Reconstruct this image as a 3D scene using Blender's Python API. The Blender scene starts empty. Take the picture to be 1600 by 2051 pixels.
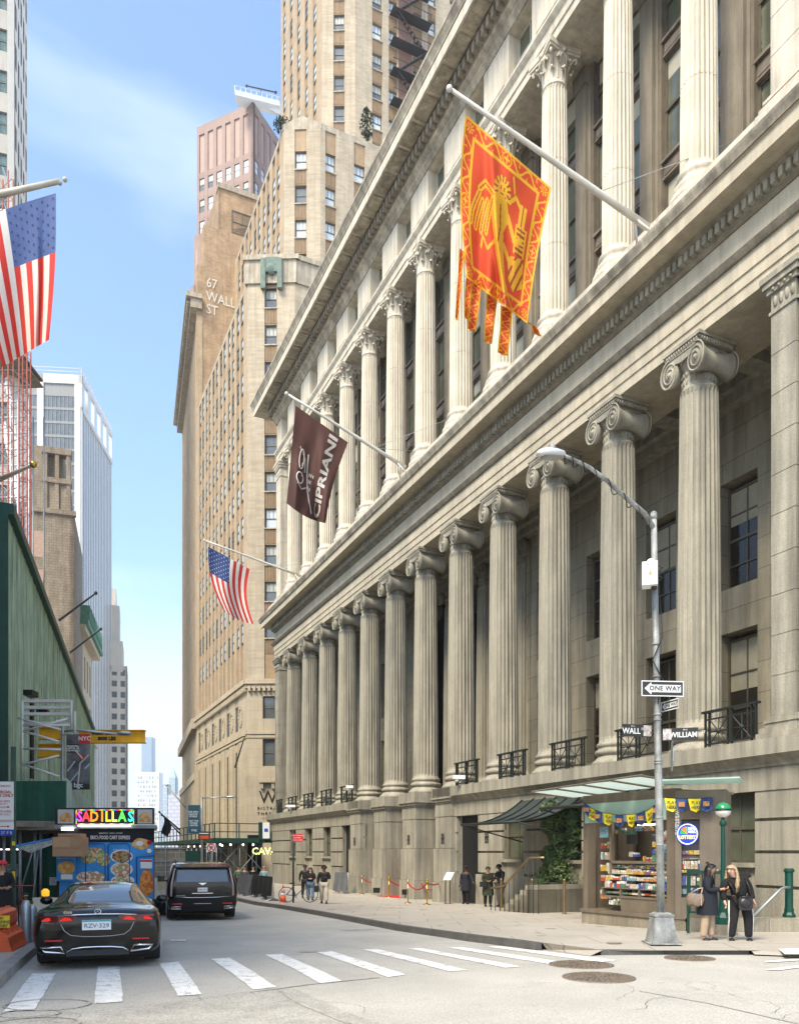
import bpy, bmesh, math, random
from mathutils import Vector, Matrix, noise as mn
R=math.radians; PI=math.pi
S=bpy.context.scene; COL=S.collection
random.seed(7)
# ---------------- camera
FP,CX,YH,EYE=1620.,800.,1707.,1.78       # focal length, principal x, horizon row (in 1600 x 2051 pixels), eye height
cd=bpy.data.cameras.new('camera'); cam=bpy.data.objects.new('camera',cd); COL.objects.link(cam)
cd.sensor_fit='HORIZONTAL'; cd.sensor_width=36; cd.lens=36*FP/1600
cd.shift_y=(YH-1025.5)/1600; cd.clip_start=.1; cd.clip_end=4000
cam.location=(0,0,EYE); cam.rotation_euler=(R(90),0,0); S.camera=cam
# ---------------- sky, sun, exposure
SUN_EL,SUN_AZ=R(50),R(214)               # azimuth clockwise from +Y
W=bpy.data.worlds.new('World'); S.world=W; W.use_nodes=True; nt=W.node_tree; nt.nodes.clear()
def N(t,ty,**k):
    n=t.nodes.new(ty)
    for a,b in k.items():
        if a[0]=='i' and a[1:].isdigit(): n.inputs[int(a[1:])].default_value=b
        elif a.startswith('in_'): n.inputs[a[3:].replace('_',' ')].default_value=b
        else: setattr(n,a,b)
    return n
sky=N(nt,'ShaderNodeTexSky',sky_type='NISHITA',sun_disc=False,sun_elevation=SUN_EL,sun_rotation=SUN_AZ,altitude=10,air_density=1.15,dust_density=1.2,ozone_density=3.0)
geo=N(nt,'ShaderNodeTexCoord'); mp=N(nt,'ShaderNodeMapping'); mp.inputs['Scale'].default_value=(1.0,1.0,1.9); mp.inputs['Location'].default_value=(.35,.2,.4)
nz=N(nt,'ShaderNodeTexNoise',in_Scale=1.7,in_Detail=9.,in_Roughness=.52,in_Distortion=.35)
rp=N(nt,'ShaderNodeValToRGB'); rp.color_ramp.elements[0].position=.51; rp.color_ramp.elements[1].position=.93
rp.color_ramp.elements[1].color=(.8,.8,.8,1)
sx=N(nt,'ShaderNodeSeparateXYZ'); hz=N(nt,'ShaderNodeMapRange',i1=.0,i2=.30,i3=.95,i4=0.)
mx=N(nt,'ShaderNodeMath',operation='MAXIMUM'); mix=N(nt,'ShaderNodeMixRGB'); mix.inputs[2].default_value=(9.3,9.6,10.,1)
gm=N(nt,'ShaderNodeMixRGB',blend_type='MULTIPLY'); gm.inputs[0].default_value=1; gm.inputs[2].default_value=(1.5,1.6,1.62,1)
bg=N(nt,'ShaderNodeBackground',in_Strength=.115); wo=N(nt,'ShaderNodeOutputWorld')
L=nt.links.new
L(geo.outputs['Generated'],mp.inputs[0]); L(mp.outputs[0],nz.inputs[0]); L(nz.outputs[0],rp.inputs[0])
L(geo.outputs['Generated'],sx.inputs[0]); L(sx.outputs[2],hz.inputs[0]); L(rp.outputs[0],mx.inputs[0]); L(hz.outputs[0],mx.inputs[1])
L(sky.outputs[0],gm.inputs[1]); L(mx.outputs[0],mix.inputs[0]); L(gm.outputs[0],mix.inputs[1]); L(mix.outputs[0],bg.inputs[0]); L(bg.outputs[0],wo.inputs[0])
sl=bpy.data.lights.new('sun','SUN'); sl.energy=3.3; sl.angle=R(22); sl.color=(1,.88,.69)
so=bpy.data.objects.new('sun',sl); COL.objects.link(so)
sd=Vector((math.sin(SUN_AZ)*math.cos(SUN_EL),math.cos(SUN_AZ)*math.cos(SUN_EL),math.sin(SUN_EL)))
so.rotation_euler=sd.to_track_quat('Z','Y').to_euler()
S.view_settings.view_transform='Standard'; S.view_settings.look='None'; S.view_settings.exposure=1.02; S.view_settings.gamma=1
S.cycles.max_bounces=6; S.cycles.diffuse_bounces=5; S.cycles.glossy_bounces=3; S.cycles.transmission_bounces=4
# ---------------- projection helpers (used to place things where they stand)
GZ=[(-60,.2),(0,.02),(12,0),(18,-.1),(23.5,-.24),(28,-.36),(36,-.6),(45,-.66),(64,-.68),(400,-.9),(3000,-.9)]
def gz(Y):
    for (a,p),(b,q) in zip(GZ,GZ[1:]):
        if Y<=b: return p+(q-p)*max(0,(Y-a))/(b-a)
    return -.9
def PX(px,py,Y): return Vector(((px-CX)/FP*Y,Y,EYE+(YH-py)/FP*Y))
def G(px,py,off=0.):
    Y=15.
    for _ in range(40): Y=.5*Y+.5*FP*(EYE-gz(Y)-off)/(py-YH)
    return Vector(((px-CX)/FP*Y,Y,gz(Y)+off))
_n=math.hypot(750,1620); AX,AY=-750/_n,1620/_n      # bank street direction; +u along it, +w to its right
ANG=math.atan2(-AX,AY)
def UW(w,u,z=0): return Vector((AX*u+AY*w,AY*u-AX*w,z))
def QU(px,w):
    k=(px-CX)/FP; return w*(AY+k*AX)/(k*AY-AX)
def QZ(px,py,w):
    u=QU(px,w); return EYE+(YH-py)*(AY*u-AX*w)/FP
# ---------------- materials
MT={}
def mat(name,c,rough=.7,metal=0.,var=.12,scale=3.,fine=0.,streak=0.,brick=None,bump=0.,emit=0.,spec=.4,alpha=1.,c2=None,coat=0.,mortar=None,tl=0.):
    if name in MT: return MT[name]
    m=bpy.data.materials.new(name); m.use_nodes=True; t=m.node_tree; b=t.nodes['Principled BSDF']; l=t.links.new
    b.inputs['Roughness'].default_value=rough; b.inputs['Metallic'].default_value=metal; b.inputs['Specular IOR Level'].default_value=spec
    b.inputs['Coat Weight'].default_value=coat; b.inputs['Alpha'].default_value=alpha
    tc=N(t,'ShaderNodeTexCoord'); cur=None
    if brick:
        bw,bh=brick[:2]
        sp=N(t,'ShaderNodeSeparateXYZ'); ad=N(t,'ShaderNodeMath',operation='ADD'); cb=N(t,'ShaderNodeCombineXYZ')
        l(tc.outputs['Object'],sp.inputs[0]); l(sp.outputs[0],ad.inputs[0]); l(sp.outputs[1],ad.inputs[1]); l(sp.outputs[0] if len(brick)>3 else ad.outputs[0],cb.inputs[0]); l(sp.outputs[1 if len(brick)>3 else 2],cb.inputs[1])
        bt=N(t,'ShaderNodeTexBrick'); bt.inputs['Scale'].default_value=1; bt.inputs['Brick Width'].default_value=bw; bt.inputs['Row Height'].default_value=bh
        bt.inputs['Mortar Size'].default_value=brick[2] if len(brick)>2 else .012; bt.inputs['Mortar Smooth'].default_value=.2
        l(cb.outputs[0],bt.inputs[0])
        bt.inputs['Color1'].default_value=(*c,1); bt.inputs['Color2'].default_value=(*(c2 or [x*.85 for x in c]),1)
        bt.inputs['Mortar'].default_value=(*(mortar or [x*.45 for x in c]),1); cur=bt.outputs[0]
    def mul(cur,fac_out,lo,hi,p0,p1):
        r=N(t,'ShaderNodeMapRange',i1=p0,i2=p1,i3=lo,i4=hi); l(fac_out,r.inputs[0])
        x=N(t,'ShaderNodeMixRGB',blend_type='MULTIPLY'); x.inputs[0].default_value=1
        if cur is None: x.inputs[1].default_value=(*c,1)
        else: l(cur,x.inputs[1])
        l(r.outputs[0],x.inputs[2]); return x.outputs[0]
    if var:
        n1=N(t,'ShaderNodeTexNoise',in_Scale=scale,in_Detail=6.,in_Roughness=.6); l(tc.outputs['Object'],n1.inputs[0]); cur=mul(cur,n1.outputs[0],1-var,1+var*.6,.3,.7)
    if fine:
        n2=N(t,'ShaderNodeTexNoise',in_Scale=38.,in_Detail=3.,in_Roughness=.7); l(tc.outputs['Object'],n2.inputs[0]); cur=mul(cur,n2.outputs[0],1-fine,1+fine*.6,.32,.68)
    if streak:
        mp=N(t,'ShaderNodeMapping'); mp.inputs['Scale'].default_value=(2.2,2.2,.16); l(tc.outputs['Object'],mp.inputs[0])
        n3=N(t,'ShaderNodeTexNoise',in_Scale=1.6,in_Detail=7.,in_Roughness=.65); l(mp.outputs[0],n3.inputs[0]); cur=mul(cur,n3.outputs[0],1-streak,1+streak*.35,.34,.66)
    if cur is None: b.inputs['Base Color'].default_value=(*c,1)
    else: l(cur,b.inputs['Base Color'])
    if bump:
        nb=N(t,'ShaderNodeTexNoise',in_Scale=60. if not brick else 25.,in_Detail=4.); l(tc.outputs['Object'],nb.inputs[0]); bp=N(t,'ShaderNodeBump',in_Strength=bump,in_Distance=.02); l(nb.outputs[0],bp.inputs['Height']); l(bp.outputs[0],b.inputs['Normal'])
    if emit:
        b.inputs['Emission Color'].default_value=(*c,1); b.inputs['Emission Strength'].default_value=emit
        if cur is not None: l(cur,b.inputs['Emission Color'])
    if tl:
        tr=N(t,'ShaderNodeBsdfTranslucent'); tr.inputs[0].default_value=(*c,1); ms=N(t,'ShaderNodeMixShader'); ms.inputs[0].default_value=tl; l(b.outputs[0],ms.inputs[1]); l(tr.outputs[0],ms.inputs[2]); l(ms.outputs[0],t.nodes['Material Output'].inputs[0])
    MT[name]=m; return m
# ---------------- mesh builder
ORG={}
class MB:
    def __init__(s,xf=None): s.v=[];s.f=[];s.m=[];s.s=[];s.xf=xf
    def add(s,vs,fs,m=0,sm=False):
        o=len(s.v); s.v+=[(s.xf(*p) if s.xf else tuple(p)) for p in vs]
        for f in fs: s.f.append(tuple(i+o for i in f)); s.m.append(m); s.s.append(sm)
        return s
    def box(s,x0,x1,y0,y1,z0,z1,m=0):
        return s.add([(x0,y0,z0),(x1,y0,z0),(x1,y1,z0),(x0,y1,z0),(x0,y0,z1),(x1,y0,z1),(x1,y1,z1),(x0,y1,z1)],
          [(0,3,2,1),(4,5,6,7),(0,1,5,4),(1,2,6,5),(2,3,7,6),(3,0,4,7)],m)
    def cbox(s,c,d,m=0,rz=0):
        x,y,z=d[0]/2,d[1]/2,d[2]/2; ca,sa=math.cos(rz),math.sin(rz)
        vs=[(c[0]+ca*i*x-sa*j*y,c[1]+sa*i*x+ca*j*y,c[2]+k*z) for k in(-1,1) for i,j in((-1,-1),(1,-1),(1,1),(-1,1))]
        return s.add(vs,[(0,3,2,1),(4,5,6,7),(0,1,5,4),(1,2,6,5),(2,3,7,6),(3,0,4,7)],m)
    def prism(s,poly,z0,z1,m=0,ax=2):
        n=len(poly)
        def q(p,h): return (p[0],p[1],h) if ax==2 else ((p[0],h,p[1]) if ax==1 else (h,p[0],p[1]))
        return s.add([q(p,z0) for p in poly]+[q(p,z1) for p in poly],[tuple(range(n))[::-1],tuple(range(n,2*n))]+[(i,(i+1)%n,n+(i+1)%n,n+i) for i in range(n)],m)
    def lathe(s,pr,seg=20,c=(0,0),m=0,sm=True,cap=True,ax=2):
        vs=[];n=len(pr)
        for r,z in pr:
            for i in range(seg):
                a=2*PI*i/seg; x,y=r*math.cos(a),r*math.sin(a)
                vs.append((c[0]+x,c[1]+y,z) if ax==2 else ((c[0]+x,z,c[1]+y) if ax==1 else (z,c[0]+x,c[1]+y)))
        fs=[(j*seg+i,j*seg+(i+1)%seg,(j+1)*seg+(i+1)%seg,(j+1)*seg+i) for j in range(n-1) for i in range(seg)]
        s.add(vs,fs,m,sm)
        if cap:
            o=len(s.v)-len(vs); s.f.append(tuple(o+i for i in range(seg))[::-1]); s.f.append(tuple(o+(n-1)*seg+i for i in range(seg))); s.m+=[m,m]; s.s+=[False,False]
        return s
    def tube(s,pts,r,seg=8,m=0,sm=True,close=False):
        pts=[Vector(p) for p in pts]; n=len(pts); rs=r if isinstance(r,(list,tuple)) else [r]*n
        vs=[];u=None
        for i,p in enumerate(pts):
            if close: t=(pts[(i+1)%n]-pts[i-1])
            else: t=(pts[min(i+1,n-1)]-pts[max(i-1,0)])
            if t.length<1e-9: t=Vector((0,0,1))
            t.normalize()
            if u is None: u=t.orthogonal().normalized()
            else:
                u=(u-t*u.dot(t)); u=u.normalized() if u.length>1e-6 else t.orthogonal().normalized()
            w=t.cross(u)
            for k in range(seg):
                a=2*PI*(k+.5)/seg; vs.append(tuple(p+(u*math.cos(a)+w*math.sin(a))*rs[i]))
        mm=n if close else n-1
        fs=[(j*seg+i,j*seg+(i+1)%seg,((j+1)%n)*seg+(i+1)%seg,((j+1)%n)*seg+i) for j in range(mm) for i in range(seg)]
        if not close: fs+=[tuple(range(seg))[::-1],tuple(range((n-1)*seg,n*seg))]
        return s.add(vs,fs,m,sm and seg>4)
    def ball(s,c,r,m=0,seg=12,sz=1.,sx=1.,sy=1.):
        pr=[]
        k=max(4,seg//2); vs=[]
        for j in range(k+1):
            a=-PI/2+PI*j/k
            for i in range(seg):
                b=2*PI*i/seg; q=max(math.cos(a),.02); vs.append((c[0]+r*sx*q*math.cos(b),c[1]+r*sy*q*math.sin(b),c[2]+r*sz*math.sin(a)))
        fs=[(j*seg+i,j*seg+(i+1)%seg,(j+1)*seg+(i+1)%seg,(j+1)*seg+i) for j in range(k) for i in range(seg)]+[tuple(range(seg))[::-1],tuple(range(k*seg,(k+1)*seg))]
        return s.add(vs,fs,m,True)
    def grid(s,fn,nu,nv,m=0,sm=True,mf=None):
        vs=[tuple(fn(i/nu,j/nv)) for j in range(nv+1) for i in range(nu+1)]; o=len(s.v); s.v+=[(s.xf(*p) if s.xf else p) for p in vs]
        for j in range(nv):
            for i in range(nu):
                a=o+j*(nu+1)+i; s.f.append((a,a+1,a+nu+2,a+nu+1)); s.m.append(mf((i+.5)/nu,(j+.5)/nv) if mf else m); s.s.append(sm)
        return s
    def build(s,name,mats,parent=None,loc=None,rz=0,fix=True,weld=False):
        if not isinstance(mats,(list,tuple)): mats=[mats]
        org=Vector((0,0,0))
        if parent is not None: org=ORG[parent.name]
        if loc is not None: org=Vector(loc)
        me=bpy.data.meshes.new(name); me.from_pydata([tuple(Vector(p)-org) for p in s.v],[],s.f)
        for x in mats: me.materials.append(x)
        me.polygons.foreach_set('material_index',s.m); me.polygons.foreach_set('use_smooth',s.s)
        if fix:
            bm=bmesh.new(); bm.from_mesh(me)
            if weld: bmesh.ops.remove_doubles(bm,verts=bm.verts,dist=1e-4)
            bmesh.ops.recalc_face_normals(bm,faces=bm.faces); bm.to_mesh(me); bm.free()
        me.update()
        o=bpy.data.objects.new(name,me); COL.objects.link(o)
        if parent is not None: o.parent=parent; ORG[o.name]=org
        elif loc is not None: o.location=loc; ORG[o.name]=Vector(loc)
        if rz: o.rotation_euler.z=rz
        return o
def tag(o,label=None,cat=None,group=None,kind=None):
    for k,v in(('label',label),('category',cat),('group',group),('kind',kind)):
        if v: o[k]=v
    return o
def thing(name,label,cat,loc=(0,0,0),rz=0,org=None,group=None):
    """Empty at the thing's base. Its parts are meshed in a frame where the base is at org."""
    o=bpy.data.objects.new(name,None); COL.objects.link(o); o.location=loc; o.rotation_euler.z=rz; o.empty_display_size=.3
    ORG[o.name]=Vector(org) if org is not None else Vector((0,0,0)); return tag(o,label,cat,group)
def bankthing(name,label,cat,w,u,z,group=None): return thing(name,label,cat,UW(w,u,z),ANG,(w,u,z),group)
def copytree(o,parent=None):
    c=o.copy(); COL.objects.link(c); c.parent=parent; ORG[c.name]=ORG.get(o.name,Vector((0,0,0)))
    for ch in list(o.children): copytree(ch,c)
    return c
def text(s,size,m=0,bold=0.,ext=0.,align='CENTER',sp=1.,sx=1.):
    """vertices and faces of a line of lettering, in the XY plane, centred on the origin"""
    c=bpy.data.curves.new('t','FONT'); c.body=s; c.size=size; c.align_x=align; c.align_y='CENTER'; c.offset=bold; c.extrude=ext; c.space_character=sp; c.resolution_u=2
    o=bpy.data.objects.new('t',c); COL.objects.link(o); dg=bpy.context.evaluated_depsgraph_get(); me=o.evaluated_get(dg).to_mesh()
    vs=[(v.co.x*sx,v.co.y,v.co.z) for v in me.vertices]; fs=[tuple(p.vertices) for p in me.polygons]
    o.evaluated_get(dg).to_mesh_clear(); bpy.data.objects.remove(o); bpy.data.curves.remove(c); return vs,fs
def putext(mb,s,size,fn,m=0,**k):
    vs,fs=text(s,size,**k); mb.add([fn(x,y) for x,y,_ in vs],fs,m); return mb
def struct(o): o['kind']='structure'; return o
# ---------------- materials palette
asph=mat('asphalt',(.475,.45,.395),.85,var=.16,scale=.5,fine=.3,bump=.5)
asph2=mat('asphalt_patch',(.42,.40,.35),.85,var=.2,scale=2.,fine=.4,bump=.6)
paint=mat('road_paint',(.82,.81,.76),.6,var=.1,scale=6.,fine=.12)
def worn(m,c2,thr=.565,sc=5.):
    t=m.node_tree; B_=t.nodes['Principled BSDF']; s_=B_.inputs['Base Color'].links[0].from_socket; tc=N(t,'ShaderNodeTexCoord'); n_=N(t,'ShaderNodeTexNoise',in_Scale=sc,in_Detail=10.,in_Roughness=.78); r=N(t,'ShaderNodeValToRGB'); r.color_ramp.elements[0].position=thr-.02; r.color_ramp.elements[1].position=thr+.03
    x=N(t,'ShaderNodeMixRGB'); x.inputs[2].default_value=(*c2,1); t.links.new(tc.outputs['Object'],n_.inputs[0]); t.links.new(n_.outputs[0],r.inputs[0]); t.links.new(r.outputs[0],x.inputs[0]); t.links.new(s_,x.inputs[1]); t.links.new(x.outputs[0],B_.inputs['Base Color'])
worn(paint,(.42,.40,.35)); worn(asph,(.40,.38,.33),.58,1.3); worn(asph,(.34,.32,.28),.66,9.)
conc=mat('pavement_concrete',(.43,.39,.325),.85,var=.12,scale=.8,fine=.16,brick=(1.5,1.5,.012,1),c2=(.41,.37,.31),mortar=(.22,.2,.165),bump=.2)
kerbm=mat('kerb_granite',(.115,.11,.1),.7,var=.3,scale=3.,fine=.25)
iron=mat('cast_iron',(.20,.16,.12),.7,.1,var=.3,scale=8.,fine=.4)
black=mat('black_paint',(.012,.012,.013),.4,var=0.); steel=mat('galvanised_steel',(.42,.46,.48),.45,.7,var=.2,scale=5.)
white=mat('white_paint',(.8,.79,.75),.5,var=.05); chrome=mat('chrome',(.8,.8,.8),.12,1.,var=0.)
# ---------------- ground: one sheet that follows the street's fall, reaching the horizon
ys=[-400,-60,0,12,18,23.5,28,36,45,64,120,400,1500,3000]
def sheet(name,xl,xr,Ys,off,m,nx=1):
    b=MB()
    for a,c in zip(Ys,Ys[1:]):
        for i in range(nx):
            f=lambda Y,t:(xl(Y)+(xr(Y)-xl(Y))*t,Y,gz(Y)+off)
            b.add([f(a,i/nx),f(a,(i+1)/nx),f(c,(i+1)/nx),f(c,i/nx)],[(0,1,2,3)])
    return struct(b.build(name,m,weld=True))
sheet('road',lambda Y:-900,lambda Y:900,ys,0,asph)
sheet('sea',lambda Y:-2500,lambda Y:-901,[-400,400,3000],-.4,mat('distant_ground',(.3,.3,.3),.8))
# kerb lines (X as a function of Y), read off the photograph by unprojection
def interp(T):
    def f(Y):
        if Y<=T[0][0]: return T[0][1]
        for (a,p),(b,q) in zip(T,T[1:]):
            if Y<=b: return p+(q-p)*(Y-a)/(b-a)
        (a,p),(b,q)=T[-2:]; return q+(q-p)*(Y-b)/(b-a)
    return f
kp=[G(x,y,.14) for x,y in((1085,1889),(1050,1884),(950,1872.5),(810,1854),(637,1824.5),(560,1812.5),(480,1799.5))]
KR=sorted([(p.y,p.x) for p in kp]); e=KR[-1]; KR+=[(e[0]+12,e[1]-5.0),(e[0]+40,e[1]-15.6),(e[0]+260,e[1]-110)]
kerbR=interp(KR)
kerbL=lambda Y:-1.75-.327*Y
# right pavement polygon: corner bulb towards the camera, ramps flush
crn=[G(x,y,.085) for x,y in((1600,1913),(1560,1911),(1500,1903),(1330,1903),(1202,1904.5))]
def slab(name,rows,m):
    """rows of (Y, x0, x1): top sheet plus a kerb-high front"""
    b=MB()
    for k_,((a,p,q),(c,r,s)) in enumerate(zip(rows,rows[1:])):
        n=3; h=.085 if k_==0 else .14; h2=.14
        for i in range(n):
            t0,t1=i/n,(i+1)/n
            b.add([(p+(q-p)*t0,a,gz(a)+h),(p+(q-p)*t1,a,gz(a)+h),(r+(s-r)*t1,c,gz(c)+h2),(r+(s-r)*t0,c,gz(c)+h2)],[(0,1,2,3)])
    return struct(b.build(name,m,weld=True))
def bx(Y,w): return AX*(Y+AX*w)/AY+AY*w   # X on the bank-frame line w at depth Y
ys2=[KR[0][0]]+[y for y in(18,20,23.5,28,32,36,42,50,64,90,130,200,300) if y>KR[0][0]+.3]
y0=crn[-1].y
rows=[(y0,crn[-1].x-.15,40.)]+[(Y,kerbR(Y),max(bx(Y,24),kerbR(Y)+9)) for Y in ys2]
rows[0]=(y0,crn[-1].x+.02,40.)
# corner strip nearer the camera
ys_c=crn[1].y
slab('pavement_right',rows,conc)
# ramp (flush patch) between the two kerb pieces
ra,rb=G(1090,1897),G(1187,1912)
k=MB()
def kerbline(b,pts,h=.14,wd=.16,m=0):
    for p,q in zip(pts,pts[1:]):
        p=Vector(p);q=Vector(q); d=(q-p); d.z=0; d.normalize(); n=Vector((d.y,-d.x,0))*wd
        L=(q-p).length; k=max(1,int(L/1.8))
        for i in range(k):
            a=p+(q-p)*(i/k)+d*.006; c=p+(q-p)*((i+1)/k)-d*.006
            def zz(v,t): return (v.x,v.y,t)
            za,zc=gz(a.y),gz(c.y); vs=[]
            for v,zg in((a,za),(c,zc)):
                for o in(Vector((0,0,0)),n): vs+=[zz(v+o,zg-.1),zz(v+o,zg+h+.006)]
            b.add(vs,[(0,1,5,4),(2,3,7,6),(1,3,7,5),(0,2,6,4),(0,1,3,2),(4,5,7,6)],m)
kerbline(k,[(x,y,0) for y,x in KR[::-1]])
struct(k.build('kerb_right',kerbm))
k=MB(); kerbline(k,[(crn[4].x,crn[4].y-.02,0),(crn[3].x,crn[3].y-.02,0),(crn[2].x,crn[2].y-.02,0)],.085,-.18); 
struct(k.build('kerb_corner',kerbm))
b=MB(); zt=gz(14)+.094
q1,q2=G(1182,1915.5,.006),G(1095,1903,.006); b.add([(KR[0][1]+.0,KR[0][0]-.0,gz(KR[0][0])+.146),(crn[4].x+.05,crn[4].y-.02,zt),(q1.x,q1.y,q1.z),(q2.x,q2.y,q2.z)],[(0,1,2,3)])
x2,yy=crn[2].x,crn[2].y-.02; b.add([(x2,yy,zt),(x2+.9,yy,zt),(x2+.9,yy-.55,-.01),(x2,yy-.2,-.01),(40,yy,zt),(40,yy-.55,-.01)],[(0,1,2,3),(1,4,5,2)])
struct(b.build('pavement_ramp',conc,fix=False))
# left pavement
sheet('pavement_left',lambda Y:-60,kerbL,[-30,0,6,12,18,23.5,28,36,45,64,120,300],.14,conc,3)
k=MB(); kerbline(k,[(kerbL(Y),Y,0) for Y in(2,6,9,12,14,18,24,32,45,64,120)],.14,-.2)
struct(k.build('kerb_left',mat('kerb_left_granite',(.3,.29,.265),.8,var=.25,scale=3.,fine=.2)))
# carriageway patch, markings
b=MB(); pts=[G(x,y,.004) for x,y in((-60,2045),(165,2028),(330,2008),(500,1986),(590,1981),(640,2003),(700,2030),(760,2051))]
pts+=[Vector((.1,3,.02)),Vector((-6,3,.02))]
b.add([(p.x,p.y,gz(p.y)+.004) for p in pts],[tuple(range(len(pts)))]); struct(b.build('road_patch',asph2,fix=False))
def mark(name,quads,m=paint,off=.008):
    b=MB()
    for q in quads:
        c=[G(x,y,off) for x,y in q]; n=12; e0=[];e1=[]
        for i in range(n+1):
            t=i/n; A=c[0].lerp(c[3],t); B=c[1].lerp(c[2],t); j=.008
            A.x+=random.uniform(-j,j); B.x+=random.uniform(-j,j); e0.append(A); e1.append(B)
        vs=[(p.x,p.y,gz(p.y)+off) for pr in zip(e0,e1) for p in pr]
        b.add(vs,[(2*i,2*i+1,2*i+3,2*i+2) for i in range(n)])
    return struct(b.build(name,m,fix=False))
mark('crosswalk_markings',[((64,1951),(112,1950),(70,2024),(7,2027)),((197,1936),(239,1936),(246.7,2007),(188,2011)),((319,1930),(357,1927),(404,1992),(357,1996)),
 ((423,1921.5),(460,1919),(554,1978),(508,1983)),((531,1913),(565,1911.5),(687,1966),(644,1971)),((634,1907.5),(665,1906),(813,1953),(777,1958)),
 ((726,1902.5),(756,1901.5),(938,1944),(900,1946)),((816,1900.5),(842,1899.5),(1044,1936.5),(1012,1939)),((896,1899),(924,1897.5),(1135,1929),(1100,1931.5)),
 ((974,1896.5),(1003,1896),(1237,1924),(1200,1928))])
mark('road_line_markings',[((1530,1929),(1532,1926),(1640,1916),(1640,1922)),((1530,1943),(1560,1944),(1640,1934),(1640,1930)),((342,1885),(342,1883),(372,1882.5),(372,1885.5)),((1120,1900),(1165,1893),(1184,1896),(1140,1907)),((1558,1902),(1640,1900),(1640,1918),(1580,1918))],off=.156 if False else .012)
b=MB()
for q in(((1558,1901),(1640,1900),(1640,1912),(1572,1912)),):
    c=[G(x,y,.10) for x,y in q]; b.add([(p.x,p.y,gz(p.y)+.10) for p in c],[(0,1,2,3)])
struct(b.build('ramp_marking',paint,fix=False))
for i,(x,y,rx,lb) in enumerate(((1199,1959.5,72,'larger round manhole cover nearest the camera, textured iron'),(1164,1934,64,'round iron manhole cover touching the end of the crosswalk'),(1381,1921,49,'smaller manhole cover by the corner kerb below the lamp pole'))):
    p=G(x,y); r=rx/FP*p.y; o=MB(); o.lathe([(r,-.03),(r,.012),(r*.9,.014),(r*.88,.006)],28); 
    for a in range(int(r*14)):
        q=r*.82*(a+1)/int(r*14); n=int(q*60)+4
        for j in range(n):
            t=2*PI*j/n; o.cbox((q*math.cos(t),q*math.sin(t),.012),(.035,.022,.012),0,t)
    m=o.build('manhole_cover',iron); m.location=(p.x,p.y,p.z+.002); tag(m,lb,'manhole cover','manhole covers in the road')
b=MB()
for x,y,rx,ry in((60,2030,60,5),(95,2012,85,3),(70,2051,90,6)):
    p=G(x,y,.013); r=rx/FP*p.y
    b.add([(p.x+r*math.cos(a*PI/14),p.y+r*.75*math.sin(a*PI/14),gz(p.y)+.013) for a in range(28)]+[(p.x+r*.93*math.cos(a*PI/14),p.y+r*.7*math.sin(a*PI/14),gz(p.y)+.013) for a in range(28)],[(a,(a+1)%28,28+(a+1)%28,28+a) for a in range(28)])
struct(b.build('road_ring_cuts',asph2,fix=False))
# skid mark and patched trenches
b=MB()
for ln,w_ in((((500,1988),(620,1972),(760,1958)),.04),(((560,1984),(600,2010),(700,2051)),.06),(((1280,1985),(1420,2010),(1600,2051)),.025),(((600,1907),(655,1906)),.16),(((685,1864),(750,1862)),.35)):
    p=[G(x,y,.01) for x,y in ln]
    for a,c in zip(p,p[1:]):
        d=(c-a).normalized(); n=Vector((-d.y,d.x,0))*w_/2
        b.add([tuple(a-n),tuple(a+n),tuple(c+n),tuple(c-n)],[(0,1,2,3)])
struct(b.build('road_stains',mat('road_stain',(.37,.35,.31),.9,var=.3,scale=5.),fix=False))

# hairline cracks and tar in the carriageway, gum and damp spots on the pavement
rr=random.Random(21); b=MB()
for k_ in range(34):
    p=G(rr.uniform(60,1590),rr.uniform(1885,2048),.01); a=rr.uniform(-.5,.5)+(PI/2 if rr.random()<.3 else 0); w_=rr.uniform(.004,.011); pts=[p]
    for i in range(rr.randint(5,16)): a+=rr.gauss(0,.45); q=pts[-1]+Vector((math.cos(a),math.sin(a),0))*rr.uniform(.06,.2); q.z=gz(q.y)+.01; pts.append(q)
    for p0,p1 in zip(pts,pts[1:]):
        if p1.y>13.4 and p1.x>1.5: break
        d=(p1-p0).normalized(); n=Vector((-d.y,d.x,0))*w_*rr.uniform(.5,1.)/2; b.add([tuple(p0-n),tuple(p0+n),tuple(p1+n),tuple(p1-n)],[(0,1,2,3)])
struct(b.build('road_cracks',mat('crack_tar',(.2,.19,.165),.8,var=.3),fix=False))
b=MB()
for k_ in range(260):
    Y=rr.uniform(14.6,34); x=kerbR(Y)+.3+rr.random()**1.3*7.5; r=rr.uniform(.012,.035)*(1 if rr.random()<.93 else 5); b.add([(x+r*math.cos(i*PI/4)*rr.uniform(.7,1.2),Y+r*math.sin(i*PI/4)*rr.uniform(.7,1.2),gz(Y)+.1435) for i in range(8)],[tuple(range(8))])
struct(b.build('pavement_spots',mat('pavement_spot',(.25,.225,.185),.85,var=.2),fix=False))
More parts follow.
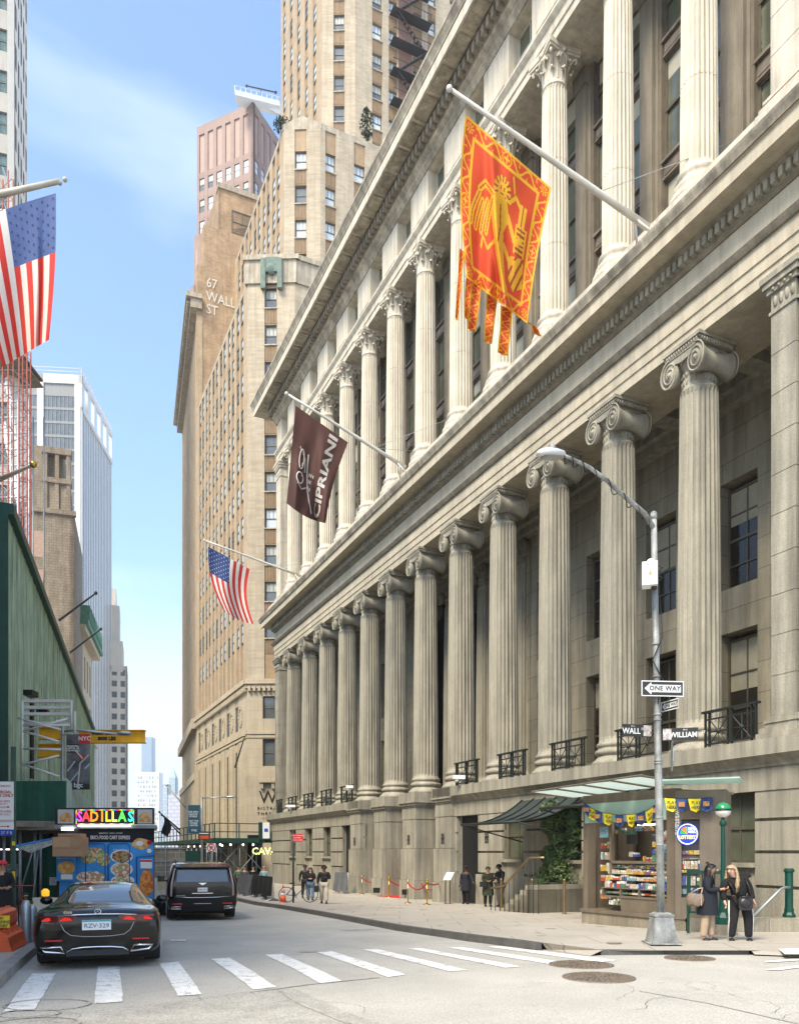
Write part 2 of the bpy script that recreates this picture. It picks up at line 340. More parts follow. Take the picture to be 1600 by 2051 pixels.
# ---------------- the colonnaded bank (frame: x = w, y = u)
WC=17.7; SP=3.517; U0=17.6; CU=[U0+SP*i for i in range(12)]
st=mat('granite',(.35,.322,.25),.8,var=.2,scale=.7,fine=.24,streak=.36,bump=.25)
stj=mat('granite_ashlar',(.365,.33,.25),.8,var=.18,scale=.9,fine=.22,streak=.3,brick=(1.9,.97,.012),c2=(.33,.297,.222),mortar=(.15,.132,.105),bump=.2)
stl=mat('pale_limestone',(.60,.54,.43),.8,var=.16,scale=.8,fine=.14,streak=.3,bump=.2)
std=mat('weathered_granite',(.27,.235,.175),.85,var=.3,scale=1.6,fine=.25,streak=.3,bump=.3); ste=mat('entablature_stone',(.50,.44,.325),.8,var=.16,scale=.6,fine=.14,streak=.2,bump=.2)
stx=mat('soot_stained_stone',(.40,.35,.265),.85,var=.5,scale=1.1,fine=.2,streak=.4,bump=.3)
dark=mat('dark_interior',(.012,.011,.01),.9,var=0)
frm=mat('bronze_window_frame',(.13,.115,.08),.45,.3,var=.2); gl=mat('window_glass',(.03,.024,.017),.1,var=.5,scale=.8,spec=.35)
glo=mat('old_glass_olive',(.10,.11,.075),.12,var=.3,scale=1.2,spec=.7); blind=mat('window_blind',(.34,.31,.22),.8)
spn=mat('bronze_spandrel',(.20,.165,.125),.6,.1,var=.25,scale=2.,streak=.3)
bank=bankthing('bank_building','long grey granite bank with two tiers of fluted columns above a block podium','bank',17,17,0)
def bb(): return MB()
def bar(b,prof,u0,u1,m=0):
    """profile of (w,z) points run along the street"""
    n=len(prof); b.add([(w,u0,z) for w,z in prof]+[(w,u1,z) for w,z in prof],[(i,(i+1)%n,n+(i+1)%n,n+i) for i in range(n)]+[tuple(range(n)),tuple(range(n,2*n))[::-1]],m)
UN,UE=6.,60.0   # near and far ends
# podium: courses of blocks with sunk joints, openings per bay
CEN=(31.67+.78,42.22-.78)
pb=MB()
WP=17.0; openings=[]
for i in range(-3,12):
    u=U0+SP*(i-.5) if i>0 else (15.75 if i==0 else 15.75+3.7*i)
    if CEN[0]<u<CEN[1]: continue
    door=i in(4,8); hw=.92 if door else .74
    openings.append((u,hw,0 if door else 1.5,door))
piers=[]; a=UN
for u,hw,zb,d in sorted(openings):
    if u-hw<a: continue
    piers.append((a,u-hw)); a=u+hw
    if zb>0: pb.box(WP+.06,WP+1.2,u-hw,u+hw,-2,zb-.0,0); pb.box(WP+.5,WP+1.2,u-hw,u+hw,zb,3.34,0); pb.box(WP-.1,WP+.3,u-hw-.02,u+hw+.02,zb-.12,zb,0)
piers.append((a,UE))
for p,q in piers:
    segs=[(p,q)] if q<CEN[0] or p>CEN[1] else [(p,CEN[0]),(CEN[1],q)]
    for p2,q2 in segs:
        if q2-p2<.05: continue
        pb.box(WP+.12,WP+1.2,p2,q2,-2,3.34,0)
        for z0,z1 in((-1.2,.86),(.94,1.74),(1.82,2.56),(2.64,3.33)): 
            pb.box(WP-(.12 if z1<.9 else 0),WP+.2,p2,q2,z0,z1,0)
for a,c in((UN,CEN[0]),(CEN[1],UE)): 
    pb.box(WP-.03,WP+2.,a,c,3.335,3.93,0)
    bar(pb,[(WP+1,3.93),(WP-.08,3.93),(WP-.1,4.0),(WP-.3,4.2),(WP-.34,4.2),(WP-.34,4.6),(WP+1,4.63)],a-(0 if a<UN+1 else .0),c+(.25 if c>50 else 0),0)
pod=pb.build('podium_wall',st,bank)
fl=MB(); fl.box(WP+.4,24.,UN,CEN[0]-.3,4.2,4.64); fl.box(WP+.4,24.,CEN[1]+.3,UE,4.2,4.64); fl.box(WC+1.2,24.,CEN[0]-.3,CEN[1]+.3,4.2,4.64); fl.build('colonnade_floor',st,bank)
# projecting pedestals of the entrance bays
for i in(4,5,6,7):
    b=MB(); u=CU[i]; h=.76
    b.box(WP-.33,WC+1.8,u-h-.06,u+h+.06,-1.2,.42); b.box(WP-.28,WC+1.8,u-h-.03,u+h+.03,.43,1.93); b.box(WP-.2,WC+1.8,u-h+.02,u+h-.02,1.95,3.33); b.box(WP-.22,WC+1.8,u-h,u+h,3.345,3.92)
    for e,z0,z1 in((.04,3.92,4.0),(.1,4.0,4.12),(.17,4.12,4.2),(.12,4.2,4.61)): b.box(WP-.22-e,WC+1.8,u-h-e,u+h+e,z0,z1)
    b.build('pedestal',st,bank)
b=MB(); b.box(WC+1.8,WC+2.2,CEN[0]-1,CEN[1]+1,-1.2,4.2); 
b.build('entrance_back_wall',stj,bank)
for i in(4,5,6):
    b=MB(); u=CU[i]+SP/2; b.box(WC+1.7,WC+1.85,u-.8,u+.8,-1,3.2); b.build('entrance_door',black,bank)
# columns
def flute(b,r0,r1,z0,z1,nf=24,rings=6,m=0,drums=()):
    k=6; zs=[z0,z0+.12]+[z0+.12+(z1-z0-.24)*i/rings for i in range(1,rings+1)]+[z1]
    zs=sorted(zs+[d for d in drums]+[d+.03 for d in drums]+[d+.015 for d in drums]); vs=[];n=nf*k
    for z in zs:
        t=(z-z0)/(z1-z0); r=r0+(r1-r0)*(t**1.6); ends=min(1,(z-z0)/.1,(z1-z)/.1)
        for i in range(n):
            a=2*PI*i/n; f=(i%k)/k; d=0 if f<.01 else .115*math.sin(PI*(f-.08)/.92)**.8 if f>.08 else 0
            rr=r*(1-d*ends); 
            if any(abs(z-(q+.015))<.001 for q in drums): rr-=.02
            vs.append((rr*math.cos(a),rr*math.sin(a),z))
    b.add(vs,[(j*n+i,j*n+(i+1)%n,(j+1)*n+(i+1)%n,(j+1)*n+i) for j in range(len(zs)-1) for i in range(n)],m,False)
def ionic(b):
    b.lathe([(.50,15.0),(.585,15.0),(.60,15.05),(.585,15.1),(.53,15.12),(.53,15.62),(.56,15.68),(.62,15.74),(.70,15.88),(.72,16.0)],32)
    for i in range(22):       # anthemion band
        a=2*PI*i/22; c,s_=math.cos(a),math.sin(a)
        b.ball((.535*c,.535*s_,15.5),.06,seg=6,sz=1.3); b.ball((.535*c,.535*s_,15.3),.04,seg=6,sz=2.4)
    for i in range(20):
        a=2*PI*(i+.5)/20; b.ball((.67*math.cos(a),.67*math.sin(a),15.84),.062,seg=6,sz=1.3)
    for sg in(-1,1):          # bolsters: rolls run front to back
        cy,cz=.58*sg,15.68; pr=[]
        for j in range(13):
            t=-1+j/6; r=.24+.17*abs(t)**1.5
            if j in(5,7): r+=.025
            pr.append((r,t*.74))
        n=18; vs=[(y,cy+r*math.cos(2*PI*i/n)*.92,cz+r*math.sin(2*PI*i/n)) for r,y in pr for i in range(n)]
        b.add(vs,[(j*n+i,j*n+(i+1)%n,(j+1)*n+(i+1)%n,(j+1)*n+i) for j in range(12) for i in range(n)]+[tuple(range(n)),tuple(range(12*n,13*n))],0,True)
        for fx in(-1,1):      # spiral relief on both faces
            p=[]
            for j in range(52):
                t=j/51; a=PI/2+sg*fx*0-sg*(t*2.6*2*PI); r=.375*(1-t)**.9+.06
                p.append((fx*.755,cy+r*math.cos(a)*.92,cz+r*math.sin(a)))
            b.tube(p,[.036*(1-.5*j/51) for j in range(52)],5,sm=False); b.ball((fx*.75,cy,cz),.075,seg=8)
    for fx in(-1,1): b.box(fx*.72-.03,fx*.72+.03,-.58,.58,15.86,16.08); b.tube([(fx*.75,-.58,16.07),(fx*.75,.58,16.07)],.028,5); b.tube([(fx*.75,-.3,15.87),(fx*.75,0,15.82),(fx*.75,.3,15.87)],.026,5)
    b.box(-.62,.62,-.62,.62,15.98,16.12)
    for z0,z1,h in((16.1,16.24,.76),(16.24,16.34,.82)): b.box(-h,h,-h,h,z0,z1)
    for s_ in(-1,1):          # egg and dart along the abacus
        for j in range(15):
            y=-.77+j*.11; b.ball((s_*.77,y,16.17),.042,seg=6,sz=1.5); b.ball((y,s_*.77,16.17),.042,seg=6,sz=1.5)
def mk(fn,name,m):
    b=MB(); fn(b); o=b.build(name,m); me=o.data; bpy.data.objects.remove(o); return me
sh1=mk(lambda b:flute(b,.615,.53,5.42,15.02),'column',st)
ba1=mk(lambda b:b.lathe([(.84,4.6),(.86,4.66),(.84,4.72),(.74,4.8),(.67,4.9),(.66,4.94),(.73,4.96),(.76,5.03),(.73,5.1),(.66,5.13),(.65,5.19),(.68,5.21),(.71,5.27),(.68,5.33),(.63,5.36),(.615,5.44)],36),'column_base',st)
ca1=mk(ionic,'capital',st)
for v_ in ca1.vertices: v_.co.x*=.87; v_.co.y*=.87
def inst(me,name,w,u,z,par,rz=0):
    o=bpy.data.objects.new(name,me); COL.objects.link(o); o.parent=par
    pw=ORG[par.name]; o.location=Vector((w,u,z))-pw; o.rotation_euler.z=rz; ORG[o.name]=Vector((0,0,0)); return o
def column(i,w,sh,ba,ca,par=bank):
    c=inst(sh,'column',w,CU[i],0,par)
    for me,nm in((ba,'column_base'),(ca,'capital')):
        o=bpy.data.objects.new(nm,me); COL.objects.link(o); o.parent=c
    return c
for i in range(12): column(i,WC,sh1,ba1,ca1)
for i in(4,5,6,7): column(i,WC+3.5,sh1,ba1,ca1)
# end piers (antae) with moulded bases and anthemion caps
def anta(name,u0,u1,z0,z1,zc,m,w0=17.2,w1=18.4,gap=.97):
    b=MB(); n=max(1,round((zc-z0-.6)/gap)); h=(zc-z0-.6)/n
    for e,a,c in((.26,z0,z0+.16),(.2,z0+.16,z0+.3),(.1,z0+.3,z0+.42),(.13,z0+.42,z0+.5),(.05,z0+.5,z0+.6)): b.box(w0-e,w1+e,u0-e,u1+e,a,c)
    for i in range(n):
        b.box(w0+.012,w1-.012,u0+.012,u1-.012,z0+.6+h*i,z0+.6+h*(i+1)+.0001*i); b.box(w0,w1,u0,u1,z0+.6+h*i+.012,z0+.6+h*(i+1)-.012)
    for e,a,c in((.04,zc,zc+.08),(.0,zc+.08,zc+(z1-zc)*.55),(.08,zc+(z1-zc)*.55,zc+(z1-zc)*.7),(.15,zc+(z1-zc)*.7,zc+(z1-zc)*.85),(.2,zc+(z1-zc)*.85,z1)): b.box(w0-e,w1+e,u0-e,u1+e,a,c)
    y=u0+.08
    while y<u1: b.ball((w0,y,zc+(z1-zc)*.32),.07,seg=6,sz=2.2); b.ball((w0-.09,y,zc+(z1-zc)*.62),.05,seg=6); y+=.17
    return b.build(name,m,bank)
anta('corner_pier',58.6,59.6,4.62,16.35,15.4,st); anta('corner_pier',13.95,14.68,4.62,16.35,15.4,st)
anta('corner_pier',9.8,13.9,4.62,16.35,15.4,st,17.26,18.6)
anta('corner_pier',58.5,59.6,20.4,31.05,29.9,stl,17.3,18.6); anta('corner_pier',13.3,14.7,20.4,31.05,29.9,stl,17.2,18.6); anta('corner_pier',9.8,13.25,20.4,31.05,29.9,stl,17.3,18.6)
# lower back wall with two tiers of sash windows, coffered ceiling
WB=20.9
def wallholes(b,w0,w1,u0,u1,z0,z1,cols,rows,m=0):
    """wall slab along u with a grid of openings"""
    us=[u0]+[x for c in cols for x in c]+[u1]
    for k in range(0,len(us),2):
        if us[k+1]-us[k]>.01: b.box(w0,w1,us[k],us[k+1],z0,z1,m)
    zs=[z0]+[x for r in rows for x in r]+[z1]
    for a,c in cols:
        for k in range(0,len(zs),2):
            if zs[k+1]-zs[k]>.01: b.box(w0,w1,a,c,zs[k],zs[k+1],m)
wcol=[(19.36+SP*k-.76-.25,19.36+SP*k+.76-.25) for k in range(-2,4)]; wcolf=[(19.36+SP*k-.76-.25,19.36+SP*k+.76-.25) for k in range(8,12)]
rowsL=[(5.4,8.95),(10.4,13.9)]
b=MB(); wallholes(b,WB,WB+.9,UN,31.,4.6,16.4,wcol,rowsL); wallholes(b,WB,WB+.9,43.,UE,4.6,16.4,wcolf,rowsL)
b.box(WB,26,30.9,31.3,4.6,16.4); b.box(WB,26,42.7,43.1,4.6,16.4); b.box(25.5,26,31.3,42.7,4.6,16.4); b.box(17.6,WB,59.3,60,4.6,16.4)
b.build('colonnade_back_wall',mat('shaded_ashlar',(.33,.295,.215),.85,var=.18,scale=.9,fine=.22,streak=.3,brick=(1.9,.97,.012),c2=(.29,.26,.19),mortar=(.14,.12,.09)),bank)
b=MB(); b.box(WC+.75,26,UN,UE,16.7,17.4)
for u in [U0-SP+SP*i for i in range(14)]: b.box(WC+.7,WB,u-.35,u+.35,16.36,16.7)
b.box(WB-.5,WB+.1,UN,UE,16.1,16.72); b.box(WB-.75,WB-.5,UN,UE,16.4,16.73)
b.build('colonnade_ceiling',st,bank)
b=MB(); b.box(26,27,UN,UE,-1,17); b.build('rear_core',dark,bank)
b=MB(); b.box(25.3,25.49,31.5,42.6,4.65,16.3); b.box(21.5,25,31.28,31.34,4.65,16.3); b.box(21.5,25,42.62,42.69,4.65,16.3); b.build('recess_shade_panel',mat('recess_shade',(.035,.03,.022),.3,.2,var=.3),bank)  # dark panels stand in for the deep shade inside the entrance recess
def window(par,w,u0,u1,z0,z1,nx=2,nz=2,fm=frm,gm=gl,bl=0,t=.07,dep=.12,sub=True,meet=True,name='window',sx=1):
    """sash window facing -w at depth w"""
    f=MB(); p=MB()
    f.box(w,w+dep,u0,u0+t,z0,z1); f.box(w,w+dep,u1-t,u1,z0,z1); f.box(w,w+dep,u0+t,u1-t,z0,z0+t); f.box(w,w+dep,u0+t,u1-t,z1-t,z1)
    for i in range(1,nx): u=u0+(u1-u0)*i/nx; f.box(w+.02,w+dep-.01,u-.022,u+.022,z0+t,z1-t)
    for i in range(1,nz):
        z=z0+(z1-z0)*i/nz; k=.045 if (meet and i==nz//2) else .022; f.box(w+.012,w+dep-.02,u0+t,u1-t,z-k,z+k)
    o=f.build(name,fm,par)
    p.box(w+.06,w+.075,u0+t*.5,u1-t*.5,z0+t*.5,z1-t*.5)
    if bl>0: p.box(w+.05,w+.058,u0+t,u1-t,z1-(z1-z0)*bl,z1-t,1)
    p.build('pane',[gm,blind],o); return o
lit=mat('warm_lit_room',(.9,.45,.12),.9,var=.6,scale=1.5,emit=.35)
for k,(a,c) in enumerate(wcol+wcolf):
    for z0,z1 in rowsL:
        b=window(bank,WB+.38,a,c,z0,z1-.15,2,4 if z0>9 else 3,bl=(.35,.5,0)[(k+int(z0))%3],gm=gl)
        if k in(1,2): m=MB(); m.box(WB+.46,WB+.47,a+.1,c-.1,z0+.15,z0+1.3+k*.3); m.build('lit_room_glow',lit,b)
for u,hw,zb,d in openings:
    if d: 
        o=MB(); o.box(WP+.3,WP+.4,u-hw,u+hw,-1,3.33); o=o.build('side_door',black,bank)
    elif u>UN+1: window(bank,WP+.28,u-hw,u+hw,zb,3.33,2,2,gm=glo,fm=frm,name='ground_window')
# balcony rails between the outer columns
rail=mat('wrought_iron',(.03,.035,.032),.5,.4,var=.2)
def railing(u0,u1):
    b=MB(); w=WP-.02; z0,z1=4.7,5.58; n=2; b.box(w-.06,w+.06,u0-.1,u1+.1,z1,z1+.06)
    b.box(w-.025,w+.025,u0,u1,z0,z0+.05); b.box(w-.02,w+.02,u0,u1,z1-.2,z1-.16)
    for u in(u0,u0+.14,(u0+u1)/2-.07,(u0+u1)/2+.07,u1-.14,u1): b.box(w-.03,w+.03,u-.02,u+.02,4.6,z1)
    for a,c in((u0+.14,(u0+u1)/2-.07),((u0+u1)/2+.07,u1-.14)):
        m=(a+c)/2; zm=(z0+z1-.18)/2
        for p,q in(((a,z0),(c,z1-.18)),((a,z1-.18),(c,z0)),((m,z0),(m,z1-.18)),((a,zm),(c,zm))): b.tube([(w,p[0],p[1]),(w,q[0],q[1])],.018,4)
        b.ball((w,m,zm),.07,seg=8)
    b.build('balcony_rail',rail,bank)
railing(14.95,16.65)
for i in(0,1,2,3,7,8,9,10): railing(CU[i]+.85,CU[i+1]-.85)
railing(CU[11]+.8,58.3)
# lower entablature
b=MB(); u0,u1=UN,UE+.05; wa=17.2
bar(b,[(19.4,16.35),(wa,16.35),(wa,16.66),(wa-.04,16.67),(wa-.04,16.97),(wa-.08,16.98),(wa-.08,17.4),(wa+.3,17.4),(19.4,17.4)],u0,u1-.4)
bar(b,[(wa+.4,17.55),(wa,17.56),(wa,18.5),(wa+.4,18.5)],u0,u1-.45)
b.build('lower_entablature',ste,bank)
b=MB(); bar(b,[(wa+.3,17.402),(wa-.16,17.402),(wa-.2,17.46),(wa-.26,17.56),(wa+.3,17.57)],u0,u1-.2); 
bar(b,[(wa+.3,18.35),(wa-.04,18.36),(wa-.1,18.42),(wa-.12,18.45),(wa+.3,18.45)],u0,u1-.35); b.build('frieze_moulding',std,bank)
b=MB(); bar(b,[(18.6,18.45),(wa-.13,18.452),(wa-.13,18.74),(wa-.22,18.8),(wa-.3,18.9),(18.6,18.9)],u0,u1-.3)
u=u0
while u<u1-.3: b.box(wa-.3,wa-.125,u,u+.13,18.48,18.73); u+=.225
b.build('dentil_course',st,bank)
b=MB(); WX=wa-.86
bar(b,[(19,18.9),(WX+.1,18.92),(WX+.1,18.86),(WX,18.86),(WX,19.2),(WX-.0,19.22),(WX-.06,19.24),(19,19.25)],u0,u1+.5)
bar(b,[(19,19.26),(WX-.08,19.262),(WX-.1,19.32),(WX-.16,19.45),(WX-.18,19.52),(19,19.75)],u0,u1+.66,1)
bar(b,[(19,19.7),(WX+.16,19.7),(WX+.16,19.84),(WX+.34,19.86),(WX+.34,20.12),(WX+.5,20.14),(WX+.5,20.42),(19.4,20.45)],u0,u1+.3,2)
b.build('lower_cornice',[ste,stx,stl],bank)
# upper order
bell=lambda b:None
def corinth(b):
    b.lathe([(.43,29.72),(.47,29.74),(.48,29.78),(.45,29.82),(.44,30.0),(.46,30.35),(.55,30.65),(.62,30.72)],24)
    def leaf(a,z0,h,w_,out,r0):
        vs=[];n=6
        for j in range(n+1):
            t=j/n; rr=r0+out*(t**2.2); z=z0+h*math.sin(t*PI*.62)/math.sin(PI*.62)*(1 if t<.8 else 1-(t-.8)*.8); ww=w_*(1-.55*t)*(1+.25*math.sin(t*16))
            for k in(-1,0,1):
                r2=rr-(.035 if k else 0); vs.append((r2*math.cos(a+k*ww/rr/2),r2*math.sin(a+k*ww/rr/2),z))
        b.add(vs,[(j*3+k,j*3+k+1,j*3+k+4,j*3+k+3) for j in range(n) for k in(0,1)],0,False)
        b.ball(((r0+out)*math.cos(a),(r0+out)*math.sin(a),z0+h*.88),.055,seg=6)
    for i in range(8): leaf(2*PI*i/8,29.84,.42,.3,.15,.45)
    for i in range(8): leaf(2*PI*(i+.5)/8,29.9,.72,.28,.2,.46)
    for i in range(4):
        a=PI/4+i*PI/2; c,s_=math.cos(a),math.sin(a)
        b.tube([(.46*c,.46*s_,30.3),(.55*c,.55*s_,30.6),(.72*c,.72*s_,30.74),(.8*c,.8*s_,30.66),(.79*c,.79*s_,30.56),(.73*c,.73*s_,30.57)],[.05,.06,.07,.06,.05,.045],6)
        a=i*PI/2; c,s_=math.cos(a),math.sin(a); b.ball((.6*c,.6*s_,30.84),.085,seg=8); 
        for e in(-.13,.13): b.tube([(.5*c-e*s_,.5*s_+e*c,30.4),(.56*c-e*s_,.56*s_+e*c,30.62),(.58*c-e*.4*s_,.58*s_+e*.4*c,30.68)],.035,5)
    P=[]
    for i in range(4):
        a0=PI/4+i*PI/2
        for t in(-.5,-.46,-.3,-.15,0,.15,.3,.46):
            a=a0+PI/4+t*PI/2; r=.56+.36*(abs(t)/.5)**2.2; P.append((r*math.cos(a),r*math.sin(a)))
    b.prism(P,30.74,30.84); b.prism([(x*1.05,y*1.05) for x,y in P],30.84,31.03)
sh2=mk(lambda b:flute(b,.53,.45,21.4,29.74,24,6,0,(23.9,27.0)),'column',stl)
ba2=mk(lambda b:b.lathe([(.84,20.4),(.84,20.62),(.74,20.66),(.73,20.78),(.76,20.84),(.73,20.92),(.62,20.96),(.6,21.1),(.62,21.14),(.66,21.2),(.64,21.28),(.57,21.32),(.53,21.42)],32),'column_base',stl)
ca2=mk(corinth,'capital',stl)
for i in range(12): column(i,WC,sh2,ba2,ca2)
WU=19.0; upc=[(CU[i]+.42,CU[i+1]-.42) for i in range(11)]; upc=[(15.1,16.95)]+upc+[(CU[11]+.55,58.4)]
b=MB()
us=[UN]+[x for c in upc for x in c]+[UE-.4]
for k in range(0,len(us),2): b.box(WU,WU+1,us[k],us[k+1],20.4,31.6); b.box(WU-.14,WU+.1,us[k]+.12,us[k+1]-.12,20.4,30.6); b.box(WU-.22,WU+.1,us[k]+.05,us[k+1]-.05,30.3,30.9)
b.build('upper_wall_pier',mat('brown_pier_stone',(.26,.225,.17),.8,var=.2,scale=1.,fine=.15,streak=.35),bank)
for a,c in upc:
    s=MB()
    for z0,z1 in((20.4,20.9),(23.95,24.6),(28.0,28.6)): s.box(WU+.18,WU+.4,a,c,z0,z1); s.box(WU+.05,WU+.2,a,c,z1-.1,z1); s.box(WU+.12,WU+.2,a,c,z0+.02,z0+.1); s.box(WU+.14,WU+.2,a+.15,(a+c)/2-.15,z0+.16,z1-.16); s.box(WU+.14,WU+.2,(a+c)/2+.15,c-.15,z0+.16,z1-.16)
    m=(a+c)/2; s.box(WU+.08,WU+.3,m-.09,m+.09,20.4,31.05); s.box(WU+.06,WU+.3,a,a+.1,20.4,31.05); s.box(WU+.06,WU+.3,c-.1,c,20.4,31.05)
    s.build('window_bay_frame',spn,bank)
    for j,(z0,z1) in enumerate(((20.9,23.95),(24.6,28.0),(28.6,31.0))):
        f=MB(); p=MB()
        for x0,x1 in((a+.1,m-.09),(m+.09,c-.1)):
            t=.07
            f.box(WU+.24,WU+.32,x0,x0+t,z0,z1); f.box(WU+.24,WU+.32,x1-t,x1,z0,z1); f.box(WU+.24,WU+.32,x0,x1,z1-t,z1+.0); f.box(WU+.24,WU+.34,x0,x1,z0,z0+.1); zm=(z0+z1)/2; f.box(WU+.22,WU+.32,x0,x1,zm-.05,zm+.05)
            p.box(WU+.3,WU+.31,x0+.03,x1-.03,z0+.05,z1-.05)
            if random.random()<.6: p.box(WU+.312-.016,WU+.3-.002,x0+t,x1-t,z1-(z1-z0)*random.choice((.2,.35,.5)),z1-t,1)
        o=f.build('window',frm,bank); p.build('pane',[glo,mat('pale_blind',(.42,.40,.31),.8)],o)
b=MB(); b.box(WU+1,WU+1.2,UN,UE-.5,20,31.5); b.build('floor_core',dark,bank)
# upper architrave, attic with windows, main cornice
b=MB(); wa=17.3
bar(b,[(19.9,31.04),(wa,31.04),(wa,31.36),(wa-.05,31.37),(wa-.05,31.68),(wa-.12,31.74),(wa-.2,31.84),(wa-.2,31.95),(19.9,31.96)],u0,u1-.5)
atc=[((p+q)/2-.8,(p+q)/2+.8) for p,q in upc]; wallholes(b,wa+.05,wa+1.3,UN,UE-.6,31.96,34.5,atc,[(32.35,34.15)])
for (a,c),(a2,c2) in zip(atc,atc[1:]):
    b.box(wa+.02,wa+.06,c+.3,a2-.3,32.4,33.95); 
bar(b,[(wa+.3,31.95),(wa-.02,31.96),(wa-.02,32.2),(wa+.3,32.22)],u0,u1-.55)
b.build('attic_wall',stl,bank)
for k,(a,c) in enumerate(atc): window(bank,wa+.5,a,c,32.4,34.12,2,2,fm=mat('pale_window_frame',(.45,.42,.35),.6),gm=glo,t=.06,name='attic_window')
b=MB(); wc_=wa
bar(b,[(19,34.15),(wc_+.0,34.16),(wc_-.1,34.3),(wc_-.14,34.34),(wc_-.14,34.46),(wc_-.3,34.58),(wc_-.34,34.66),(19,34.66)],u0,u1-.4,1)
bar(b,[(19,34.66),(wc_-.36,34.662),(wc_-.36,35.16),(wc_-.5,35.2),(wc_-.58,35.3),(19,35.3)],u0,u1-.1,0)
u=u0
while u<u1-.2: b.box(wc_-.62,wc_-.35,u,u+.2,34.72,35.12,0); u+=.38
bar(b,[(19,35.3),(wc_-1.28,35.302),(wc_-1.28,35.26),(wc_-1.35,35.26),(wc_-1.35,35.74),(19,35.76)],u0,u1+1.1,2)
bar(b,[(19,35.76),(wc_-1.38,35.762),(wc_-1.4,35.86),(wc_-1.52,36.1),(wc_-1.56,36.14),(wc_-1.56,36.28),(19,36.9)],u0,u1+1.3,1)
u=u0+.4
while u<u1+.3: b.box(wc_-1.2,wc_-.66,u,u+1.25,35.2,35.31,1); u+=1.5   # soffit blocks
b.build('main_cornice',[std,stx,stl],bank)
b=MB(); b.box(wc_-.2,34,UN,UE-.2,36.5,37.0); b.box(wc_+2,34,UN,UE-.2,36.4,40); b.build('roof',st,bank)
b=MB(); b.box(WU+1.2,34,UE-.5,UE,-1,36.4); b.box(18.6,34,UE-.9,UE-.35,-1,36); b.build('far_side_wall',stj,bank)
b=MB(); b.box(18.7,34,UN-.5,UN,-1,36.4); b.build('near_side_wall',stj,bank)
# dark number plates "55" style emblems on pedestals
for i in(3.02,4,5,7):
    b=MB(); u=CU[int(i)] if i!=3.02 else CU[3]+.1
    def fn(x,y,dz=0): return (WP-.232 if i!=3.02 else WP-.03,u+.02-x,2.35+y+dz)
    for z in(.12,-.1): putext(b,'55',.3,lambda x,y:fn(x,y,z),bold=.01,ext=0)
    b.build('number_plate',black,bank)
# ---------------- tall buildings: faces made of piers, spandrels and windows set back between them
class Face:
    """vertical plane in a thing's frame: O start, ang direction of travel; the outside is on the right of the travel"""
    def __init__(s,O,ang): s.O=Vector((O[0],O[1],0)); s.ang=ang; s.d=Vector((math.cos(ang),math.sin(ang),0)); s.m=Vector((-s.d.y,s.d.x,0))
    def __call__(s,a,b,c): p=s.O+s.d*a+s.m*b; return (p.x,p.y,c)
g_dark=mat('tower_glass',(.12,.13,.13),.08,var=.4,scale=.35,spec=.8); g_sky=mat('painted_sky_glass',(.55,.6,.62),.15,var=.25,scale=.4,spec=.8); g_half=mat('half_blind_glass',(.42,.43,.38),.3,var=.2)  # sky glass is pale: the reflected sky is put into its base colour
wframe=mat('sash_paint',(.11,.11,.09),.5,var=0)
def winmesh(w,h,kind,nx=1):
    b=MB(); t=min(.09,w*.1)
    b.box(0,t,0,.1,0,h); b.box(w-t,w,0,.1,0,h); b.box(t,w-t,0,.1,0,t); b.box(t,w-t,0,.1,h-t,h); b.box(t,w-t,.01,.09,h*.48,h*.48+.08)
    for i in range(1,nx): b.box(w*i/nx-.02,w*i/nx+.02,.03,.09,h*.5,h-t)
    k={'dark':(1,1),'sky':(2,2),'half':(3,1)}[kind]
    b.box(t*.5,w-t*.5,.06,.07,h*.5,h-t*.5,k[0]); b.box(t*.5,w-t*.5,.06,.07,t*.5,h*.5,k[1])
    return b
WM={}
class Wins:
    def __init__(s,par,mats=None,frames='sash_paint',name='window'): s.par=par; s.L=[]; s.mats=mats or [wframe,g_dark,g_sky,g_half]; s.name=name
    def add(s,F,a,c,w,h,kind,dep=.25,nx=1): s.L.append((F,a,c,w,h,kind,dep,nx))
    def done(s,n=100):
        M=Matrix.LocRotScale(s.par.location,s.par.rotation_euler,None); org=ORG[s.par.name]
        def size(e): p=M@(Vector(e[0](e[1],0,e[2]))-org); return -e[3]*e[4]/max(1,(p-cam.location).length_squared)
        s.L.sort(key=size)
        for F,a,c,w,h,kind,dep,nx in s.L[:n]:
            key=(round(w,2),round(h,2),kind,nx,id(s.mats[0]),id(s.mats[1]))
            if key not in WM: o=winmesh(w,h,kind,nx).build('window',s.mats); WM[key]=o.data; bpy.data.objects.remove(o)
            o=bpy.data.objects.new(s.name,WM[key]); COL.objects.link(o); o.parent=s.par; o.location=Vector(F(a,dep,c))-org; o.rotation_euler.z=F.ang
        if len(s.L)>n:
            b=MB()
            for F,a,c,w,h,kind,dep,nx in s.L[n:]:
                q=winmesh(w,h,kind,nx); b.v+= [F(a+x,dep+y,c+z) for x,y,z in q.v]; o=len(b.v)-len(q.v); b.f+=[tuple(i+o for i in f) for f in q.f]; b.m+=q.m; b.s+=q.s
            tag(b.build(s.name,s.mats,s.par),kind='stuff')
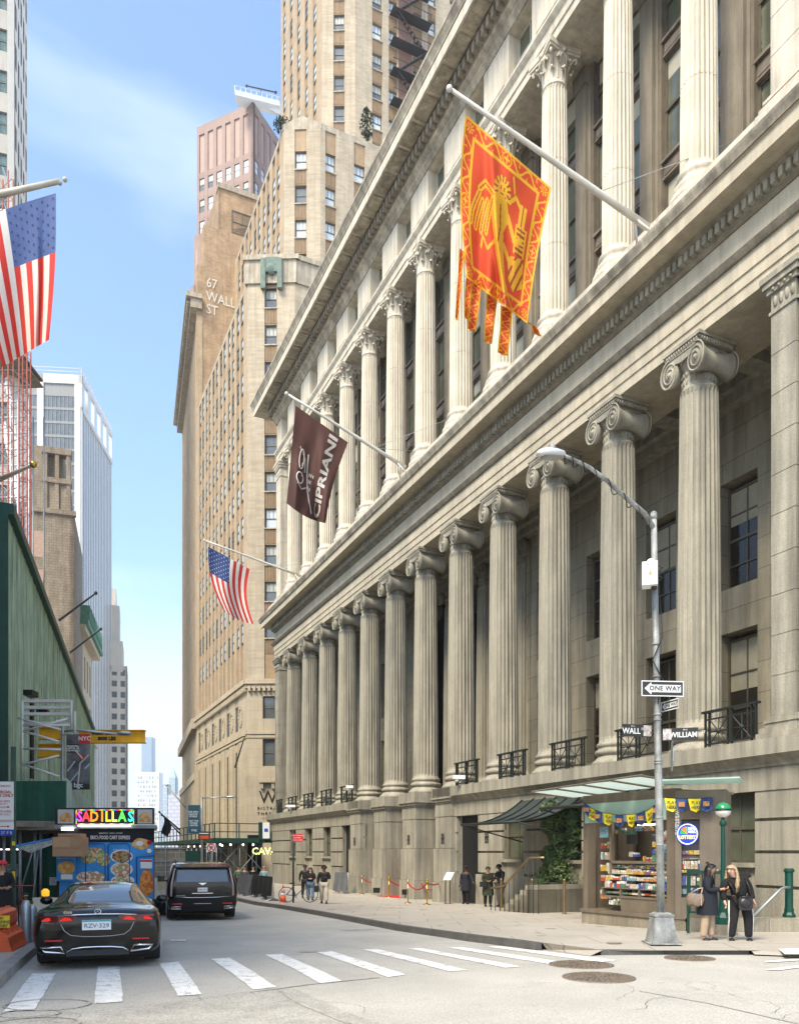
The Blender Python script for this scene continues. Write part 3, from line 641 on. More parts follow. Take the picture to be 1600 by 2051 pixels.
def facade(b,W_,F,L,z0,z1,cols,floors,dep=.25,mp=0,ms=1,kinds=('dark',),sinset=.1,nx=1,every=1.):
    """b: wall mesh builder. cols: (a0,a1) of windows; floors: (z0,z1) of windows"""
    b.xf=F; x=0
    for a,c in cols: b.box(x,a,0,.6,z0,z1,mp); x=c
    b.box(x,L,0,.6,z0,z1,mp)
    for a,c in cols:
        z=z0
        for f0,f1 in floors:
            if f0-z>.02: b.box(a,c,sinset,.6,z,f0,ms)
            z=f1
            W_.add(F,a,f0,c-a,f1-f0,random.choice(kinds),dep,nx)
        if z1-z>.02: b.box(a,c,sinset,.6,z,z1,ms)
    b.xf=None
def wOn(px,u): k=(px-CX)/FP; return u*(k*AY-AX)/(AY+k*AX)
brk=mat('buff_brick',(.47,.395,.29),.85,var=.16,scale=.5,streak=.16,brick=(.5,.16,.012),c2=(.39,.32,.225),mortar=(.38,.32,.23))
brk2=mat('buff_brick_shaft',(.43,.345,.24),.85,var=.16,scale=.6,streak=.2,brick=(.45,.15,.01),c2=(.40,.29,.175),mortar=(.38,.3,.2))
cor=mat('ribbed_terracotta_spandrel',(.34,.235,.135),.7,var=.15,scale=2.,streak=.15)
lime=mat('smooth_limestone',(.50,.42,.30),.85,var=.12,scale=.5,streak=.14,brick=(1.6,.8,.008),c2=(.48,.40,.285),mortar=(.3,.25,.17))
red=mat('dark_red_brick',(.22,.12,.085),.9,var=.2)
# --- brick tower past the bank, in the bank's frame
T=bankthing('brick_tower','tall stepped buff brick tower with ribbed orange panels under its sash windows','building',17,67,-.7)
wb=MB(); WI=Wins(T)
CH=math.atan2(-AX*0+AX*1*1,AY) # direction of world +X in the frame
CH=math.atan2(AX,AY)-R(2.5)
def fl(ztop,n,h=1.68,p=3.09): return sorted((ztop-h-i*p,ztop-i*p) for i in range(n))
def tier(w0,u0,chl,z0,z1,ztop,nfl,wlen,sideL,winsW,winsS,cwin,ms=2,kW=('sky','sky','half'),kS=('sky','sky','dark'),kC=('half','sky','half','dark'),peak=1.2,sh=1.68):
    Fc=Face((w0,u0),CH); e=Fc(chl,0,0); Fw=Face((e[0],e[1]),0.); Fs=Face((w0,u0+sideL),-PI/2)
    facade(wb,WI,Fc,chl,z0,z1,[cwin],fl(ztop,nfl),ms=ms,mp=0,kinds=kC,nx=3)
    facade(wb,WI,Fw,wlen,z0,z1,winsW,fl(ztop,nfl),ms=ms,mp=0,kinds=kW,nx=3)
    facade(wb,WI,Fs,sideL,z0,z1,winsS,fl(ztop,nfl),ms=ms,mp=1,kinds=kS,dep=.06,sinset=.16)
    # ribs on the spandrels of the two faces that face the crossing
    for F,ws in((Fc,[cwin]),(Fw,winsW)):
        wb.xf=F
        for a,c in ws:
            for f0,f1 in fl(ztop,nfl):
                x=a+.06
                while x<c-.05: wb.box(x,x+.045,.03,.12,f0-3.09+1.68+.1,f0-.1,2); x+=.13
                wb.box(a-.04,c+.04,-.05,.2,f0-.1,f0,3)
        wb.xf=None
    wb.xf=Face((0,0),0); 
    wb.xf=None
    wb.add([(w0+.1,u0+.1,z1-.3),(e[0],e[1]+.1,z1-.3),(e[0]+wlen,e[1]+.1,z1-.3),(e[0]+wlen,u0+sideL,z1-.3),(w0+.1,u0+sideL,z1-.3)],[(0,1,2,3,4)],3)
    wb.xf=Fc; wb.prism([(-.1,z1),(chl+.1,z1),(chl+.1,z1+.5),(chl*.5,z1+peak),(-.1,z1+.5)],0,.5,3,ax=1); wb.xf=Fw; wb.box(0,wlen,0,.4,z1,z1+.5,3); wb.xf=Fs; wb.box(0,sideL,0,.4,z1,z1+.45,3); wb.xf=None
    return Fc,Fw,Fs
pairs=[(69.2,70.67)]+[(x-1.5,x) for x in(74,77.4,80.7,84.1,87.5)]
def side(u0,L):   # windows along the street face, in that face's own measure
    r=[]
    for p,q in [(69.2+3.37*i,70.7+3.37*i) for i in range(8)]:
        for c in(p,q):
            a=u0+L-c-.4
            if .2<a<L-1: r.append((a,a+1.02))
    return sorted(r)
t1=tier(17,67.2,4.0,16.3,49.6,49.3,10,11,22.2,[(4.6,5.7),(8.,9.1)],side(67.2,22.2),(1.45,2.5))
t2=tier(21.2,70.6,3.3,49,67.,65.1,5,16,19.,[(wOn(p,69.7)-wOn(640,69.7)+.0,wOn(q,69.7)-wOn(640,69.7)) for p,q in((650,671),(707,729),(768,790))],side(70.6,19.),(.98,2.05))
wn=lambda p:wOn(p,76.3)-wOn(711,76.3)
t3=tier(27.3,77.7,3.4,66,112,108.4,13,30,14.4,[(wn(745),wn(765)),(wn(778),wn(795)),(wn(826),wn(844)),(wn(856),wn(872)),(wn(900),wn(920))],[(x,x+1.) for x in(.8,3.5,6.2,8.9,11.6)],(1.2,2.3),kC=('dark','half'),kW=('sky','sky','half'))
# reddish recess behind the fire stair
wb.xf=t3[1]; wb.box(wn(797),wn(824),-.02,.3,66,112,4); wb.xf=None
# stone base: smooth two-storey order, band of roundels, cornice
wb.xf=t1[0]; wb.box(-.2,4.2,-.15,.5,49.6,51.6,3); wb.box(-.35,4.4,-.3,.5,51.5,51.9,3); wb.xf=t1[1]; wb.box(0,11,-.15,.5,49.6,51.6,3); wb.box(0,11,-.3,.5,51.5,51.9,3); wb.xf=None
wb.build('wall',[brk,brk2,cor,mat('tower_stone_trim',(.43,.37,.28),.85,var=.25,scale=1.2,streak=.35),red],T)
b=MB(); Fs=Face((17,89.4),-PI/2); Fc=Face((17,67.2),CH)
sb=Wins(T,name='base_window')
cols=sorted((89.4-c-.95,89.4-c+.25) for _,c in pairs); 
facade(b,sb,Fs,22.2,-1.5,15.6,cols,[(1.5,10.6),(12.4,14.6)],dep=.07,ms=0,mp=0,kinds=('dark',),sinset=.05,nx=2)
facade(b,sb,Face(Fc(0,0,0),CH),3.9,-1.5,15.6,[(1.3,3.1)],[(9.0,11.3),(13.,14.9)],dep=.2,ms=0,mp=0,kinds=('dark',),sinset=.0,nx=2)
e=Fc(3.9,0,0); b.box(e[0],e[0]+12,e[1],e[1]+.5,-1.5,15.6)
for F,Lx in((Fs,22.2),(Face(Fc(0,0,0),CH),3.9),(Face(e,0),12)):
    b.xf=F; b.box(-.1,Lx+.15,-.35,.5,15.9,16.3); b.box(0,Lx+.1,-.2,.5,15.55,15.9); b.box(0,Lx,-.12,.3,11.7,11.95); b.box(0,Lx,-.06,.3,11.4,11.6)
    x=.1
    while x<Lx: b.box(x,x+.22,-.3,.1,15.3,15.7); x+=.42
    b.xf=None
for a,c in cols:
    b.xf=Fs; vs=[]; n=16
    for i in range(n): t=2*PI*i/n; b.box(c+.95+.62*math.cos(t)-.09,c+.95+.62*math.cos(t)+.09,-.1,.05,13.5+.8*math.sin(t)-.1,13.5+.8*math.sin(t)+.1)
    b.box(a-.45,a-.25,-.15,.1,-1.5,11.2); b.box(c+.25,c+.45,-.15,.1,-1.5,11.2); b.xf=None
b.xf=Fc; b.box(1.0,3.4,-.4,0,7.6,7.8); b.box(1.2,3.2,-.2,0,7.8,8.8)
for x in(1.15,2.1,3.0): b.box(x,x+.25,-.3,0,7.1,7.6)
b.xf=None
b.build('stone_base',lime,T); sb.done()
WI.done()
b=MB(); putext(b,'W',1.55,lambda x,y:Fc(1.75+x*.95,-.06,6.35+y),bold=-.008); 
for s_,z in(('B I S T R O',5.45),('T H R E E',5.0)): putext(b,s_,.36,lambda x,y:Fc(.85+x,-.05,z+y),bold=.006,align='LEFT')
putext(b,'W A L L',.2,lambda x,y:Fc(1.2+x,-.05,4.6+y),align='LEFT')
b.build('wall_lettering',black,T)
b=MB(); b.xf=t1[0]; q=lambda x,y,z,r:b.ball((x,y,z),r,seg=10,sy=.3)
for x in(1.2,2.6): b.box(x,x+.4,-.45,-.1,49.,51.5)
b.box(1.6,2.6,-.4,-.1,50.4,51.6); b.xf=None; p=t1[0](2.1,-.35,50.6); b.ball(p,.45,seg=12,sy=.4); b.lathe([(.5,0),(.5,.1)],14,c=(p[0],p[2]),ax=1) if 0 else None
b.build('copper_emblem',mat('verdigris',(.15,.20,.165),.8,var=.3),T)
# fire stair on the west face
b=MB(); b.xf=t3[1]; x0,x1=wn(800),wn(838)
z=66.5;k=0
while z<110:
    b.box(x0-1.2,x1+1,-1.1,-.05,z,z+.06); b.box(x0-1.2,x1+1,-1.12,-1.08,z+.9,z+.95)
    a,c=(x0-.6,x1+.4) if k%2 else (x1+.4,x0-.6)
    b.tube([(a,-.9,z),(c,-.9,z+3.09)],.05,4); b.tube([(a,-.5,z),(c,-.5,z+3.09)],.05,4)
    for i in range(9): t=(i+.5)/9; b.box(a+(c-a)*t-.12,a+(c-a)*t+.12,-.9,-.5,z+3.09*t,z+3.09*t+.04)
    for i in range(7): b.box(x0-1.2+i*.7,x0-1.17+i*.7,-1.12,-1.09,z,z+.95)
    z+=3.09;k+=1
b.xf=None; b.build('fire_stair',mat('fire_stair_paint',(.035,.03,.028),.6,var=0),T)
# shrubs self-seeded on the parapets
leafm=mat('parapet_leaves',(.045,.065,.022),.8,var=.4,scale=6.)
def shrub(name,label,p,h,w,n,m=leafm,cat='plant',leaf=.09,group=None,seed=1):
    rr=random.Random(seed); t=thing(name,label,cat,p,0,None,group); b=MB(); b.tube([(0,0,-.1),(.02,0,h*.4),(0,.03,h*.9)],[.03*h,.02*h,.008*h],5); b.build('stem',mat('bark',(.12,.085,.055),.9,var=.3),t); b=MB()
    for i in range(n):
        z=rr.random(); a=rr.random()*2*PI; r=w*math.sin(PI*min(1,z*.9+.1))**.7*rr.random()**.5
        c=Vector((r*math.cos(a),r*math.sin(a),h*(.15+.85*z))); d=Vector((rr.gauss(0,1),rr.gauss(0,1),rr.gauss(.3,.8))).normalized(); e=d.orthogonal().normalized(); L=leaf*rr.uniform(.7,1.3)
        b.add([c-e*L*.35,c+d*L,c+e*L*.35,c-d*L*.6],[(0,1,2,3)])
    b.build('foliage',m,t,fix=False); return t
def loc(F,a,b_,z): p=F(a,b_,z); return UW(p[0],p[1],p[2])
shrub('parapet_shrub','dark sapling growing from the right parapet ledge of the buff brick tower',loc(t2[1],4.6,.2,67.4),3.4,.7,500,leaf=.2,seed=3)
shrub('parapet_shrub','small bush growing at the left corner of the tower parapet',loc(t2[0],-.2,.6,67.2),1.3,.9,300,leaf=.2,seed=4)
# --- older brick block with the painted address
F67=Vector((-22.1,88.3,0)); a67=math.atan2(1620,-537)
T=thing('apartment_block','old orange brick block with 67 WALL ST lettering, ranked piers and deep cornice','building',(F67.x,F67.y,-.8))
org=ORG[T.name]; ORG[T.name]=Vector((F67.x,F67.y,-.8))
b=MB(); WI=Wins(T,[wframe,g_dark,g_sky,g_half]); Ls=27.; Fs=Face((F67.x+Ls*math.cos(a67),F67.y+Ls*math.sin(a67)),a67+PI)
cols=[(.9+2.05*i,1.95+2.05*i) for i in range(12) if 2.05*i+2<Ls]
facade(b,WI,Fs,Ls,16,62,cols,fl(60.5,14,1.9,3.2),ms=1,mp=0,kinds=('dark','sky','half'),dep=.4,sinset=.3)
b2=MB(); cs=[(a+.1,c-.1) for a,c in cols]; facade(b2,WI,Fs,Ls,-1.5,16,cols,[(1.5,4.5),(5.5,9.),(11.,14.)],ms=0,mp=0,kinds=('dark',),dep=.4,sinset=.25)
b2.xf=Fs; b2.box(-.3,Ls+.3,-.6,.3,15.2,16.3); b2.box(-.3,Ls+.3,-.4,.3,9.6,10.4)
for i in range(14): b2.box(.1+2.05*i-.05,.1+2.05*i+.65,-.3,.1,0,9.6)
b2.xf=None; b2.build('stone_base',lime,T)
b.xf=Fs; b.box(-.5,Ls+.6,-1.2,.5,62,62.5,2); b.box(-.5,Ls+.4,-.7,.5,61,62,2)
for i in range(60): b.box(.2+i*.45,.4+i*.45,-1.1,-.1,61.6,61.98,2)
b.xf=None
bo=ANG  # direction b in world
Fw=Face((F67.x,F67.y),ANG); b.xf=Fw; b.box(0,16,0,.6,-1,66.,3); b.box(.7,16,.001,2.,60,70.6,3)
bb_=MB(); b.box(3.0,9,3,3.6,66,78,3); b.box(2.9,9.2,2.8,4,77.6,78.2,2); b.xf=None
f3=Face(Fw(3.0,3,0),ANG); b.xf=Face(Fw(3.0,13,0),ANG-PI/2); b.box(0,10,0,.3,60,78,3); b.xf=None
WI.add(f3,1.5,73,2.6,2.6,'half',-.06,2); WI.add(f3,1.3,67.5,1.9,2.6,'half',-.06,2)
b.build('wall',[brk2,brk,mat('tower_stone_trim',(.4,.4,.4)),mat('orange_brick',(.47,.33,.20),.9,var=.25,scale=.8,streak=.2,brick=(.5,.16,.012),c2=(.38,.25,.145),mortar=(.36,.27,.18))],T)
WI.done()
b=MB()
for s_,z in(('67',64.3),('WALL',62.8),('ST',61.4)):
    putext(b,s_,1.5,lambda px,py:Fw(1.0+px*.8,-.05,z+py),align='LEFT',bold=.015)
b.build('painted_address',mat('faded_white',(.62,.56,.46),.7,var=.05),T)
# --- red granite tower behind
cx_=Vector((-28.9,160,0)); T=thing('granite_tower','pink red granite tower with square windows and notched top','building',(-28.9,160,-1)); ORG[T.name]=Vector((-28.9,160,-1))
pk=mat('red_granite',(.27,.18,.14),.6,var=.1,scale=.2,brick=(3.,2.1,.03),c2=(.25,.165,.13),mortar=(.2,.12,.09)); b=MB(); WI=Wins(T,[mat('bronze',(.1,.07,.05),.5),g_dark,g_sky,g_half])
al=math.atan2(.410,-.912); Fl=Face((-28.9+13.8*math.cos(al),160+13.8*math.sin(al)),al+PI)
def rf(F,L,z0,z1,off): 
    cols=[(off+.6+2.15*i,off+1.9+2.15*i) for i in range(int((L-off)/2.15))]; facade(b,WI,F,L,z0,z1-9.6,cols,[(z1-13.4-i*4.35,z1-10.8-i*4.35) for i in range(int((z1-z0-14)/4.35))][::-1],kinds=('sky','half','sky'),dep=.15,sinset=.05,ms=0)
    b.xf=F; x=0
    for a,c in cols+[(L,L)]: b.box(x,a,0,.6,z1-9.6,z1,0); x=c
    for a,c in cols: b.box(a,c,.25,.6,z1-9.6,z1-1.8,1); b.box(a,c,0,.6,z1-1.8,z1,0)
    b.xf=None
rf(Fl,13.8,60,150.3,.0)
Fr=Face((-28.9,160),math.atan2(.912,.41)); rf(Fr,20,60,150.3,0)
for dx,zt in((1.1,128),(2.0,118),(2.8,108)):
    F=Face((-28.9+(13.8+dx)*math.cos(al)+.4,160+(13.8+dx)*math.sin(al)-.4),al+PI); b.xf=F; b.box(0,6,0,3,30,zt,0); b.box(.5,.9,-.03,0,zt-12,zt-3,1); b.xf=None
b.add([(-28.9,160,150),(Fl(0,0,0)[0],Fl(0,0,0)[1],150),(Fr(20,0,0)[0],Fr(20,0,0)[1],150)],[(0,1,2)])
b.build('wall',[pk,mat('granite_panel',(.36,.245,.19),.6,var=.1)],T); WI.done()
b=MB(); pa_,pc_=PX(473,195,158),PX(562,217,165); n_=Vector((0,1.2,0)); u_=Vector((0,0,.5)); b.add([tuple(p+q_+r_) for p in(pa_,pc_) for q_ in(-n_,n_) for r_ in(-u_,u_)],[(0,1,3,2),(4,5,7,6),(0,1,5,4),(2,3,7,6),(1,3,7,5),(0,2,6,4)]); b.tube([pa_+Vector((0,-1.2,1.3)),pc_+Vector((0,-1.2,1.3))],.06,4)
for i in range(9): q=pa_.lerp(pc_,i/8.5); b.box(q.x-.04,q.x+.04,q.y-1.2,q.y-1.1,q.z,q.z+1.3)
b.tube([PX(523,205,162),PX(560,225,165)],.5,4); b.build('roof_plant',mat('white_metal',(.75,.76,.75),.5),T)
b=MB(); p0=PX(494,171,165);p1=PX(552,184,168); b.tube([p0,p1],.12,6); b.ball(tuple(p0),.25); b.ball(tuple(p1),.3); b.tube([PX(523,178,166.5),PX(524,200,166.5)],.09,5); b.build('roof_aerial',mat('fire_stair_paint',(0,0,0)),T)
# --- left side towers
def rect(name,label,p,ang,LF,LS,z1,wallm,fc,sc,matsW=None,z0=-2,extra=None,kF=('dark',),kS=('dark',),dep=.2,sinset=.1,ms=0,fmats=None):
    """corner p nearest the street; front face runs to the left of it, street face runs away along ang"""
    t=thing(name,label,'building',(p[0],p[1],-1)); ORG[t.name]=Vector((p[0],p[1],-1)); b=MB(); wi=Wins(t,fmats)
    pa=ang+PI/2; Ff=Face((p[0]+LF*math.cos(pa),p[1]+LF*math.sin(pa)),pa+PI); Fs_=Face((p[0],p[1]),ang)
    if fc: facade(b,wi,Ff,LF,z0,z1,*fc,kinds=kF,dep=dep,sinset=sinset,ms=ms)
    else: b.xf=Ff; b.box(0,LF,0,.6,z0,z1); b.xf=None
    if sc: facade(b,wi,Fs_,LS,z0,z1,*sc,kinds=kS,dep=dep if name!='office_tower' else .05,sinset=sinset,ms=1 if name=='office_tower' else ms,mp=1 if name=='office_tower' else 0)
    else: b.xf=Fs_; b.box(0,LS,0,.6,z0,z1); b.xf=None
    b.xf=Fs_; b.box(.1,LS-.1,.5,LF-.3,z1-.6,z1-.5); b.box(LS-.5,LS,.5,LF-.3,z0,z1-.5); b.xf=Ff; b.box(0,.4,.5,LS,z0,z1-.5); b.xf=None
    if extra: extra(b,Ff,Fs_)
    b.build('wall',wallm if isinstance(wallm,list) else [wallm,wallm],t); wi.done(); return t,Ff,Fs_
ang_l=math.atan2(1620,-519)
whs=mat('white_concrete',(.62,.60,.56),.7,var=.08,scale=.4,streak=.1); gry=mat('shaded_concrete',(.40,.375,.33),.8,var=.1,scale=.5,streak=.1)
flr=[(3+3.89*i,5.1+3.89*i) for i in range(26)]
rect('office_tower','pale concrete office tower at the left edge with wide green glass windows','',0,0,0,0,whs,None,None) if 0 else None
rect('office_tower','pale concrete office tower at the left edge with wide green glass windows',(-36.2,76),ang_l,14,9.3,106,[gry,mat('lit_concrete',(.8,.79,.75),.6,var=.05)],([(.3,5.2),(6.2,13.4)],flr),([(.7+1.8*i,1.9+1.8*i) for i in range(5)],flr),kS=('sky',),fmats=[wframe,mat('green_tint_glass',(.10,.15,.14),.1,var=.6,scale=1.2),mat('green_tint_glass',(0,0,0)),g_half])  # shade on the front and light on the street side put into the concretes
# stepped masonry block with a carved aedicule
def deco(b,Ff,Fs_):
    b.xf=Fs_; b.box(.5,8,.8,9,46,50.8); b.box(1.2,6,1.5,8,50.8,55); 
    b.xf=Ff; 
    for x in(6.2,7.6,9.0): b.box(x,x+.5,.3,1.6,46.5,54.5)
    b.box(6,9.6,.2,1.6,50,50.6); b.box(6,9.6,.2,1.6,53.8,54.6); b.box(-.2,10.2,-.25,.5,45.8,46.4)
    for z in(40,35): b.box(4,6.4,-.02,.1,z,z+3.4,1)
    b.xf=None
dm=mat('old_brown_masonry',(.36,.30,.225),.9,var=.2,scale=.7,streak=.3,brick=(.7,.35,.03),c2=(.30,.245,.18),mortar=(.22,.18,.13))
rect('masonry_block','brown stepped masonry block with a carved stone top behind the green hoarding','',0,0,0,0,dm,None,None) if 0 else None
rect('masonry_block','brown stepped masonry block with a carved stone top behind the green hoarding',(-42.6,106),ang_l,10,16,46,[dm,mat('pink_brick_panel',(.48,.33,.25),.9,var=.15)],None,None,extra=deco)
angf=math.atan2(1620,-419)
def grn(b,Ff,Fs_):
    b.xf=Fs_; b.box(-1,19,-1.6,1,34.6,35.4,1); b.box(-1,19,-1.2,1,33.8,34.6,0)
    i=0.
    while i<18: b.box(i,i+.5,-1.7,.2,35.4,37.0,1); b.box(i,i+.25,-1.72,-.3,37.0,37.6,1); i+=1.
    b.box(-.5,18.5,-1.0,.4,19.,19.9,0); b.xf=None
rect('cream_building','cream stone building with a green copper cornice seen past the hoarding',(-46.6,117),angf,6,18,35.5,[mat('cream_stone',(.58,.48,.33),.85,var=.15,streak=.2),mat('copper_roof',(.10,.24,.15),.7,var=.3,scale=2.)],None,([(1+3.4*i,2.6+3.4*i) for i in range(5)],[(3,6),(8,12),(21,25),(27,32)]),extra=grn,dep=.4,sinset=0)
# white tower with closely set fins
pc=(-90.2,230); a88=math.atan2(1620,-139)
t=thing('white_tower','tall white office tower with closely set vertical fins and dark glass bays','building',(pc[0],pc[1],-1)); ORG[t.name]=Vector((pc[0],pc[1],-1))
Fs_=Face(pc,a88); pa=a88+PI/2; Ff=Face((pc[0]+17*math.cos(pa),pc[1]+17*math.sin(pa)),pa+PI); b=MB(); z1=137.5; wm_=mat('white_aluminium',(.66,.64,.60),.45,var=.05)
b.xf=Fs_; b.box(0,32.5,.5,.9,-1,z1-9,1); b.box(0,32.5,0,.8,z1-1.2,z1,0); b.box(0,32.5,0,.8,z1-10,z1-8.6,0)
n=19
for i in range(n+1): x=32.5*i/n; b.box(x-.38,x+.38,.42,.6,-1,z1-9,0)
for i in range(6): x=32.5*i/5; b.box(max(0,x-1.),min(32.5,x+1.),.05,.9,z1-9,z1-.1,0)
b.xf=Ff; b.box(0,17,.6,1,-1,z1-2,1)
for x0,x1 in((0,1.2),(4.6,6.3),(14.9,17.)): b.box(x0,x1,0,.9,-1,z1,0)
b.box(0,17,0,.9,z1-2.5,z1,0)
for i in range(33):
    z=z1-6-3.9*i
    b.box(1.2,14.9,.45,.7,z,z+(.7 if i else 3.4),2)
for x in(2.3,3.4,7.4,8.5,9.6,10.7,11.8,12.9,13.9): b.box(x-.06,x+.06,.42,.6,-1,z1-2,2)
b.xf=None; b.build('wall',[wm_,g_dark,mat('tower_mullion',(.22,.22,.21),.5)],t)
b=MB(); b.xf=Fs_
for z in(z1+1,z1+2): b.tube([(0,.3,z),(32.5,.3,z)],.12,4)
for i in range(17): x=2*i+.3; b.tube([(x,.3,z1),(x,.3,z1+2)],.1,4)
b.xf=Ff
for z in(z1+1,z1+2): b.tube([(0,.3,z),(17,.3,z)],.12,4)
b.xf=None; b.build('roof_railing',wm_,t)
# beige stepped office slab
bg_=mat('beige_concrete',(.60,.535,.44),.85,var=.1,scale=.15,streak=.12); fr=[(2+3.55*i,3.9+3.55*i) for i in range(17)]
Yh=262; X=lambda px:(px-800)/FP*Yh; ah=math.atan2(1620,-500)
def steps(b,Ff,Fs_):
    b.xf=Fs_
    for a,c,d,z in((0,14,2.2,70),(2,12,4,82),(4,12,6,88)): b.box(a,c,d*.6,d*.6+5,60,z)
    b.xf=None
rect('beige_office','beige stepped office slab with regular dark windows beyond the white tower',(X(254.5),Yh),ah,9,14,62,bg_,([(1.6,3.2),(4.3,5.9),(7.0,8.6)],fr),([(1+2.4*i,2.2+2.4*i) for i in range(5)],fr),extra=steps,dep=.3,kS=('half','sky'))
# distant slabs near the river; haze is put into their pale bluish colours
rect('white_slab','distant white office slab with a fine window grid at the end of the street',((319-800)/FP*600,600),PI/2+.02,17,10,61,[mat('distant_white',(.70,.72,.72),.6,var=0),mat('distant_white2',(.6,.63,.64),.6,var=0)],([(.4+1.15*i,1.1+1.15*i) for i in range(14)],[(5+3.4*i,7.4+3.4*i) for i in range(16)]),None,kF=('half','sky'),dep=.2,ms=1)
bl=mat('hazy_blue_tower',(.20,.30,.38),.25,var=.15,scale=.02,brick=(9,4.,.5),c2=(.24,.34,.42),mortar=(.35,.42,.47))
rect('blue_tower','slim hazy blue skyscraper far off above the white slab',((305-800)/FP*1500,1500),PI/2,20,20,215,[bl,bl],None,None)
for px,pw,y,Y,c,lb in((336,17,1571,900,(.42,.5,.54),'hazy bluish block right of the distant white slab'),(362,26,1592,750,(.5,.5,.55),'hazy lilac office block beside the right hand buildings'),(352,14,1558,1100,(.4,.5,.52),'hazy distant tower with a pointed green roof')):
    z=EYE+(YH-y)/FP*Y
    def pt(b,Ff,Fs_,z=z,pw=pw,Y=Y):
        if pw==14: b.xf=Ff; w_=pw/FP*Y; b.add([(0,0,z),(w_,0,z),(w_,w_,z),(0,w_,z),(w_/2,w_/2,z+14)],[(0,1,4),(1,2,4),(2,3,4),(3,0,4)]); b.xf=None
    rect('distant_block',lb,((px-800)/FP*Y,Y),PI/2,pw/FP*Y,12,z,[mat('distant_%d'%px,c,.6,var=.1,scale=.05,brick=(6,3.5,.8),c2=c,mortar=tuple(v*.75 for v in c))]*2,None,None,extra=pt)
# ---------------- left side of the street: hoarding, shed, hoist, poles
gw=mat('green_hoarding',(.42,.60,.47),.8,var=.2,scale=.8,streak=.6); gd=mat('dark_green_paint',(.012,.065,.045),.55,var=.15); gk=mat('black_green_trim',(.012,.03,.025),.6,var=0)
XL=lambda Y,o:-1.75-.3205*Y-o
aL=math.atan2(1,-.3205)
def LF(o,Y): return Face((XL(Y,o),Y),aL)     # street-side face along the left pavement; a runs away from the camera
t=thing('green_hoarding','tall weathered green plywood hoarding with a black capped top along the left building','hoarding',(XL(30.7,3.3),30.7,0)); ORG[t.name]=Vector((XL(30.7,3.3),30.7,0))
F=LF(3.3,30.7); b=MB(); b.xf=F; b.box(0,62,0,.3,2.8,14.6); b.box(0,.2,.3,14,2.8,14.6); x=0
while x<62: b.box(x,x+.03,-.03,.02,2.8,14.6); x+=1.22
for z in(5.24,7.68,10.12,12.56): b.box(0,62,-.012,.02,z,z+.03)
b.box(-4.,0.05,0,12,2.8,14.6) if 0 else None
b.xf=None; b.build('board_panel',gw,t)
b=MB(); b.xf=F; b.box(-.1,62,-.25,.35,14.6,15.0); b.box(-.12,-.0,-.05,.4,2.8,15.); b.xf=None; b.build('capping',[gd],t)
b=MB(); b.xf=F; b.add([(8,.1,15),(62,.1,15),(62,1.2,16.2),(8,1.2,16.2)],[(0,1,2,3)]); b.add([(0,.1,15),(8.5,.1,15),(8.5,1.2,16.2),(0,2.8,18.5)],[(0,1,2,3)]); b.xf=None; b.build('sloping_board',mat('pale_green_board',(.45,.54,.46),.8,var=.2,streak=.3),t)
b=MB(); b.xf=F; x=9.
while x<62: b.box(x,x+.2,1.2,1.25,16.2,18.6); x+=.28
b.box(9,62,1.26,1.3,16.2,18.5); x=0
while x<9: b.box(x,x+.5,2.9,3,18.,21.6-x*.2); x+=.52
b.xf=None; b.build('top_fence',gd,t)
# wall of the same property nearer the camera (beyond the left edge of the view) that carries the flagpoles
t=thing('stone_house','plain stone building front at the far left that carries the flagpoles','building',(XL(4,4.0),4,0)); ORG[t.name]=Vector((XL(4,4.),4,0)); b=MB(); b.xf=LF(4.0,4); b.box(0,27.7,0,5,0,17); x=1.5
b.xf=None; b.build('wall',st,t)
# pavement shed
YD=27.; ZB,ZT=2.81,4.15
t=thing('sidewalk_shed','dark green timber sidewalk shed on steel posts over the left pavement','scaffolding',(XL(YD,.75),YD,.1)); ORG[t.name]=Vector((XL(YD,.75),YD,.1)); F=LF(.75,YD)
x0=XL(YD,.75)
b=MB(); b.box(-34,x0,YD,YD+.1,ZB,ZT); b.add([(-34,YD+.1,ZB+.04),(x0,YD+.1,ZB+.04),(XL(62,.75),62,ZB+.04),(-44,62,ZB+.04)],[(0,1,2,3)]); b.build('parapet_panel',mat('shed_green',(.02,.10,.065),.55,var=.2,streak=.3),t)
b=MB(); b.xf=F; b.box(.1,36,-.02,.06,ZB,ZT+.1); x=.1
while x<36: b.box(x,x+.05,-.05,0,ZB,ZT+.1); x+=.3
b.xf=None
b.build('side_panel',mat('pale_green_board',(.26,.36,.29)),t)
b=MB(); b.box(-34,x0,YD-.1,YD+.15,ZB-.3,ZB-.04); b.xf=F; b.box(0,36,.1,.3,ZB-.3,ZB-.04)
for i in range(14): b.box(.1+i*2.4,.3+i*2.4,.1,12,ZB-.2,ZB)
b.xf=None; b.build('deck_beam',mat('old_timber',(.26,.22,.17),.9,var=.3,scale=3.),t)
for p in [PX(q,1700,YD+.3) for q in(70,82,40,8)]: b=MB(); b.lathe([(.055,gz(YD)+.1),(.055,ZB-.2)],10,c=(p.x,p.y)); b.build('post',steel,t)
for i in range(1,9): q=F(i*3.6,.35,0); b=MB(); b.lathe([(.05,gz(q[1])+.1),(.05,ZB-.2)],8,c=(q[0],q[1])); b.build('post',steel,t)
b=MB(); b.tube([PX(70,1690,YD+.2),PX(40,1790,YD+.2)],.03,5); b.tube([PX(78,1700,YD+.2),PX(66,1800,YD-.4)],.03,5); b.build('brace',steel,t)
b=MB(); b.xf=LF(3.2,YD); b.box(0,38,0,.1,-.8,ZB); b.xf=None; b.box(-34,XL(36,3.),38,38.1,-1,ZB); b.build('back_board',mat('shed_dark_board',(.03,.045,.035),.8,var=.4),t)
b=MB()
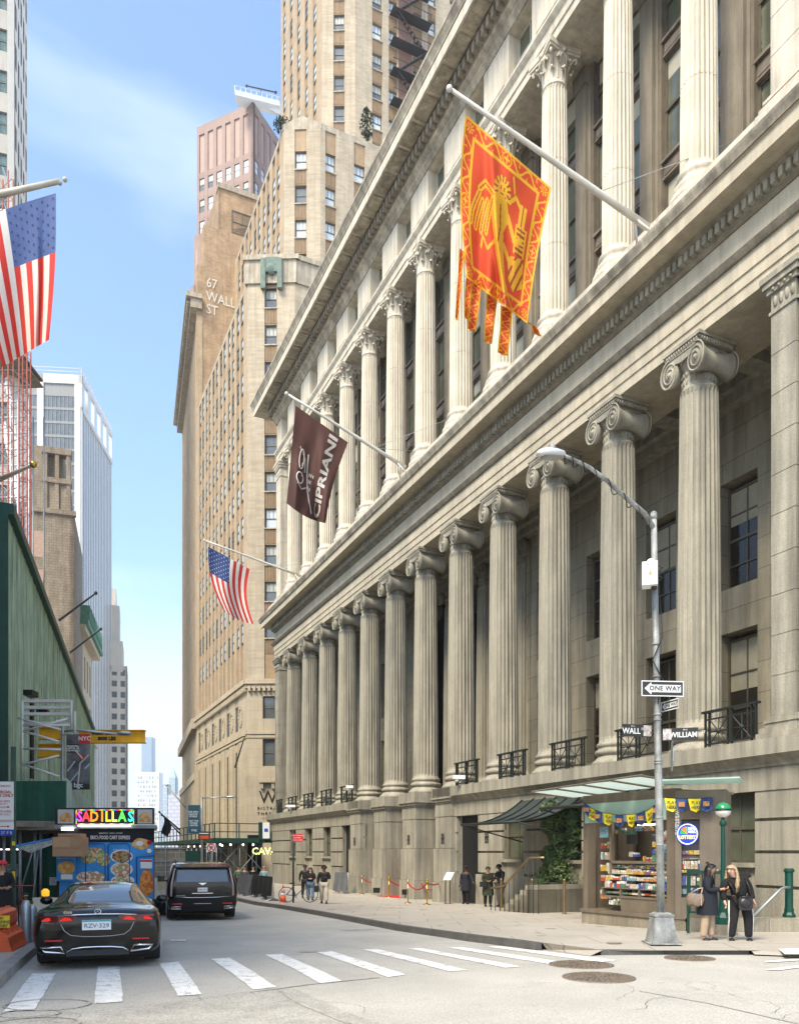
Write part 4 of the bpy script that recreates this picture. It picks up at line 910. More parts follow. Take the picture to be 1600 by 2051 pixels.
for px,y,Y in((10,1702,28.4),(34,1702,28.6)): p=PX(px,y,Y); b.cbox(tuple(p),(.3,.08,.04))
b.build('shed_lamp',mat('lamp_white',(1,.97,.9),.5,emit=2.,var=0),t)
b=MB(); a=PX(84,1800,YD+.5);c=PX(116,1698,YD+.5); b.box(a.x,c.x,YD+.5,YD+.55,gz(YD),c.z); b.build('door_board',mat('shed_green',(0,0,0)),t)
b=MB(); a=PX(40,1800,YD+.9);c=PX(66,1720,YD+.9); b.box(a.x,c.x,YD+.9,YD+.95,gz(YD),c.z); b.build('door_board',mat('shed_green',(0,0,0)),t)
# warning sign
def signboard(name,label,px0,px1,py0,py1,Y,m,cat='sign',th=.02,group=None):
    a=PX(px0,py1,Y); c=PX(px1,py0,Y); t=thing(name,label,cat,((a.x+c.x)/2,Y,a.z),0,None,group); ORG[t.name]=Vector(t.location)
    b=MB(); b.box(a.x,c.x,Y,Y+th,a.z,c.z); b.build('panel',m,t); return t,(a.x+c.x)/2,(a.z+c.z)/2,c.x-a.x,c.z-a.z
def lines(t,Y,L,m,name='lettering',**k):
    b=MB()
    for s_,px,py,hpx in L:
        p=PX(px,py,Y); putext(b,s_,hpx/FP*Y*1.35,lambda x,y:(p.x+x,Y-.006,p.z+y),**k)
    return b.build(name,m,t,fix=False)
sgw=mat('sign_face_white',(.72,.72,.7),.5,var=.05); txd=mat('sign_ink_dark',(.03,.03,.03),.6,var=0); txr=mat('sign_ink_red',(.45,.03,.03),.6,var=0); txb=mat('sign_blue',(.02,.06,.35),.5,var=0); yel=mat('sign_yellow',(.8,.55,.03),.6,var=.06)
t,*_=signboard('closed_sign','grey sidewalk closed notice on the dark boarding under the shed',-22,41,1731,1756,27.6,mat('sign_grey',(.33,.34,.31),.6)); lines(t,27.6,(('SIDEWALK',10,1737,8),('CLOSED',10,1747,8),('USE OTHER SIDE',10,1753.5,3)),txd)
t,*_=signboard('notice_sticker','small white notice with a round emblem on the green door board',99,113,1758,1774,27.4,sgw); lines(t,27.4,(('NOTICE',106,1761,3),('O',106,1767,8)),txb)
# parking regulation sign on its post
p=G(24,1880,.14); Y=17.; t=thing('parking_sign','tall white commercial vehicles parking sign on a green post at the left kerb','sign',((24-800)/FP*Y,Y,gz(Y)+.14)); ORG[t.name]=Vector(t.location)
b=MB(); q=PX(24,1700,Y); b.box(q.x-.045,q.x+.045,Y+.03,Y+.09,gz(Y)+.14,4.0); b.build('post',mat('green_post',(.05,.09,.07),.6,var=.3),t)
b=MB(); a=PX(-30,1662,Y);c=PX(27,1566,Y); b.box(a.x,c.x,Y,Y+.015,a.z,c.z); b.build('panel',sgw,t)
b=MB(); a2=PX(-30,1675,Y); b.box(a.x,c.x,Y-.002,Y+.015,a2.z,a.z); b.build('blue_strip',txb,t)
lines(t,Y-.004,(('COMMERCIAL',-2,1587,6),('VEHICLES ONLY',-2,1594,6)),txr,bold=.002)
lines(t,Y-.004,(('METERED PARKING',-2,1575,4),('7AM-7PM',6,1606,5),('Mon-Fri',6,1611,4),('FOR-HIRE',8,1626,5),('VEHICLES ONLY',2,1632,4),('7PM-MIDNIGHT',6,1645,5)),txr,'small_lettering')
b=MB(); 
for y in(1617,1656): p0=PX(-5,y,Y-.004);p1=PX(15,y,Y-.004); b.box(p0.x,p1.x,Y-.006,Y-.002,p0.z-.006,p0.z+.006); b.add([(p1.x,Y-.006,p1.z+.025),(p1.x+.05,Y-.006,p1.z),(p1.x,Y-.006,p1.z-.025)],[(0,1,2)])
b.build('arrow',txr,t)
lines(t,Y-.006,(('27',6,1669,6),('P B',19,1669,6)),sgw,'number')
b=MB()
for y0,y1 in((1686,1694),(1746,1766)): a=PX(23,y1,Y);c=PX(29,y0,Y); b.box(a.x,c.x,Y+.02,Y+.03,a.z,c.z)
b.build('reflector',yel,t)
# red water filled barriers with the yellow paper sign
org_=mat('orange_plastic',(.75,.11,.025),.45,var=.22,scale=2.5,fine=.1)
def barrier(p,L,lab,rz):
    t=thing('road_barrier',lab,'barrier',p,rz,None,'orange plastic barriers on the left pavement'); b=MB()
    pr=[(-.34,0),(-.3,.12),(-.27,.32),(-.13,.5),(-.17,.56),(-.16,.86),(-.1,.92),(.1,.92),(.16,.86),(.17,.56),(.13,.5),(.27,.32),(.3,.12),(.34,0)]
    b.add([(-L/2,y,z) for y,z in pr]+[(L/2,y,z) for y,z in pr],[(i,i+1,len(pr)+i+1,len(pr)+i) for i in range(len(pr)-1)]+[tuple(range(len(pr))),tuple(range(len(pr),2*len(pr)))])
    for x in(-L*.3,0,L*.3):
        for s_ in(-1,1): b.prism([(s_*.31,.05),(s_*.2,.5),(s_*.14,.5),(s_*.2,.05)],x-.09,x+.09,0,ax=0)
    b.build('body',org_,t); b=MB()
    for x in(-L/2-.02,L/2+.02): b=MB(); b.lathe([(.05,.1),(.05,.95)],8,c=(x,0)); b.build('coupling',org_,t)
    return t
pb_=G(8,1910,.14); 
br=barrier((pb_.x-.45,pb_.y+.75,pb_.z),1.35,'orange plastic barrier nearest the sedan with a yellow paper notice',aL-.05)
br.scale=(1,1,.72)
br2=barrier((pb_.x-1.55,pb_.y+.2,pb_.z),1.3,'orange plastic barrier cut by the left edge of the view',aL+.3); br2.scale=(1,1,.72)
Yb=pb_.y-.02
t,*_=signboard('paper_notice','yellow no parking today notice taped to the orange barrier',-18,19,1835,1859,Yb,yel); lines(t,Yb,(('NO',2,1840,5),('PARKING',4,1847.5,6),('TODAY',2,1855,6)),txd,bold=.002)
# odds and ends by the barrier: bicycle, gas cylinder, beacon
def lathething(name,label,cat,p,parts,group=None,seg=14):
    t=thing(name,label,cat,p,0,None,group)
    for nm,pr,m in parts: b=MB(); b.lathe(pr,seg); b.build(nm,m,t)
    return t
q=G(52,1890,.14); lathething('gas_cylinder','grey steel gas cylinder standing beside the orange barrier','gas cylinder',tuple(G(52,1890,.14)),(('body',[(.085,0),(.09,.05),(.09,.68),(.06,.78),(.03,.8)],steel),('valve',[(.02,.8),(.02,.87),(.04,.87),(.04,.89)],mat('brass',(.5,.35,.1),.35,.9,var=.1))))
lathething('gas_cylinder','second grey gas cylinder right of the first, against the sedan','gas cylinder',tuple(G(64,1886,.14)),(('body',[(.085,0),(.09,.05),(.09,.6),(.06,.68),(.03,.7)],steel),('valve',[(.02,.7),(.02,.77),(.04,.77)],MT['brass'])))
p=PX(91,1788,18.2); t=thing('warning_beacon','amber warning beacon on a pale barricade board behind the sedan','beacon',(p.x,p.y,gz(18)+.1)); ORG[t.name]=Vector(t.location)
b=MB(); b.lathe([(.02,p.z-.1),(.08,p.z-.08),(.085,p.z+.03),(.04,p.z+.08)],14,c=(p.x,p.y)); b.build('lens',mat('amber_lens',(.95,.42,.02),.3,emit=.5,var=0),t)
b=MB(); b.box(p.x-.28,p.x+.35,p.y-.03,p.y+.03,p.z-.5,p.z-.12); b.build('board',mat('cream_board',(.65,.58,.45),.7),t)
b=MB(); b.box(p.x-.25,p.x-.2,p.y,p.y+.04,gz(18)+.14,p.z-.3); b.box(p.x+.25,p.x+.3,p.y,p.y+.04,gz(18)+.14,p.z-.3); b.build('leg',steel,t)
def bicycle(label,p,rz,c=(.02,.02,.02),group=None):
    t=thing('bicycle',label,'bicycle',p,rz,None,group); fr_=mat('bike_frame_%d'%int(c[0]*99),c,.4,var=0); rub=mat('tyre_rubber',(.02,.02,.02),.8,var=0)
    for x in(-.5,.52):
        b=MB(); b.tube([(x+.33*math.cos(a*PI/14),0,.35+.33*math.sin(a*PI/14)) for a in range(28)],.018,6,close=True); w_=b.build('wheel',rub,t); b=MB()
        for a in range(14): b.tube([(x,0,.35),(x+.31*math.cos(a*PI/7),0,.35+.31*math.sin(a*PI/7))],.003,3)
        b.build('spokes',steel,w_)
    b=MB()
    for p_,q_ in(((-.5,.35),(-.12,.3)),((-.12,.3),(.38,.75)),((-.12,.3),(-.25,.82)),((-.25,.74),(.36,.82)),((-.5,.35),(-.23,.7)),((.36,.85),(.52,.35)),((.36,.82),(.33,.98))): b.tube([(p_[0],0,p_[1]),(q_[0],0,q_[1])],.017,6)
    b.build('frame',fr_,t); b=MB(); b.tube([(.4,-.28,1.0),(.33,-.2,1.),(.33,.2,1.),(.4,.28,1.0)],.014,6); b.build('handlebar',fr_,t)
    b=MB(); b.box(-.38,-.14,-.05,.05,.82,.87); b.build('saddle',rub,t); b=MB(); b.lathe([(.09,-.01),(.09,.01)],14,c=(-.12,.3),ax=1); b.tube([(-.12,.03,.3),(-.05,.03,.16)],.01,4); b.tube([(-.12,-.03,.3),(-.19,-.03,.44)],.01,4); b.build('crank',steel,t); return t
bicycle('bicycle with a red frame leaning between the orange barrier and the sedan',tuple(G(48,1872,.14)),aL+.25,(.3,.02,.02))
# lattice hoist masts
def mast(label,px,Y,z0,z1,w_=.6):
    p=PX(px,1000,Y); t=thing('hoist_mast',label,'hoist',(p.x,Y,z0),0,None,'red hoist masts on the construction site'); b=MB(); h=w_/2
    for sx in(-h,h):
        for sy in(-h,h): b.box(sx-.03,sx+.03,sy-.03,sy+.03,0,z1-z0)
    z=0;k=0
    while z<z1-z0-w_:
        for s_ in(-h,h):
            b.tube([(-h*(-1)**k,s_,z),(h*(-1)**k,s_,z+w_*1.5)],.012,4)
        b.tube([(-h,-h,z),(h,-h,z),(h,h,z),(-h,h,z)],.016,4,close=True); z+=w_*2.2;k+=1
    b.build('lattice',mat('red_mast_paint',(.30,.045,.025),.55,var=.2),t); return t
Ym=46; z_=lambda y,Y=Ym:EYE+(YH-y)/FP*Y
mast('red lattice hoist mast at the left edge beside the large flag',11,Ym,14,z_(350)); mast('thinner red lattice mast dropping behind the green hoarding',50,Ym,14,z_(700),.45)
t=thing('site_scaffold','steel tube scaffold and work platforms tied to the red hoist masts','scaffolding',tuple(PX(30,1000,47)[:2])+(14,)); ORG[t.name]=Vector(t.location); b=MB()
for px in(-10,5,22,36,58):
    for Y in(48,50): p=PX(px,0,48); b.tube([(p.x,Y,14),(p.x,Y,z_(760 if px>20 else 400))],.05,5)
for i in range(22):
    y=1060-i*32; 
    if y<380: break
    a,c=PX(-12,y,48),PX(24 if y<740 else 59,y,48); b.tube([(a.x,48,a.z),(c.x,48,a.z)],.045,5); b.tube([(a.x,48,a.z),(c.x,48,a.z+.9)],.03,4)
    if i%2: b.tube([(c.x,48,a.z),(PX(5,y,48).x,48,a.z+1.6)],.035,4)
b.build('tubes',steel,t); b=MB()
for y in(722,735): a,c=PX(-10,y,48),PX(57,y,48); b.box(a.x,c.x,47,50,a.z-.1,a.z)
b.build('platform',mat('old_timber',(.2,.17,.13)),t)
b=MB(); 
for x0,y0,x1,y1 in((22,740,50,960),(18,850,48,1010)): b.tube([PX(x0,y0,49),PX(x1,y1,49)],.45,4)
b.build('white_chute',white,t)
# crane rails and white trusses over the shed
t=thing('gantry_beam','yellow overhead gantry beam marked 8000 LBS reaching over the street','crane',tuple(PX(80,1500,31)[:2])+(4.,)); ORG[t.name]=Vector(t.location); yb=mat('gantry_yellow',(.78,.42,.02),.5,var=.15,streak=.15)
def ib(b,px0,px1,py0,py1,Y,d=.3):
    a=PX(px0,py1,Y);c=PX(px1,py0,Y); b.box(a.x,c.x,Y-.01,Y+.01,a.z,c.z); b.box(a.x,c.x,Y-d/2,Y+d/2,c.z-.03,c.z); b.box(a.x,c.x,Y-d/2,Y+d/2,a.z,a.z+.03)
b=MB(); ib(b,158,291,1463,1489,31); ib(b,78,128,1457,1482,30.6); ib(b,77,123,1491,1518,30.6); b.build('beam',yb,t)
lines(t,30.98,(('WORKING LOAD LIMIT',212,1470,4),('8000 LBS',214,1480,7)),txd,bold=.012)
t=thing('steel_truss','white steel truss frame bolted over the shed deck beside the yellow beam','scaffolding',tuple(PX(90,1500,28)[:2])+(3.7,)); ORG[t.name]=Vector(t.location); b=MB()
for y in(1405,1418,1431,1449): a=PX(47,y+3,28);c=PX(142,y-3 if y!=1449 else y-2,28); b.box(a.x,c.x,27.9,28.05,a.z,c.z)
for x0,y0,x1,y1 in((35,1438,122,1462),(47,1465,135,1440),(47,1465,118,1486),(47,1500,122,1502),(47,1532,118,1514),(47,1532,118,1556),(47,1453,140,1453),(45,1405,45,1560),(143,1403,143,1460),(150,1425,150,1470)): b.tube([PX(x0,y0,27.7),PX(x1,y1,27.7)],.045,5)
b.build('members',mat('white_steel',(.62,.63,.6),.5,.2,var=.15),t)
b=MB(); a=PX(62,1560,28.3);c=PX(66,1400,28.3); b.box(a.x,c.x,28.2,28.4,a.z,c.z); a=PX(54,1396,28.3);c=PX(72,1385,28.3); b.box(a.x,c.x,28,28.5,a.z,c.z); a=PX(75,1432,28.2);c=PX(96,1422,28.2); b.box(a.x,c.x,28.1,28.3,a.z,c.z); b.build('bracket',black,t)
# street lamp with the district banner
Yp=29.6; t=thing('street_lamp','grey street lamp with a horizontal arm and a hanging district banner at left','street lamp',(PX(126,0,Yp).x,Yp,gz(Yp)+.14)); ORG[t.name]=Vector(t.location)
X0=t.location.x; zt=EYE+(YH-1460)/FP*Yp; b=MB(); b.lathe([(.1,gz(Yp)+.14),(.09,3),(.07,zt),(.075,zt+.08),(.02,zt+.14)],12,c=(X0,Yp)); b.build('pole',steel,t)
b=MB(); e=PX(236,1470,Yp); b.tube([(X0,Yp,zt-.1),(X0+.5,Yp,zt-.05),(e.x,Yp,e.z)],.045,8); b.build('arm',steel,t)
def lamphead(p,L,t,rz=0,up=0.,w=.16,m=None,led=False):
    b=MB(); c_,s_=math.cos(rz),math.sin(rz)
    for i in range(8): pass
    vs=[];pr=[(0,.4,.05),(.08,.75,.07),(.35,1.,.09),(.7,1.,.09),(.92,.7,.06),(1,.3,.03)]
    for x,k,h in pr:
        for j in range(10):
            a=2*PI*j/10; vs.append((x*L,w*k*math.cos(a),h*math.sin(a)*(1.1 if math.sin(a)>0 else .6)))
    vs=[Vector(v) for v in vs]; M=Matrix.Rotation(rz,3,'Z')@Matrix.Rotation(-up,3,'Y')
    b.add([tuple(Vector(p)+M@v) for v in vs],[(j*10+i,j*10+(i+1)%10,(j+1)*10+(i+1)%10,(j+1)*10+i) for j in range(5) for i in range(10)]+[tuple(range(10)),tuple(range(50,60))],0,True); o=b.build('lamp_head',m or steel,t)
    b=MB(); vs=[(L*.1,-w*.75,-.062),(L*.85,-w*.75,-.062),(L*.85,w*.75,-.062),(L*.1,w*.75,-.062)]; b.add([tuple(Vector(p)+M@Vector(v)) for v in vs],[(0,1,2,3)]); b.build('lens',mat('lamp_lens',(.35,.35,.33),.3),o)
lamphead(e,.5,t)
bnr=mat('banner_photo_grey',(.16,.16,.17),.6,var=.9,scale=1.6); 
tb=thing('district_banner','tall grey banner with red NYC square hanging beside the yellow beam','banner',(PX(156,1582,Yp-.3).x,Yp-.3,PX(156,1582,Yp-.3).z)); ORG[tb.name]=Vector(tb.location); Yq=Yp-.3
def panel(b,x0,x1,y0,y1,Y,m=0,th=.01):
    a=PX(x0,y1,Y);c=PX(x1,y0,Y); b.box(a.x,c.x,Y,Y+th,a.z,c.z,m)
b=MB(); panel(b,133,180,1471,1582,Yq); b.build('cloth',bnr,tb)
b=MB(); panel(b,158,180,1471,1490,Yq-.01); b.build('red_square',mat('banner_red',(.55,.03,.03),.6),tb); b=MB(); panel(b,160,171,1514,1522,Yq-.01); panel(b,150,161,1511,1513.5,Yq-.012); panel(b,160,162,1511,1518,Yq-.012); b.build('red_block',mat('banner_red',(.55,.03,.03),.6),tb)
b=MB(); panel(b,134.5,158,1490.5,1508,Yq-.012); b.prism([(PX(133,1582,Yq).x,PX(133,1582,Yq).z),(PX(180,1582,Yq).x,PX(180,1582,Yq).z),(PX(180,1572,Yq).x,PX(180,1572,Yq).z),(PX(133,1562,Yq).x,PX(133,1562,Yq).z)],Yq-.012,Yq-.008,ax=1); b.build('dark_block',txd,tb)
b=MB()
for x0,y0,x1,y1 in((155,1580,160,1530),(160,1530,178,1512),(158,1545,136,1572),(165,1520,152,1505),(170,1540,180,1530),(135,1545,150,1525)): b.tube([PX(x0,y0,Yq-.01),PX(x1,y1,Yq-.01)],.035,4)
b.build('pale_streaks',mat('banner_pale',(.45,.45,.46),.6),tb)
lines(tb,Yq-.014,(('NYC',169.5,1480,9),('bgc',157,1573,10),('FINANCIAL',146,1495,3.4),('CAPITAL OF',146,1499.5,3.4),('THE WORLD',146,1504,3.4)),sgw,bold=.004)
for y in(1472,1581): b=MB(); b.tube([(X0,Yq+.05,PX(0,y,Yq).z),(PX(181,y,Yq).x,Yq+.02,PX(0,y,Yq).z)],.02,6); b.build('bracket_arm',steel,t)
# thin black flagpoles and a bare pole with gilt ball
def pole(label,a,b_,r0,r1,m,ball=True,group='bare flagpoles on the left buildings'):
    t=thing('flagpole',label,'flagpole',tuple(a),0,None,group); ORG[t.name]=Vector(a); b=MB(); b.tube([a,b_],[r0,r1],10); b.build('shaft',m,t)
    if ball: b=MB(); b.ball(tuple(b_),r1*2.2); b.build('finial',MT['brass'] if m!=black else black,t)
    return t
pole('higher of two thin black flagpoles above the green hoarding',PX(119,1242,60),PX(192,1188,57),.1,.06,black)
pole('lower of two thin black flagpoles above the green hoarding',PX(141,1307,72),PX(202,1260,69),.1,.06,black)
pale=mat('pale_pole_paint',(.5,.46,.38),.5,var=.15)
pole('pale flagpole with a gilt ball and no flag low at the left edge',PX(-40,978,27),PX(67,930,25),.09,.05,pale)
# ---------------- corner lamp pole with its signs
def root(name,label,cat,p,group=None):
    t=thing(name,label,cat,tuple(p),0,None,group); ORG[t.name]=Vector(t.location); return t
pg=G(1334,1893,.14); YP=pg.y; TX=lambda z:pg.x-(z-pg.z)*.0185      # the pole leans slightly left
t=root('street_lamp','leaning galvanised corner lamp pole with long arm, hung with one way and street name signs','street lamp',pg)
gs=mat('weathered_galvanised',(.40,.41,.39),.6,.3,var=.45,scale=3.,fine=.2,streak=.5)
b=MB(); zc=pg.z
for z0,z1,h0,h1 in((0,.02,.29,.29),(.02,.05,.235,.235),(.05,.5,.225,.165),(.5,.54,.18,.18),(.54,.57,.15,.12)):
    b.add([(pg.x+sx*h,pg.y+.26+sy*h,zc+z) for z,h in((z0,h0),(z1,h1)) for sx,sy in((-1,-1),(1,-1),(1,1),(-1,1))],[(0,3,2,1),(4,5,6,7),(0,1,5,4),(1,2,6,5),(2,3,7,6),(3,0,4,7)])
b.build('base_casting',gs,t); PYY=pg.y+.26
ztop=EYE+(YH-1040)/FP*PYY; b=MB(); b.tube([(TX(z),PYY,z) for z in(zc+.55,3.,5.,ztop)],[.072,.068,.06,.054],14); b.tube([(TX(ztop),PYY,ztop),(TX(ztop),PYY,ztop+.1)],[.062,.062],12); b.ball((TX(ztop),PYY,ztop+.1),.062,seg=12,sz=.8)
for z in(1.9,2.4,3.4,3.45,4.2,4.3,5.0,5.6): b.tube([(TX(z),PYY,z),(TX(z),PYY,z+.03)],.076,12)
b.build('pole',gs,t)
hd=PX(1128,912,PYY-1.6); st_=Vector((TX(ztop-.28),PYY,EYE+(YH-1058)/FP*PYY)); md=[PX(x,y,PYY-1.6*k) for x,y,k in((1290,1028,.12),(1255,998,.3),(1215,962,.52),(1180,936,.72),(1150,921,.88))]
b=MB(); b.tube([st_]+md+[hd],[.046,.044,.042,.038,.034,.03,.03],10); b.build('arm',gs,t)
b=MB(); pts=[]; path=[st_]+md+[hd]
for i in range(90):
    s_=i/89*(len(path)-1); k=min(int(s_),len(path)-2); q=Vector(path[k]).lerp(Vector(path[k+1]),s_-k); a=i*.55; pts.append(q+Vector((.02*math.cos(a),.075*math.sin(a),-.05+.065*math.cos(a))))
b.tube(pts,.009,4); b.tube([st_,(TX(5.7)+.11,PYY-.05,5.75),(TX(5.3)-.1,PYY-.1,5.3),(TX(5)+.1,PYY-.05,4.95),(TX(4.6)-.02,PYY-.1,4.5)],.011,5); b.build('cable',black,t)
hv=hd-PX(1076,893,PYY-2.0); lamphead(hd,hv.length*1.0,t,math.atan2(-hv.y,-hv.x),-.25,.125,mat('lamp_shell',(.62,.63,.62),.4,.2,var=.05))
b=MB(); q=PX(1106,897,PYY-1.8); b.lathe([(.04,q.z-.05),(.045,q.z+.02),(.03,q.z+.03),(.03,q.z+.08)],10,c=(q.x,q.y)); b.build('photocell',mat('photocell_grey',(.3,.3,.3)),t)
def onpole(name,label,cat,z): p=Vector((TX(z),PYY-.1,z)); return root(name,label,cat,p)
def rrect(b,x0,x1,z0,z1,Y,th,m=0,fn=None): 
    fn=fn or (lambda x,y,z:(x,y,z)); b.add([fn(x,y,z) for y in(Y,Y+th) for x,z in((x0,z0),(x1,z0),(x1,z1),(x0,z1))],[(0,1,2,3),(4,7,6,5),(0,4,5,1),(1,5,6,2),(2,6,7,3),(3,7,4,0)],m)
def oneway(label,a,fn,s_,left=True,cap='ONE WAY'):
    """a: size in metres; fn maps sign plane x,z and outward offset to the world"""
    t=onpole('one_way_sign',label,'sign',a); b=MB(); W_,H=s_,s_*.355
    pl=lambda x,y,z:fn(x,z,-y); rrect(b,-W_/2,W_/2,-H/2,H/2,-.0,.008,fn=pl); b.build('panel',sgw,t)
    b=MB(); rrect(b,-W_/2+.018,W_/2-.018,-H/2+.018,H/2-.018,-.003,.003,fn=pl); b.build('black_field',txd,t)
    b=MB(); g=-1 if left else 1; q=[(-.43,0),(-.27,.27*.5),(-.27,.13*.62),(.43,.13*.62),(.43,-.13*.62),(-.27,-.13*.62),(-.27,-.135)]
    b.add([fn(-g*x*W_,z*W_*1.05,.006) for x,z in q],[(0,1,2,6),(2,3,4,5)] if 0 else [(0,1,6),(2,3,4,5)]); b.build('arrow',sgw,t,fix=False)
    b=MB(); putext(b,cap,H*.44,lambda x,y:fn(x+W_*.05,y,.010),sp=1.05,sx=.98,bold=.0035); b.build('lettering',txd,t,fix=False); return t
zA=EYE+(YH-1380)/FP*(PYY-.15); cA=PX(1327,1379.5,PYY-.12); oneway('large black and white one way sign with arrow pointing left, highest on the lamp pole',zA,lambda x,z,o:(cA.x+x,cA.y-o+x*.10,cA.z+z),.80)
cB=PX(1341,1413,PYY-.05); dB=Vector((.42,-.9,0)).normalized()*-1
oneway('small one way sign seen nearly edge on, tucked behind the larger one',cB.z,lambda x,z,o:(cB.x+x*.31,cB.y-x*.9-o,cB.z+z+.0),.52)
def namesign(label,c,ang,L,main,suf,num,flip=1):
    t=onpole('street_name_sign',label,'sign',c.z); d=Vector((math.cos(ang),math.sin(ang),0)); n=Vector((d.y,-d.x,0)); fn=lambda x,z,o:tuple(c+d*x+n*o+Vector((0,0,z))); H=.23
    b=MB(); pl=lambda x,y,z:fn(x,z,-y); rrect(b,0,L,-H/2,H/2,-.004,.012,fn=pl); b.build('panel',mat('sign_brown_black',(.02,.02,.018),.5,var=0),t)
    b=MB(); p0,p1=(L*.70,L) if flip>0 else (0,L*.27); rrect(b,p0+.01,p1-.01,-H/2+.015,H/2-.01,-.008,.003,fn=pl); b.build('district_photo',mat('sign_photo',(.45,.4,.38),.6,var=.8,scale=14.),t)
    b=MB(); x0=(L*.35 if flip>0 else L*.64); putext(b,main,.15 if flip>0 else .135,lambda x,y:fn(x+x0-.03,y-.015,.012),bold=.002,sx=.9); putext(b,suf,.06,lambda x,y:fn(x+x0+.038*len(main)+(.05),y+.03,.012)); putext(b,num,.035,lambda x,y:fn(x+x0,y+.078,.012)); b.build('lettering',sgw,t,fix=False); return t
aW=PX(1249,1461,PYY-.1); bW=PX(1310,1449,PYY-.1)
namesign('WALL ST name sign reaching left from the lamp pole',Vector((aW.x,PYY-.0,aW.z)),.22,.60,'WALL','ST','49-51')
namesign('WILLIAM ST name sign reaching right from the lamp pole',Vector((TX(4.1)+.05,PYY-.12,EYE+(YH-1474)/FP*PYY)),-.22,.62,'WILLIAM','ST','48-52',-1)
c=PX(1301,1152,PYY-.25); t=root('camera_box','white police camera box with antenna cap strapped high on the lamp pole','equipment box',c); b=MB(); b.cbox(tuple(c),(.27,.26,.42),0,-.28); b.build('housing',white,t)
b=MB(); b.lathe([(.06,c.z+.21),(.065,c.z+.27),(.04,c.z+.29)],12,c=(c.x+.02,c.y)); b.build('antenna_cap',white,t); b=MB(); b.ball((c.x+.08,c.y,c.z-.22),.06,seg=10); b.build('dome',gl,t)
b=MB(); 
for i in range(3): b.tube([(c.x+.13,c.y-.08,c.z+.14-.09*i),(c.x+.2,c.y-.1,c.z+.1-.09*i),(c.x+.14,c.y-.06,c.z+.04-.09*i)],.014,5)
b.build('wiring',black,t); b=MB(); putext(b,'NYPD',.05,lambda x,y:(c.x-.03+x,c.y-.16-x*.28,c.z+.14+y),bold=.001); b.build('lettering',txb,t,fix=False)
b=MB(); b.ball((c.x-.03,c.y-.135,c.z-.0),.028,seg=8,sz=1.3,sy=.2); b.build('badge',mat('badge_gold',(.5,.35,.1),.5),t)
c=PX(1345,1515,PYY+.15); t=root('octagon_sign','grey back of an octagonal stop sign seen edge on behind the pole','sign',c)
b=MB(); b.add([(c.x+.3*.22*math.cos(a),c.y+.3*math.cos(a)*.9,c.z+.3*math.sin(a)) for a in [PI/8+i*PI/4 for i in range(8)]]+[(c.x+.012+.3*.22*math.cos(a),c.y+.3*math.cos(a)*.9,c.z+.3*math.sin(a)) for a in [PI/8+i*PI/4 for i in range(8)]],[tuple(range(8)),tuple(range(8,16))]+[(i,(i+1)%8,8+(i+1)%8,8+i) for i in range(8)]); b.build('panel',steel,t)
# ---------------- news kiosk
bronze=mat('kiosk_bronze',(.21,.17,.125),.5,.3,var=.15,scale=3.,streak=.15)
K0=G(1169,1850,.14); K1=Vector((PX(1395,0,YP+3.0).x,0,0))
# plan: front-left corner, right-front corner under the lamp pole, back right
A=Vector((K0.x,K0.y,0)); B=G(1352,1865,.14); B.z=0; C=G(1398,1856,.14); C.z=0; C+=Vector((.35,.9,0))*0
dAB=(B-A).normalized(); nIn=Vector((-dAB.y,dAB.x,0)); Lk=(B-A).length; 
angK=math.atan2(dAB.y,dAB.x); zk=gz(A.y)+.14
dBC=Vector((math.cos(angK+.62),math.sin(angK+.62),0)); Lr=1.05
t=root('news_kiosk','bronze newsstand kiosk with glass canopy, open counter of snacks and lottery window','kiosk',(A.x,A.y,zk)); KT=t
FA=Face((A.x,A.y),angK); FB=Face((B.x,B.y),angK+.62)
zt=EYE+(YH-1600)/FP*A.y     # roof underside
z_=lambda y,Y=A.y+.0:EYE+(YH-y)/FP*Y
ax=lambda px:(lambda k:((k*A.y-A.x)/(dAB.x-k*dAB.y)))((px-CX)/FP)   # distance along AB of a column of pixels
bxk=lambda px:(lambda k:((k*B.y-B.x)/(dBC.x-k*dBC.y)))((px-CX)/FP)
b=MB(); b.xf=FA; b.box(-.03,Lk+.02,-.04,2.0,zk-.3,zk+.3); b.xf=FB; b.box(-.0,Lr+.05,-.04,1.5,zk-.3,zk+.27); b.xf=None; b.build('stone_plinth',std,t)
b=MB(); b.xf=FA; b.box(-.05,Lk,-.08,1.9,zk+.3,zk+.38); x1=ax(1178);xr=ax(1336)
b.box(0,x1,-.02,.25,zk+.3,zt+.02); b.box(xr-.0,Lk,-.02,.2,zk+.3,zt); b.box(x1,xr,-.01,.12,z_(1650),z_(1645)); b.box(0,Lk,-.03,.2,z_(1612),zt+.06)
zc0,zc1=zk+.38,z_(1790); xo=ax(1243); b.box(xo,xr,.0,.5,zc0,zc1); b.box(ax(1207),xo,.3,.5,zc0,zc1); b.box(x1,xr,1.4,1.5,zc0,zt); b.box(0,.1,.1,1.9,zk+.3,zt); b.box(Lk-.08,Lk,.2,1.5,zk+.3,zt); b.box(x1,ax(1207),1.,1.1,zk,zt)
b.box(0,Lk,.2,1.9,zt-.02,zt+.04)
for px in(1207,1243,1280,1316): b.box(ax(px)-.02,ax(px)+.02,-.02,.35,z_(1792),z_(1775))
b.box(ax(1207),xr,-.02,.4,z_(1794),z_(1791)); b.box(ax(1207),xr,-.02,.35,z_(1777),z_(1775)); b.box(ax(1214),xr,.1,.3,z_(1729),z_(1724)); b.box(ax(1214),ax(1218),.1,.2,z_(1775),z_(1650)); 
b.xf=FB; z__=lambda y:EYE+(YH-y)/FP*(B.y+.2)
